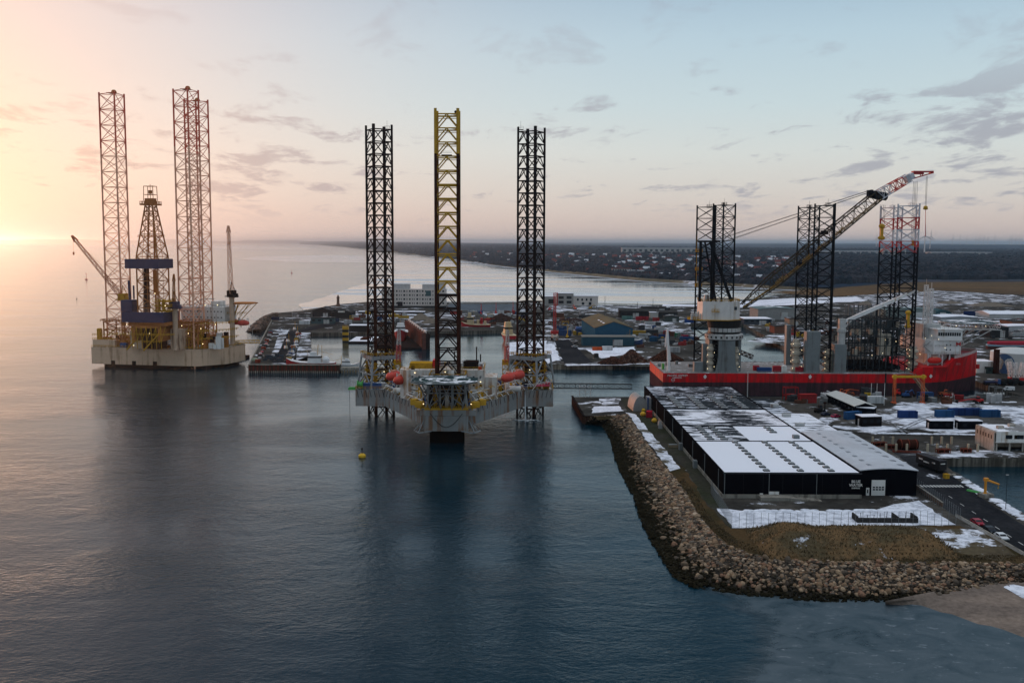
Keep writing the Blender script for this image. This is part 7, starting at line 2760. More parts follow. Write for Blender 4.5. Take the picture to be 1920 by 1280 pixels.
for k, (px, py, hm, lab) in enumerate(((548, 672, m_bwht, "white trawler moored against the pier, nearest the pier head"), (553, 662, m_bblu, "blue hulled trawler second along the pier"), (556, 652, m_bwht, "white trawler with grey deck in the middle of the moored row"),
                                (560, 643, m_bdk, "dark hulled trawler moored between two lighter boats"), (558, 634, m_bred, "red hulled trawler close to the basin corner"), (553, 626, m_bred, "small red boat in the far basin corner"),
                                (537, 663, m_bwht, "white motor boat tight against the pier wall"), (541, 650, m_bwht, "white cabin boat inside the row of trawlers"))):
    p = P(px, py, 0)
    boat(lab, p.x, p.y, R(96 + k * 3), 11 + (k % 3) * 2, 4, hm, m_bwht, 1.6, (-.05, .25, 2.3), 4.5 + k % 3)
# parked cars and clutter on the pier
r_ = random.Random(14)
cols = [((.02, .022, .03), "dark"), ((.60, .60, .60), "white"), ((.26, .27, .28), "grey"), ((.28, .03, .04), "red"), ((.03, .06, .16), "blue")]
for k in range(46):
    u = (k // 2 + r_.random() * .4) / 23.5
    side = k % 2
    yy = 600 + u * 205
    xL, xR = -151 - (yy - 577) * .197 + 4, -127 - (yy - 577) * .175 - 2.5
    x = xL if side == 0 else xR
    colr, nm = cols[r_.randrange(5)]
    if r_.random() < .72:
        car("small %s car parked on the %s side of the pier road" % (nm, ("seaward", "basin")[side]), x + r_.uniform(-.8, .8), yy, R(11 + 90 * (r_.random() < .6)), colr, small=True, group="%s cars on the %s side of the pier" % (nm, ("seaward", "basin")[side]))
    else:
        pm = r_.choice([((.05, .055, .06), "dark"), ((.40, .40, .40), "pale"), ((.25, .05, .03), "rust red"), ((.04, .09, .16), "blue"), ((.42, .27, .05), "yellow")])
        container("%s storage box on the %s side of the pier road" % (pm[1], ("seaward", "basin")[side]), x, yy, R(11 + r_.uniform(-10, 10)), pm[0], 3.0, H=2.0, name="storage_box", group="%s storage boxes on the %s side of the pier" % (pm[1], ("seaward", "basin")[side]))
p = P(475, 678)
nt_ = thing("net_heap", "pale green heap of fishing net at the pier head corner", "net heap", (p.x, p.y + 4, G))
MB().ball((0, 0, .6), (2.6, 1.8, 1.4), 10, 6).build("net", M("net_green", (.30, .33, .24), .9), nt_)
for k in range(8):
    p = P(497 + k * 4.5, 676 - (k % 3) * 3)
    c = thing("fish_crate", "dark stacked crates on the pier behind the pier head", "crates", (p.x, p.y, G), k * .5, "dark crate stacks near the pier head")
    MB().bx(-1.2, 1.2, -1, 1, 0, 1.5 + (k % 2)).build("crate", M("crate_dark", (.05, .06, .075), .7, var=.3), c)
for px, py in ((474, 640), (492, 606), (548, 600), (600, 588), (480, 655)):
    p = P(px, py)
    c = pole("lamp_post", "thin grey lamp post on the pier among the parked cars", "lamp post", p, 9, .12, m_lgrey, "lamp posts along the pier", 1.2)
# ---- sheds north of the basin
m_teal = M("teal_cladding", (.05, .095, .105), .6, stripes=(1.0, 'X'))
m_dkroof = M("dark_roof", (.045, .043, .042), .8, var=.25, snow=(.12, .15))
m_dkwall = M("dark_wall", (.028, .027, .028), .7)
def shed(label, px0, px1, py_base, py_eave, Lb, wall, roofm, gable_px=0.0, rz=0.0, name="shed", cat="shed", nwin=0, door=True, doorm=None, ridge='y'):
    a, c = P(px0, py_base), P(px1, py_base)
    W_ = c.x - a.x
    H_ = Q(px0, py_eave, a.y).z - G
    t_ = thing(name, label, cat, ((a.x + c.x) / 2, a.y, G), rz)
    gb = gable_px * a.y / 1900
    mb = MB()
    if ridge == 'y':
        mb.extrude([(-W_ / 2, 0), (W_ / 2, 0), (W_ / 2, H_)] + ([(0, H_ + gb)] if gb else []) + [(-W_ / 2, H_)], 0, Lb, 'y')
    else:
        mb.extrude([(0, 0), (Lb, 0), (Lb, H_)] + ([(Lb / 2, H_ + gb)] if gb else []) + [(0, H_)], -W_ / 2, W_ / 2, 'x')
    mb.build("wall", wall, t_)
    rf = MB()
    if ridge == 'y':
        top = [(-W_ / 2 - .4, H_ + .03 - .4 * gb / (W_ / 2))] + ([(0, H_ + gb + .03)] if gb else []) + [(W_ / 2 + .4, H_ + .03 - .4 * gb / (W_ / 2))]
        rf.extrude(top + [(x, z + .4) for x, z in reversed(top)], -.4, Lb + .4, 'y')
    else:
        top = [(-.4, H_ + .03 - .4 * gb / (Lb / 2))] + ([(Lb / 2, H_ + gb + .03)] if gb else []) + [(Lb + .4, H_ + .03 - .4 * gb / (Lb / 2))]
        rf.extrude(top + [(x, z + .4) for x, z in reversed(top)], -W_ / 2 - .4, W_ / 2 + .4, 'x')
    rf.build("roof", roofm, t_)
    if door:
        MB().box((W_ * .18, -.06, H_ * .36), (min(W_ * .25, 7), .14, H_ * .72)).build("gate", doorm or m_lgrey, t_)
    for k in range(nwin):
        MB().box((-W_ / 2 + W_ * (k + .5) / nwin, -.05, H_ * .6), (W_ / nwin * .5, .12, H_ * .25)).build("window", m_glass, t_)
    return t_
shed("dark gabled boat shed with open grey front behind the basin", 586, 622, 596, 583, 26, m_dkwall, m_dkroof, 6)
s_ = shed("black gabled hall with a white sign on its front", 623, 658, 597, 586, 30, m_dkwall, m_dkroof, 5.5, door=False)
MB().box((0, -.08, 6.5), (6.5, .12, 1.4)).build("sign", m_white, s_)
shed("low teal workshop below the dark boat shed", 583, 626, 607, 596, 10, m_teal, m_dkroof, 0, nwin=4)
shed("long low dark shed with snowy roof beside the leg of the grey platform", 672, 796, 588, 584.5, 9, m_dkwall, m_snowroof, 0, door=False, nwin=10)
shed("flat pale shed left of the dark boat shed", 560, 586, 594, 588.5, 12, M("shed_grey", (.20, .19, .18), .8), m_dkroof, 0, nwin=2)
p = P(571, 608)
container("white container beside the low teal workshop", p.x, p.y, 0, (.60, .60, .60), 9, H=3.4)
p = P(515, 600)
container("dark blue container at the root of the pier", p.x, p.y, R(5), (.02, .03, .07), 8, H=2.8)
p = P(622, 603)
container("blue containers stacked beside the teal workshop", p.x + 3, p.y, R(5), (.03, .05, .10), 7, H=3.0)
# beacon tower
p = P(634, 574)
tw_ = thing("beacon_tower", "short brown beacon tower on the far shore of the peninsula", "beacon", (p.x, p.y, G))
MB().lathe((0, 0, 0), [(3.0, 0), (1.6, 3), (1.4, 9), (2.0, 9.4), (1.0, 11.5)], 8).build("tower", M("tower_brown", (.12, .07, .05), .8), tw_)
MB().ball((0, 0, 12), .8).build("lantern", m_glass, tw_)
# slipway dock with yellow pier
p = P(648, 641, 0)
yp = thing("dock_dolphin", "yellow and black banded dolphin pier in the basin", "dolphin", (p.x, p.y, 0))
mb = MB()
for k in range(6):
    mb.k = k % 2
    mb.bx(-2.2, 2.2, -1.4, 1.4, -1 + k * 2.1, 1.1 + k * 2.1)
mb.build("tower", [m_black, m_yel], yp)
MB().rail([(-2, -1.3, 11.6), (2, -1.3, 11.6), (2, 1.3, 11.6)], 1.1, .1).build("railing", m_yeld, yp)
p0, p1 = P(653, 641, 1), P(700, 641, 1)
fd = thing("floating_pontoon", "flat snow covered pontoon beside the yellow dolphin", "pontoon", (p0.x, p0.y, 0))
w_ = p1.x - p0.x
MB().bx(0, w_, 0, 38, -.5, 1.4).build("pontoon_hull", m_dark, fd)
MB().bx(.3, w_ - .3, .3, 37.6, 1.4, 1.55).build("snow_cover", m_snowroof, fd)
MB().bx(w_ * .4, w_ * .7, 10, 26, 1.56, 2.6).build("cargo", m_brown, fd)
p0 = P(655, 622, 3)
ms = thing("pontoon_shed", "white flat roofed hut above the pontoon", "hut", (p0.x + 6, p0.y, G))
MB().bx(-6, 8, 0, 12, 0, 5).build("wall", m_dkwall, ms)
MB().bx(-6.3, 8.3, -.3, 12.3, 5, 5.3).build("roof", m_snowroof, ms)
# floating dock with a red ship inside
a, c = P(799, 655, 0), P(766, 627, 0)
fdk = thing("floating_dock", "rusty pale floating dock wall receding from the camera", "dock", (a.x, a.y, 0))
d_ = Vector((c.x - a.x, c.y - a.y, 0))
n_ = Vector((-d_.y, d_.x, 0)).normalized()
ang = math.atan2(d_.y, d_.x)
MB().box(d_ / 2 + n_ * 1.5 + Vector((0, 0, 5.5)), (d_.length, 3, 12), ang).build("dock_wall", M("dock_rust", (.12, .055, .045), .8, var=.35, streak=((.08, .03, .02), .25)), fdk)
MB().box(d_ / 2 - n_ * 1.2 + Vector((0, 0, 5)), (d_.length, 3, 11), ang).build("dock_wall", m_dark, fdk)
MB().box(d_ / 2 + n_ * 18 + Vector((0, 0, .6)), (d_.length, 30, 1.6), ang).build("dock_floor", m_dark, fdk)
wd2 = MB()
for k in range(9):
    p = d_ * ((k + .5) / 9) + Vector((0, 0, 11.5))
    wd2.box(p, (2, 2, 1.6), ang)
wd2.rail([Vector((0, 0, 11.5)), d_ + Vector((0, 0, 11.5))], 1.2, .12, 3)
wd2.build("wall_top_gear", m_white, fdk)
q = P(750, 641, 0)
boat("red hulled ship sitting in the floating dock", q.x, q.y + 6, R(-85), 34, 11, m_bred, m_bwht, 6.0, (-.05, .22, 4.5), 5, "docked_ship", "ship", z=1.2)
q = P(892, 619, 0)
s_ = boat("red hulled supply ship with cream wheelhouse moored at the scrap quay", q.x, q.y + 2, R(178), 25, 9, m_bred, m_cream, 4.8, (.08, .30, 6.5), 5, "supply_ship", "ship")
for x, h2 in ((-2, 3.6), (-5, 5.2), (-8, 2.6)):
    MB().box((x, 0, 5.2 + h2 / 2), (2, 3, h2)).build("deck_crane", M("boat_red", (.4, .02, .025), .45) if x == -5 else m_cream, s_)
q = P(966, 641, 0)
boat("red ship with cream superstructure behind the right leg of the grey platform", q.x - 5, q.y + 3, R(100), 26, 10, m_bred, m_cream, 5.5, (-.05, .25, 6), 5, "supply_ship", "ship")
# gravel piles
def pile(name, label, cat, px, py, w_px, h_px, mat, seed, stuff=True, blocks=0, bmat=None):
    p = P(px, py)
    k_ = p.y / 1900
    r2 = random.Random(seed)
    W_, H_ = w_px * k_ / 2, h_px * k_
    mb = MB()
    nr, ns = 7, 26
    rings = []
    for i in range(nr + 1):
        u = i / nr
        rings.append([(p.x + W_ * (1 - u) * math.cos(a) * (1 + r2.uniform(-.1, .1)), p.y + W_ * .7 + W_ * .7 * (1 - u) * math.sin(a), G - .1 + H_ * min(1, u * 1.15) * (1 + r2.uniform(-.07, .07))) for a in [2 * math.pi * k / ns for k in range(ns)]])
    mb.loft(rings)
    for _ in range(blocks):
        u, a = r2.random() ** .6, r2.uniform(0, 6.28)
        s2 = r2.uniform(.25, .7)
        mb.k = r2.randrange(len(bmat))
        mb.box((p.x + W_ * u * math.cos(a), p.y + W_ * .7 + W_ * .7 * u * math.sin(a), G + H_ * (1 - u) * 1.02 + .1), (s2 * r2.uniform(1, 4), s2, s2 * r2.uniform(.4, 1.2)), r2.uniform(0, 3))
    o = mb.build(name, bmat or mat)
    tag(o, label, cat)
    if stuff:
        struct(o, 'stuff')
    return o
m_grav = M("gravel_heap", (.15, .125, .10), .95, var=.3)
m_sc1 = M("scrap_rust", (.070, .030, .020), .85, var=.5)
m_sc2 = M("scrap_brown", (.13, .058, .038), .85, var=.5)
m_sc3 = M("scrap_dark", (.035, .020, .017), .85, var=.5)
m_sc4 = M("scrap_pale", (.20, .13, .10), .8, var=.4)
pile("gravel_heap", "conical gravel heap beyond the floating dock", "gravel", 788, 600, 42, 12, m_grav, 1)
pile("gravel_heap", "lower gravel heap right of the conical one", "gravel", 808, 606, 40, 9, m_grav, 2)
pile("gravel_heap", "pale sand heap on the snow beside the new building", "sand", 1130, 583, 24, 6, m_grav, 3)
pile("scrap_heap", "large rust brown scrap heap at the quay edge", "scrap", 1187, 682, 62, 24, m_sc1, 4, True, 1500, [m_sc1, m_sc2, m_sc3, m_sc4])
pile("scrap_heap", "wide low rust brown scrap heap in front of the large one", "scrap", 1150, 684, 56, 13, m_sc1, 5, True, 900, [m_sc2, m_sc1, m_sc3])
pile("scrap_heap", "dark brown scrap heap behind the stern crane of the red ship", "scrap", 1252, 678, 66, 19, m_sc1, 6, True, 1200, [m_sc1, m_sc3, m_sc2])
pile("scrap_heap", "black scrap heap below the red scrap cranes", "scrap", 940, 604, 70, 14, m_sc3, 7, True, 600, [m_sc3, m_black, m_sc1])
pile("scrap_heap", "grey scrap heap behind the right leg of the grey platform", "scrap", 1075, 612, 110, 13, m_sc3, 8, True, 1100, [m_sc3, m_sc4, m_sgrey, m_dark, m_lgrey])
pile("earth_heap", "dark earth heap on the snow behind the big grey hangar", "earth", 1627, 572, 34, 7, m_grav, 9)
pile("earth_heap", "long low brown earth heap beyond the domed hall", "earth", 1870, 575, 90, 7, m_grav, 10)
pile("earth_heap", "brown earth heap behind the ship masts", "earth", 1790, 570, 60, 5, m_grav, 11)
for px, py, lab in ((1052 - 150, 590, "red scrap crane standing behind the moored supply ship"), (930, 588, "red material handler with raised arm on the black scrap"), (962, 586, "red material handler beside the leg of the grey platform")):
    machine(lab, px, py, m_red, 'track', 7, R(90), boom=[(0, 0, 3), (3, 0, 11), (10, 0, 9), (11, 0, 4)], name="material_handler", cat="scrap crane")
# lattice crane, red
p = P(1040, 626)
mc = thing("crawler_crane", "tall thin red lattice crane on the snowy quay", "crane", (p.x, p.y, G))
h_ = Q(1040, 549, p.y).z - G
MB().truss((0, 0, 2), (0, 0, h_ * .72), 2.0, 1.8, 14, .2, .12).build("mast", m_red, mc)
MB().truss((0, 0, h_ * .6), (-.8, 0, h_), 1.4, .7, 8, .16, .1).build("boom", m_red, mc)
MB().box((0, 0, 1.3), (6, 4, 2.6)).build("carrier", m_red, mc)
p = P(1040, 638)
cr_ = thing("cable_drum", "large pale cable drum standing on the quay beside the road", "cable drum", (p.x, p.y, G), .3)
MB().lathe((0, 0, 2.4), [(2.4, -2), (2.4, -1.6), (1.3, -1.5), (1.3, 1.5), (2.4, 1.6), (2.4, 2)], 16, 'x').build("drum", M("drum_cream", (.42, .36, .31), .7), cr_)
for s in (-1, 1):
    MB().box((s * 2.2, 0, 1.0), (.3, 3.4, 2)).build("stand", m_dark, cr_)
p = P(1064, 634)
machine("yellow mobile crane with short jib beside the blue tank", 1064, 634, m_yel, 'wheel', 8, R(80), boom=[(0, 0, 3), (2, 0, 9), (9, 0, 8)], name="mobile_crane", cat="mobile crane")
p = P(1093, 622)
bt_ = thing("storage_tank", "long blue cylindrical tank lying behind the yellow mobile crane", "tank", (p.x, p.y, G))
MB().lathe((0, 0, 2.2), [(.4, -6.6), (1.9, -6), (2.1, -5), (2.1, 5), (1.9, 6), (.4, 6.6)], 16, 'x').build("shell", m_blue, bt_)
for s in (-1, 1):
    MB().box((s * 3.5, 0, .5), (.6, 3, 1.0)).build("saddle", m_dark, bt_)
# blue gabled warehouses
m_bwh = M("blue_cladding", (.030, .095, .16), .55, var=.15, stripes=(.8, 'X'))
m_oldroof = M("lichen_roof", (.125, .105, .075), .85, var=.3, scale=.1, streak=((.16, .105, .04), .14, .3))
s_ = shed("large blue gabled warehouse with brown lichen roof", 1115, 1186, 643, 615, 84, m_bwh, m_oldroof, 11.5, name="blue_warehouse", cat="warehouse", door=False, rz=R(2.6))
for k in range(3):
    q = MB()
    q.bx(-6.6, -3.6, 8 + k * 13, 14 + k * 13, 13.2, 13.9)
    q.build("roof_light", m_snowroof, s_)
s2_ = shed("low blue workshop with grey roof and roof lights before the gabled warehouse", 1092, 1189, 648, 632, 14, M("blue_cladding_front", (.032, .080, .110), .60, stripes=(.8, 'X')), M("asbestos_roof", (.17, .165, .15), .8), 0, name="blue_workshop", cat="workshop", nwin=0, doorm=m_lgrey)
p = P(1120, 657)
container("long orange container on the snow before the blue workshop", p.x, p.y, 0, (.52, .09, .03), 6.6, H=2.3)
p = P(1137, 657)
container("white container touching the orange one before the blue workshop", p.x + .6, p.y, 0, (.60, .60, .60), 7.0, H=3.0)
p = P(1186, 646)
boat("dark blue hulled white topped boat laid up beside the blue workshop", p.x, p.y + 2, R(5), 15, 4.5, m_bblu, m_bwht, 2.4, (-.1, .2, 2.6), 5, z=G + .5)
p = P(1078, 651)
car("silver car parked on the quay road before the blue workshop", p.x, p.y, R(10), (.40, .41, .42))
p = P(1080, 645)
car("black car parked on the quay road behind the silver one", p.x, p.y, R(10), (.014, .015, .02))
p = P(1118, 672)
c = thing("stone_block", "dark stone marker block at the edge of the quay road", "stone block", (p.x, p.y, G))
MB().box((0, 0, 1.6), (3, 2, 3.2), .2, (.8, .8)).build("block", M("dark_block", (.045, .042, .04), .8), c)
MB().box((0, 0, .2), (4, 3, .4), .2).build("base", m_conc, c)
qf = thing("timber_quay_front", "dark quay front of timber piles below the scrap heap", "quay wall", (60, 596.9, 0))
MB().bx(0, 75, -.5, .1, 2.0, 3.1).build("capping_beam", m_conc, qf)
MB().bx(0, 75, -.1, .1, -2, 2.0).build("back_wall", m_black, qf)
for k in range(24):
    MB().bx(.5 + k * 3.15, 1.3 + k * 3.15, -.6, -.1, -2, 2.0).build("pile", M("pile_timber", (.06, .045, .035), .85), qf)
qc = thing("concrete_quay_front", "pale stained concrete quay front left of the timber piles", "quay wall", (24, 597.2, 0))
MB().bx(0, 35.5, -.6, .1, -2, 3.05).build("wall", M("quay_face", (.30, .255, .20), .85, var=.3, streak=((.10, .08, .06), .2, .5)), qc)
MB().bx(0, 35.5, -.75, .1, 3.05, 3.3).build("coping", m_conc, qc)
# rubble mole between the ship and the inner basin
mb = MB()
r_ = random.Random(41)
mb.bx(136, 190, 599, 604, -2, 2.6)
for _ in range(420):
    s_ = r_.uniform(.6, 1.5)
    mb.ball((r_.uniform(136, 190), r_.uniform(598, 605), 2.6 + r_.uniform(-.6, 1.2)), (s_, s_ * .8, s_ * .7), 5, 3)
struct(mb.build("rubble_mole", GM("dark_rubble", (.05, .05, .05), (.09, .085, .08), .2)), 'stuff')
# gangway hanging on the inner basin edge
p = P(1395, 655, 8)
gx_ = thing("link_span", "dark ladder like gangway hanging over the inner basin", "gangway", (PX(1386, 560), 560, 0))
MB().truss((0, 0, 15), (7.5, 0, 12), 2.4, 2.4, 6, .22, .18).build("span", m_black, gx_)
MB().bar((-1, 0, 0), (0, 0, 15), .4).build("mast", m_black, gx_)
# ---- white office building on the far shore
p0, p1 = P(716, 577), P(836, 577)
ob = thing("office_building", "large white four storey office block on the far shore", "office", (p0.x, p0.y, G))
W_ = p1.x - p0.x
m_off = M("office_white", (.56, .50, .46), .6, var=.06)
MB().bx(0, W_, 0, 18, 2.4, 20.5).build("wall", m_off, ob)
MB().bx(.5, W_ - .5, .6, 17, 0, 2.4).build("ground_floor", m_sdark, ob)
MB().bx(12, 30, 3, 15, 20.5, 26).bx(44, 58, 3, 15, 20.5, 25.6).bx(60, W_ - 1, 4, 14, 20.5, 26.6).build("roof_storey", M("office_pale", (.42, .41, .41), .6), ob)
for r2 in range(4):
    n = 0
    x = 1.5
    k = 0
    while x < W_ - 2:
        w2 = (1.6, .8, .8, 1.9, .8)[k % 5]
        if not (r2 == 3 and 48 < x < 54):
            MB().box((x + w2 / 2, -.03, 5.2 + r2 * 4.4), (w2, .1, 1.9)).build("window", m_glass, ob)
        x += w2 + (1.6, 1.2, 2.0, 1.6, 1.9)[k % 5]
        k += 1
MB().box((51, -.04, 16), (5.6, .1, 6)).build("stair_window", M("green_glass", (.05, .10, .11), .2), ob)
MB().box((20, -.04, 4.5), (5.6, .1, 4.5)).build("entrance", m_glass, ob)
dk_ = thing("sea_dike", "grey sloping sea dike right of the white office block", "dike", (P(838, 583).x, P(838, 583).y, G))
q0, q1 = P(838, 583), P(968, 580)
MB().extrude([(0, 0), (60, 0), (60, 5), (34, 5.5)], 0, q1.x - q0.x, 'x').build("slope", M("dike_grey", (.10, .115, .13), .85, var=.3, scale=.08), dk_)
MB().bx(0, q1.x - q0.x, 33.8, 36, 5.5, 6.1).build("crest", m_conc, dk_)
# construction site buildings
nb = shed("grey unfinished two storey building with snowy top", 1044, 1075, 573, 550, 14, M("raw_block", (.32, .30, .28), .85), m_snowroof, 0, name="new_building", cat="building", door=False)
for i in range(2):
    for j in range(2):
        MB().box((-4.5 + i * 9, -.08, 4.2 + j * 5.2), (5.6, .2, 3)).build("window", m_black, nb)
nb = shed("white finished two storey building right of the unfinished one", 1075, 1121, 573, 555, 14, m_off, m_snowroof, 0, name="new_building", cat="building", door=False)
for k, (x, z, w2, h2) in enumerate(((-9, 7, 2, 2.6), (-4, 7, 2, 2.6), (1, 7, 2, 2.6), (6, 7, 2, 3), (-3, 2.5, 3, 2.8), (5, 2.5, 3, 3.4))):
    MB().box((x, -.06, z), (w2, .16, h2)).build("window", m_glass, nb)
nb = shed("low grey wing left of the unfinished building", 1021, 1042, 573, 556, 12, M("raw_block", (.32, .30, .28), .85), m_snowroof, 0, name="new_building", cat="building", door=False)
MB().box((1, -.06, 5), (6, .16, 5)).build("window", m_black, nb)
p = P(1043, 573)
sc2 = thing("stair_tower", "red scaffold stair tower between the new buildings", "scaffold", (p.x, p.y - 2, G))
MB().truss((0, 0, 0), (0, 0, 15), 2.6, 2.6, 6, .25, .2).build("frame", m_red, sc2)
MB().bx(-1.3, 1.3, -1.3, 1.3, 7, 7.3).build("landing", m_red, sc2)
machine("small yellow excavator on the snow right of the new buildings", 1108, 579, m_yel, 'track', 6, 0, boom=[(0, 0, 2), (3, 0, 5), (6, 0, 2)], name="excavator", cat="excavator")
machine("red excavator before the new buildings", 1078, 580, m_red, 'track', 6, 2, boom=[(0, 0, 2), (3, 0, 5), (6, 0, 2)], name="excavator", cat="excavator")
machine("red loader beside the stair tower of the new buildings", 1031, 582, m_red, 'wheel', 6, 1, boom=[(1, 0, 1.6), (4, 0, 3)], name="loader", cat="loader")
# black sheds
shed("long black shed with slate roof near the bay shore", 1162, 1206, 596, 583, 14, m_dkwall, m_dkroof, 4, ridge='x', nwin=4)
shed("second black shed with slate roof, right of the first", 1206, 1236, 594, 584, 14, m_dkwall, m_dkroof, 4, ridge='x', nwin=3)
shed("wide black shed behind the crane house of the red ship", 1232, 1270, 596, 586, 16, m_dkwall, m_dkroof, 3, ridge='x', nwin=4)
shed("low black workshop behind the two black sheds", 1205, 1256, 583, 577, 12, m_dkwall, m_dkroof, 2, ridge='x')
shed("small grey shed with white front between the black sheds", 1219, 1234, 596, 586, 8, M("shed_white", (.45, .42, .39), .7), m_snowroof, 0)
shed("dark green shed right of the black sheds", 1246, 1273, 604, 594, 12, M("shed_green", (.05, .06, .055), .7), m_dkroof, 1.5)
for px, top, lab in ((1195, 566, "thin dark chimney pole on the first black shed"), (1224, 560, "tall dark chimney pole on the second black shed"), (1134, 555, "thin lamp mast beside the white new building")):
    p = P(px, 590)
    pole("chimney_pole", lab, "pole", p, Q(px, top, p.y).z - G, .28, m_sdark)
for px, py, colr, lab, L_ in ((1204, 600, (.33, .02, .03), "long red container before the black sheds", 12), (1176, 599, (.10, .20, .18), "green container left of the long red one", 10), (1230, 602, (.30, .03, .03), "short red container below the white fronted shed", 6),
                              (1292, 605, (.02, .06, .20), "blue containers stacked behind the crane platform of the red ship", 8), (1245, 635, (.02, .05, .14), "dark blue container on the yard above the scrap", 8), (1228, 640, (.03, .09, .16), "blue container beside the scrap heap behind", 8),
                              (1270, 632, (.04, .16, .09), "small green container behind the stern of the red ship", 4), (1284, 636, (.25, .02, .05), "small crimson container behind the stern of the red ship", 5), (1262, 660, (.40, .40, .40), "pale container behind the dark scrap heap", 9)):
    p = P(px, py)
    container(lab, p.x, p.y, 0, colr, L_, H=3.4)
# hangars behind the ship
m_hang = M("hangar_grey", (.27, .265, .255), .6, stripes=(.5, 'X'))
m_hroof = M("hangar_green_roof", (.13, .175, .175), .7, snow=(.15, .05))
h1 = shed("big pale grey hangar with sliding doors behind the crane boom", 1421, 1492, 599, 580, 34, m_hang, m_hroof, 3, name="hangar", cat="hangar", doorm=m_lgrey)
shed("low dark shed with snowy roof below the big grey hangar", 1395, 1446, 608, 598, 22, M("shed_slate", (.06, .07, .085), .7), m_snowroof, 0, nwin=5)
shed("brown brick store beside the inner basin quay", 1452, 1492, 625, 612, 16, M("brick_brown", (.17, .075, .05), .8), m_dkroof, 1)
shed("tan warehouse behind the tall grey column of the ship", 1480, 1500, 613, 598, 16, M("tan_wall", (.27, .20, .15), .8), m_dkroof, 0)
dm_ = thing("domed_hall", "green domed storage hall behind the ship masts", "hall", (P(1768, 592).x, P(1768, 592).y, G))
mb = MB()
R_ = 18 * P(1768, 592).y / 1900
mb.extrude([(R_ * math.cos(math.pi * k / 14), R_ * .62 * math.sin(math.pi * k / 14)) for k in range(15)], 0, 30, 'y')
mb.build("dome", M("dome_green", (.035, .075, .085), .6), dm_)
MB().bx(-R_ * .3, R_ * .3, -.2, .1, 0, R_ * .35).build("gate", m_lgrey, dm_)
shed("grey green hangar left of the domed hall", 1660, 1752, 596, 581, 30, M("hangar_sage", (.16, .19, .18), .7), m_hroof, 3, name="hangar", cat="hangar")
shed("long white roofed hall below the domed hall", 1765, 1832, 602, 595, 28, M("hall_grey", (.25, .26, .27), .7), m_snowroof, 2)
shed("white gabled hall at the right end of the harbour", 1855, 1935, 597, 589, 30, M("hall_pale", (.38, .37, .36), .7), m_snowroof, 4, ridge='x')
shed("brown timber clad store near the right edge of the harbour", 1897, 1960, 618, 603, 22, M("brown_clad", (.15, .085, .06), .8), m_dkroof, 1)
shed("black cube shaped store behind the ship helideck", 1856, 1890, 633, 614, 18, m_dkwall, m_dkroof, 0)
shed("long white shed behind the black cube store", 1889, 1960, 622, 612, 20, M("hall_white", (.45, .45, .46), .7), m_snowroof, 1)
for k in range(6):
    p = P(1813 + k * 8, 592)
    container("dark blue stacked container in the row behind the ship", p.x, p.y, 0, (.015, .035, .12), 6.1, H=4.6, group="dark blue containers stacked in a far row")
p = P(1905, 652, 0)
rb_ = thing("barge", "red barge with light blue stripe moored at the right edge", "barge", (P(1850, 654).x, P(1850, 654).y, G))
MB().loft([[(x, -5 * w_, 0), (x, 5 * w_, 0), (x, 5.6 * w_, 2.2), (x, -5.6 * w_, 2.2)] for x, w_ in ((0, .3), (3, .8), (8, 1), (60, 1))]).build("hull", M("barge_brown", (.09, .035, .03), .7), rb_)
MB().loft([[(x, -5.6 * w_, 2.2), (x, 5.6 * w_, 2.2), (x, 5.6 * w_, 3.3), (x, -5.6 * w_, 3.3)] for x, w_ in ((0, .3), (3, .8), (8, 1), (60, 1))]).build("stripe", M("barge_blue", (.22, .36, .45), .6), rb_)
MB().loft([[(x, -5.7 * w_, 3.3), (x, 5.7 * w_, 3.3), (x, 5.2 * w_, 5.0), (x, -5.2 * w_, 5.0)] for x, w_ in ((1, .3), (4, .8), (9, 1), (60, 1))]).build("hatch_cover", M("barge_red", (.28, .025, .04), .6), rb_)
# storage tank with emblem
q0, q1 = P(1872, 700), P(1960, 700)
Rt = (q1.x - q0.x) / 2
Ht = Q(1872, 662, q0.y).z - G
tk_ = thing("storage_tank", "white round storage tank with blue disc emblem at the right edge", "tank", (q0.x + Rt, q0.y + Rt * .6, G))
MB().lathe((0, 0, 0), [(Rt, 0), (Rt, Ht), (Rt * .6, Ht + 1.8), (.1, Ht + 2.6)], 40).build("shell", M("tank_white", (.50, .51, .50), .55, var=.06), tk_)
em = MB()
em.k = 0
ca = R(218)
ex_, ey_ = math.cos(ca), math.sin(ca)
tx, ty = -ey_, ex_
er = 5.6
def emb(u, v, o_):
    a = u / Rt
    cc, ss = math.cos(ca + a), math.sin(ca + a)
    return ((Rt + o_) * cc, (Rt + o_) * ss, Ht * .48 + v)
N_ = 28
em.add([emb(0, 0, .06)] + [emb(er * math.cos(2 * math.pi * k / N_), er * math.sin(2 * math.pi * k / N_), .06) for k in range(N_)], [(0, 1 + k, 1 + (k + 1) % N_) for k in range(N_)])
em.k = 1
for du in (-1.9, 1.9):
    for k in range(12):
        a0, a1 = 2 * math.pi * k / 12, 2 * math.pi * (k + 1) / 12
        em.add([emb(du + r2 * math.cos(a), 1.0 + r2 * math.sin(a), .12) for r2, a in ((1.7, a0), (1.7, a1), (.9, a1), (.9, a0))], [(0, 1, 2, 3)])
    em.add([emb(du + x, y, .12) for x, y in ((.9, 1.2), (1.7, 1.2), (.6, -3.0), (-.3, -3.0))], [(0, 1, 2, 3)])
em.build("emblem", [M("emblem_blue", (.06, .12, .24), .5), m_white], tk_)
p = P(1867, 700)
rc = thing("rusty_silo", "tall dark rusty pipe column left of the white tank", "silo", (p.x, p.y, G))
MB().lathe((0, 0, 0), [(1.6, 0), (1.6, Q(1867, 655, p.y).z - G)], 14).build("column", m_brown, rc)
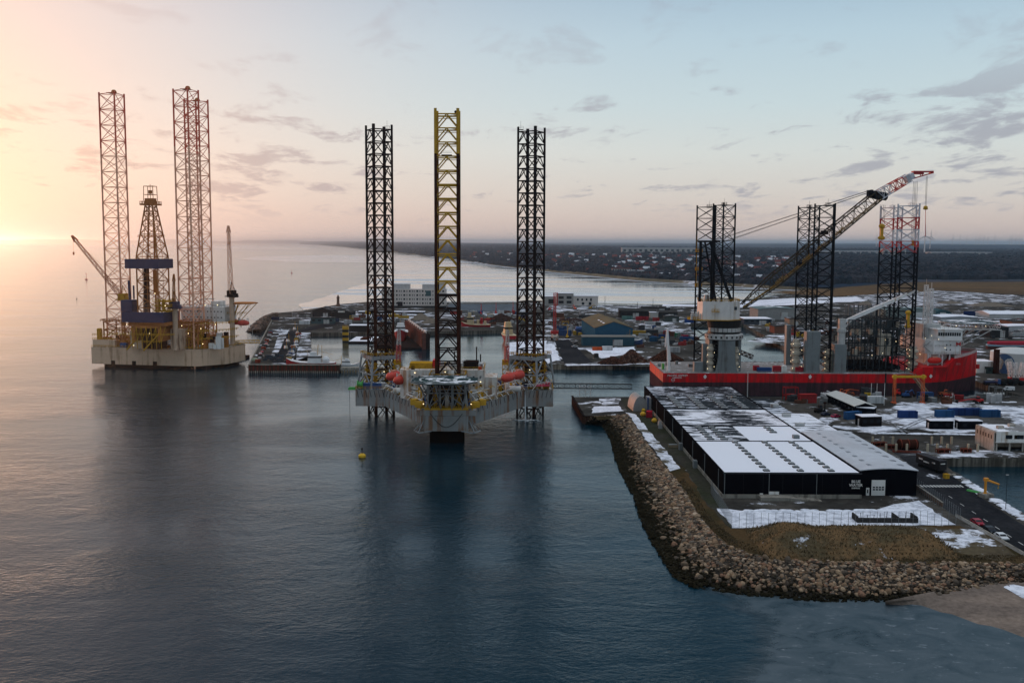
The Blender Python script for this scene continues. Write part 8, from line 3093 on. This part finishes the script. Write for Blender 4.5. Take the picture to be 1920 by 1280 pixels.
MB().lathe((0, 0, 0), [(2.0, 0), (2.0, .6)], 14).build("base", m_dark, rc)
for k, (px, py, lab) in enumerate(((1896, 712, "white lattice mast section leaning among others by the tank"), (1904, 713, "white lattice mast section standing upright by the tank"), (1913, 713, "red and white lattice frame right of the mast sections"))):
    p = P(px, py)
    c = thing("lattice_section", lab, "lattice mast", (p.x, p.y, G))
    MB().truss((0, 0, 0), (-1.5 + k * 1.2, 0, 9.5), 2.0, 1.6, 6, .17, .1).build("frame", m_swhite, c)
    MB().bx(-1.4, 1.4, -1.2, 1.2, 0, 1.6).build("foot", m_red if k != 1 else m_sgrey, c)
p = P(1895, 722)
fp = thing("fender_pile", "black heap of round rubber fenders below the lattice sections", "fenders", (p.x, p.y, G))
for k in range(7):
    MB().lathe((-4 + k * 1.5, (k % 2) * 1.8, 1.3 + (k % 3) * .5), [(.3, -2), (1.2, -1.7), (1.3, 0), (1.2, 1.7), (.3, 2)], 10, 'y').build("fender", m_tyre, fp)
p = P(1847, 699)
sw = thing("snow_wall", "long white snow topped wall beyond the ship bow", "wall", (p.x, p.y, G))
w_ = 33 * p.y / 1900
MB().bx(-w_ / 2, w_ / 2, 0, 1, 0, 6.4).build("wall", m_white, sw)
MB().bx(-w_ / 2, w_ / 2, 1, 12, 6.0, 6.5).build("roof", m_snowroof, sw)
p = P(1850, 699)
c = cabin("small dark green kiosk before the white snow topped wall", p.x + .5, p.y - 1, 0, 3.4, 2.6, 3.4, M("kiosk_green", (.03, .05, .045), .6), m_dkroof, nwin=1)

# ------------------------------------------------------------------ buoys
def buoy(label, px, py, mat, s_, tall):
    p = P(px, py, 0)
    c = thing("navigation_buoy", label, "buoy", (p.x, p.y, 0))
    MB().lathe((0, 0, -.3), [(.9 * s_, 0), (1.15 * s_, .5), (1.15 * s_, 1.1), (.5 * s_, 1.7)], 12).build("float", mat, c)
    MB().bar((0, 0, 1.3), (0, 0, tall), .16 * s_, 6, .1 * s_).box((0, 0, tall), (.5 * s_, .5 * s_, .6 * s_)).build("top_mark", m_dark if mat is m_y3 else mat, c)
buoy("yellow navigation buoy in the dark water before the grey platform", 679, 857, m_y3, 1.15, 3.0)
buoy("red spar buoy on the glowing sea left of the drilling platform", 162, 524, m_bred, 2.6, 11)
buoy("dark spar buoy far out on the bay behind the pier", 547, 512, m_bred, 1.8, 7.5)
buoy("tiny dark marker post on the sea left of the drilling platform", 144, 561, m_dark, .5, 3.4)

# ------------------------------------------------------------------ far town
m_rr1 = M("roof_red", (.15, .040, .034), .8)
m_rr2 = M("roof_slate", (.06, .06, .065), .8)
m_rr3 = M("roof_snowy", (.48, .50, .54), .8)
m_hw1 = M("house_white_wall", (.42, .41, .40), .8)
m_hw2 = M("house_brick", (.20, .10, .075), .8)
HP = {}
def house(px, d_in, kind, L_, W_, H_, rz, label, group):
    p = far_point(px, d_in)
    if kind not in HP:
        mb = MB()
        mb.k = 0
        mb.extrude([(-.5, -.3), (.5, -.3), (.5, .6), (0, 1.0), (-.5, .6)], -.5, .5, 'x')
        mb.k = 1
        for s in (-1, 1):
            mb.add([(i * .53, s * q, z + dz) for dz in (.01, .07) for i, q, z in ((-1, 0, 1.0), (1, 0, 1.0), (1, .56, .55), (-1, .56, .55))], [(0, 1, 2, 3), (7, 6, 5, 4), (0, 4, 5, 1), (1, 5, 6, 2), (2, 6, 7, 3), (3, 7, 4, 0)])
        o = mb.build("town_house", {'red': [m_hw2, m_rr1], 'wr': [m_hw1, m_rr1], 'slate': [m_hw1, m_rr2], 'snow': [m_hw1, m_rr3]}[kind])
        HP[kind] = o
    else:
        o = HP[kind].copy()
        COL.objects.link(o)
    o.location = (p.x, p.y, p.z - .3)
    o.rotation_euler = (0, 0, rz)
    o.scale = (L_, W_, H_)
    tag(o, label, "house", group)
r_ = random.Random(17)
LAB = {'red': ("red roofed brick house among the bare trees of the far town", "red roofed brick houses of the far town"), 'wr': ("white walled house with red roof in the far town", "white houses with red roofs in the far town"),
       'slate': ("white walled house with dark slate roof in the far town", "white houses with dark roofs in the far town"), 'snow': ("white walled house with snowy roof in the far town", "white houses with snowy roofs in the far town")}
for k in range(270):
    px = r_.choice((r_.uniform(880, 1320), r_.uniform(1040, 1500), r_.uniform(1140, 1480)))
    d_in = 90 + 1700 * r_.random() ** 1.5
    kind = r_.choice(('red', 'red', 'wr', 'slate', 'snow', 'snow'))
    sc_ = 1 + d_in / 4500
    house(px, d_in, kind, r_.uniform(8, 14) * sc_, r_.uniform(7, 9) * sc_, r_.uniform(7, 11) * sc_, r_.uniform(-.5, .5), *LAB[kind])
def block(label, px, d_in, L_, W_, H_, wall, roofm, nwin=8, rows=2, name="town_block"):
    p = far_point(px, d_in)
    c = thing(name, label, "building", (p.x, p.y, p.z - 1))
    MB().bx(-L_ / 2, L_ / 2, 0, W_, 0, H_).build("wall", wall, c)
    MB().bx(-L_ / 2 - 1, L_ / 2 + 1, -1, W_ + 1, H_, H_ + 1.5).build("roof", roofm, c)
    for i in range(nwin):
        for j in range(rows):
            MB().box((-L_ / 2 + L_ * (i + .5) / nwin, -.3, H_ * (j + .6) / rows), (L_ / nwin * .5, .4, H_ / rows * .4)).build("window", m_sdark, c)
block("long pale factory roof above the far town", 1235, 2600, 330, 40, 26, m_hw1, m_rr3, 14, 1)
block("white three storey seafront block with red gable roofs", 1166, 120, 42, 14, 15, m_hw1, m_rr1, 8, 3)
block("second white seafront block right of the red roofed one", 1192, 130, 34, 14, 12, m_hw1, m_rr3, 6, 3)
block("red brick block near the road through the far town", 1370, 900, 90, 20, 16, m_hw2, m_rr2, 8, 2)
block("white hall with pointed roof in the far woods", 1675, 2400, 90, 40, 30, m_hw1, m_rr3, 4, 1)
block("pale flat hall far out beyond the woods", 1600, 2800, 300, 60, 18, m_hw1, m_rr3, 10, 1)
block("white flat hall at the right beyond the woods", 1800, 2700, 260, 60, 16, m_hw1, m_rr3, 10, 1)
# wind turbines on the horizon
TB = None
def turbine(px, d, h_, label, group):
    global TB
    u = ray(px, 455)
    u = Vector((u.x, u.y)).normalized()
    x, y = u.x * d, u.y * d
    if TB is None:
        c = thing("wind_turbine", label, "wind turbine", (x, y, 0), 0, group)
        MB().bar((0, 0, 0), (0, 0, 100), 3.2, 8, 1.8).build("tower", m_swhite, c)
        hb = MB().box((0, -2, 101), (5, 10, 5)).build("nacelle", m_swhite, c)
        for k in range(3):
            a = R(90 + k * 120)
            MB().loft([[(math.cos(a) * rr + math.cos(a + 1.57) * w2 * i, -7 + j * .4, 101 + math.sin(a) * rr + math.sin(a + 1.57) * w2 * i) for i, j in ((-1, -1), (1, -1), (1, 1), (-1, 1))] for rr, w2 in ((1, 1.6), (10, 2.4), (48, .5))]).build("blade", m_swhite, hb)
        TB = c
    else:
        c = copy_tree(TB, (x, y, 0), rnd.uniform(-.4, .4), label, group)
    c.scale = (h_ / 100,) * 3
for k, px in enumerate((1786, 1800, 1812, 1829, 1836, 1844, 1865, 1893, 1897, 1904, 1911, 1852)):
    turbine(px, 15500 + (k % 4) * 700, 145, "white wind turbine in the cluster on the horizon at the right", "wind turbines on the horizon")
turbine(1744, 9000, 130, "single white wind turbine nearer than the horizon cluster", None)
turbine(1734, 5200, 110, "white wind turbine standing in the far woods", None)
turbine(1643, 11000, 120, "lone white wind turbine beyond the crane boom", None)
p = far_point(775, 1200)
# ------------------------------------------------------------------ stores and stacks lying about the yards
CL = {}
def stack_proto(kind, colr):
    mb = MB()
    r2 = random.Random(hash(kind) % 1000 if False else len(CL) + 5)
    m_ = M("store_%s" % "_".join("%d" % (v * 1000) for v in colr), colr, .7, var=.35, scale=.6)
    if kind == 'crate_stack':
        for k in range(4):
            h_ = r2.uniform(1.0, 2.6)
            mb.box((r2.uniform(-2, 2), r2.uniform(-1.2, 1.2), h_ / 2), (r2.uniform(1.2, 2.4), r2.uniform(1.2, 2.0), h_), r2.uniform(-.2, .2))
    elif kind == 'pipe_bundle':
        for k in range(9):
            mb.bar((-4, -1.2 + (k % 4) * .8, .4 + (k // 4) * .72), (4, -1.2 + (k % 4) * .8, .4 + (k // 4) * .72), .38, 7)
        for x in (-3, 3):
            mb.box((x, 0, .12), (.4, 4, .24))
    elif kind == 'steel_frame':
        for x in (-2, 2):
            for y in (-1.2, 1.2):
                mb.bar((x, y, 0), (x, y, 3.4), .16)
        for z in (1.2, 3.3):
            for y in (-1.2, 1.2):
                mb.bar((-2, y, z), (2, y, z), .15)
            for x in (-2, 2):
                mb.bar((x, -1.2, z), (x, 1.2, z), .15)
        mb.box((0, 0, .8), (2.4, 1.4, 1.5))
    elif kind == 'site_hut':
        mb.bx(-3, 3, -1.3, 1.3, 0, 2.7)
        mb.bx(-3.1, 3.1, -1.4, 1.4, 2.7, 2.85)
        for x in (-1.6, .4):
            mb.box((x, -1.32, 1.6), (1, .06, .9))
    return mb.build(kind, m_)
KN = {'crate_stack': "stack of crates", 'pipe_bundle': "bundle of pipes", 'steel_frame': "open steel frame", 'site_hut': "small flat site hut"}
CN = [((.16, .16, .155), "grey"), ((.045, .047, .05), "dark"), ((.10, .045, .03), "rusty"), ((.38, .38, .38), "pale"), ((.03, .065, .15), "blue"), ((.36, .22, .03), "yellow"), ((.27, .03, .03), "red")]
ZONES = [("on the yard north of the basin", (650, 760), (588, 612), 34), ("on the scrap quay behind the grey platform", (826, 1000), (586, 609), 44), ("beside the road by the blue warehouse", (1040, 1100), (590, 632), 34),
         ("on the yard between blue warehouse and red ship", (1195, 1300), (604, 655), 46), ("on the yards beyond the inner basin", (1400, 1660), (598, 640), 34), ("behind the bow of the red ship", (1760, 1915), (604, 636), 26),
         ("beside the quay in front of the red hull", (1440, 1880), (743, 757), 26)]
r_ = random.Random(23)
def in_poly(x, y, poly):
    ins = False
    n = len(poly)
    for i in range(n):
        a, c = poly[i], poly[(i + 1) % n]
        if (a.y > y) != (c.y > y) and x < (c.x - a.x) * (y - a.y) / (c.y - a.y) + a.x:
            ins = not ins
    return ins
for place, xr, yr, cnt in ZONES:
    for _ in range(cnt):
        p = P(r_.uniform(*xr), r_.uniform(*yr))
        if not in_poly(p.x, p.y, hp):
            continue
        kind = r_.choice(('crate_stack', 'crate_stack', 'pipe_bundle', 'steel_frame', 'site_hut'))
        colr, cn_ = r_.choice(CN[:4] + CN)
        key = (kind, cn_)
        lab = "%s %s lying %s" % (cn_, KN[kind], place) if kind != 'site_hut' else "%s %s standing %s" % (cn_, KN[kind], place)
        if key not in CL:
            CL[key] = stack_proto(kind, colr)
            o = CL[key]
        else:
            o = CL[key].copy()
            COL.objects.link(o)
        o.location = (p.x, p.y, G + .02)
        o.rotation_euler = (0, 0, r_.choice((0, 0, .1, 1.57, 1.2, -.4)))
        s_ = r_.uniform(.8, 1.5)
        o.scale = (s_, s_, s_ * r_.uniform(.8, 1.2))
        tag(o, lab, KN[kind].split(" of ")[-1] if " of " in KN[kind] else KN[kind].replace("small flat ", "").replace("open ", ""), lab.replace(cn_, cn_, 1) + " group")
# snow ridges ploughed up along yards and roads
mb = MB()
r_ = random.Random(6)
for (xa, ya), (xb, yb), n in (((1640, 812), (1850, 815), 70), ((1690, 758), (1900, 754), 60), ((1500, 790), (1570, 812), 30), ((1062, 684), (1222, 682), 60), ((1030, 640), (1048, 676), 30), ((1790, 890), (1925, 975), 50), ((1400, 957), (1640, 957), 40)):
    for k in range(n):
        u = r_.random()
        p = P(xa + (xb - xa) * u, ya + (yb - ya) * u)
        s_ = r_.uniform(.4, 1.3)
        mb.ball((p.x + r_.uniform(-.6, .6), p.y + r_.uniform(-.6, .6), G), (s_ * 1.6, s_, s_ * .35), 7, 4)
struct(mb.build("snow_ridges", g_snow, smooth=True), 'stuff')
# ------------------------------------------------------------------ haze
hm = bpy.data.materials.new("haze_air")
hm.use_nodes = True
t = hm.node_tree
t.nodes.clear()
pv = nd(t, 'ShaderNodeVolumePrincipled', {}, {'Color': (0.54, 0.77, 1.0, 1), 'Density': 4.4e-5, 'Anisotropy': 0.85})
nd(t, 'ShaderNodeOutputMaterial', {}, {'Volume': pv.outputs[0]})
mb = MB()
mb.bx(-60500, 60500, -700, 60500, -5, 190)
struct(mb.build("haze", hm), 'stuff')
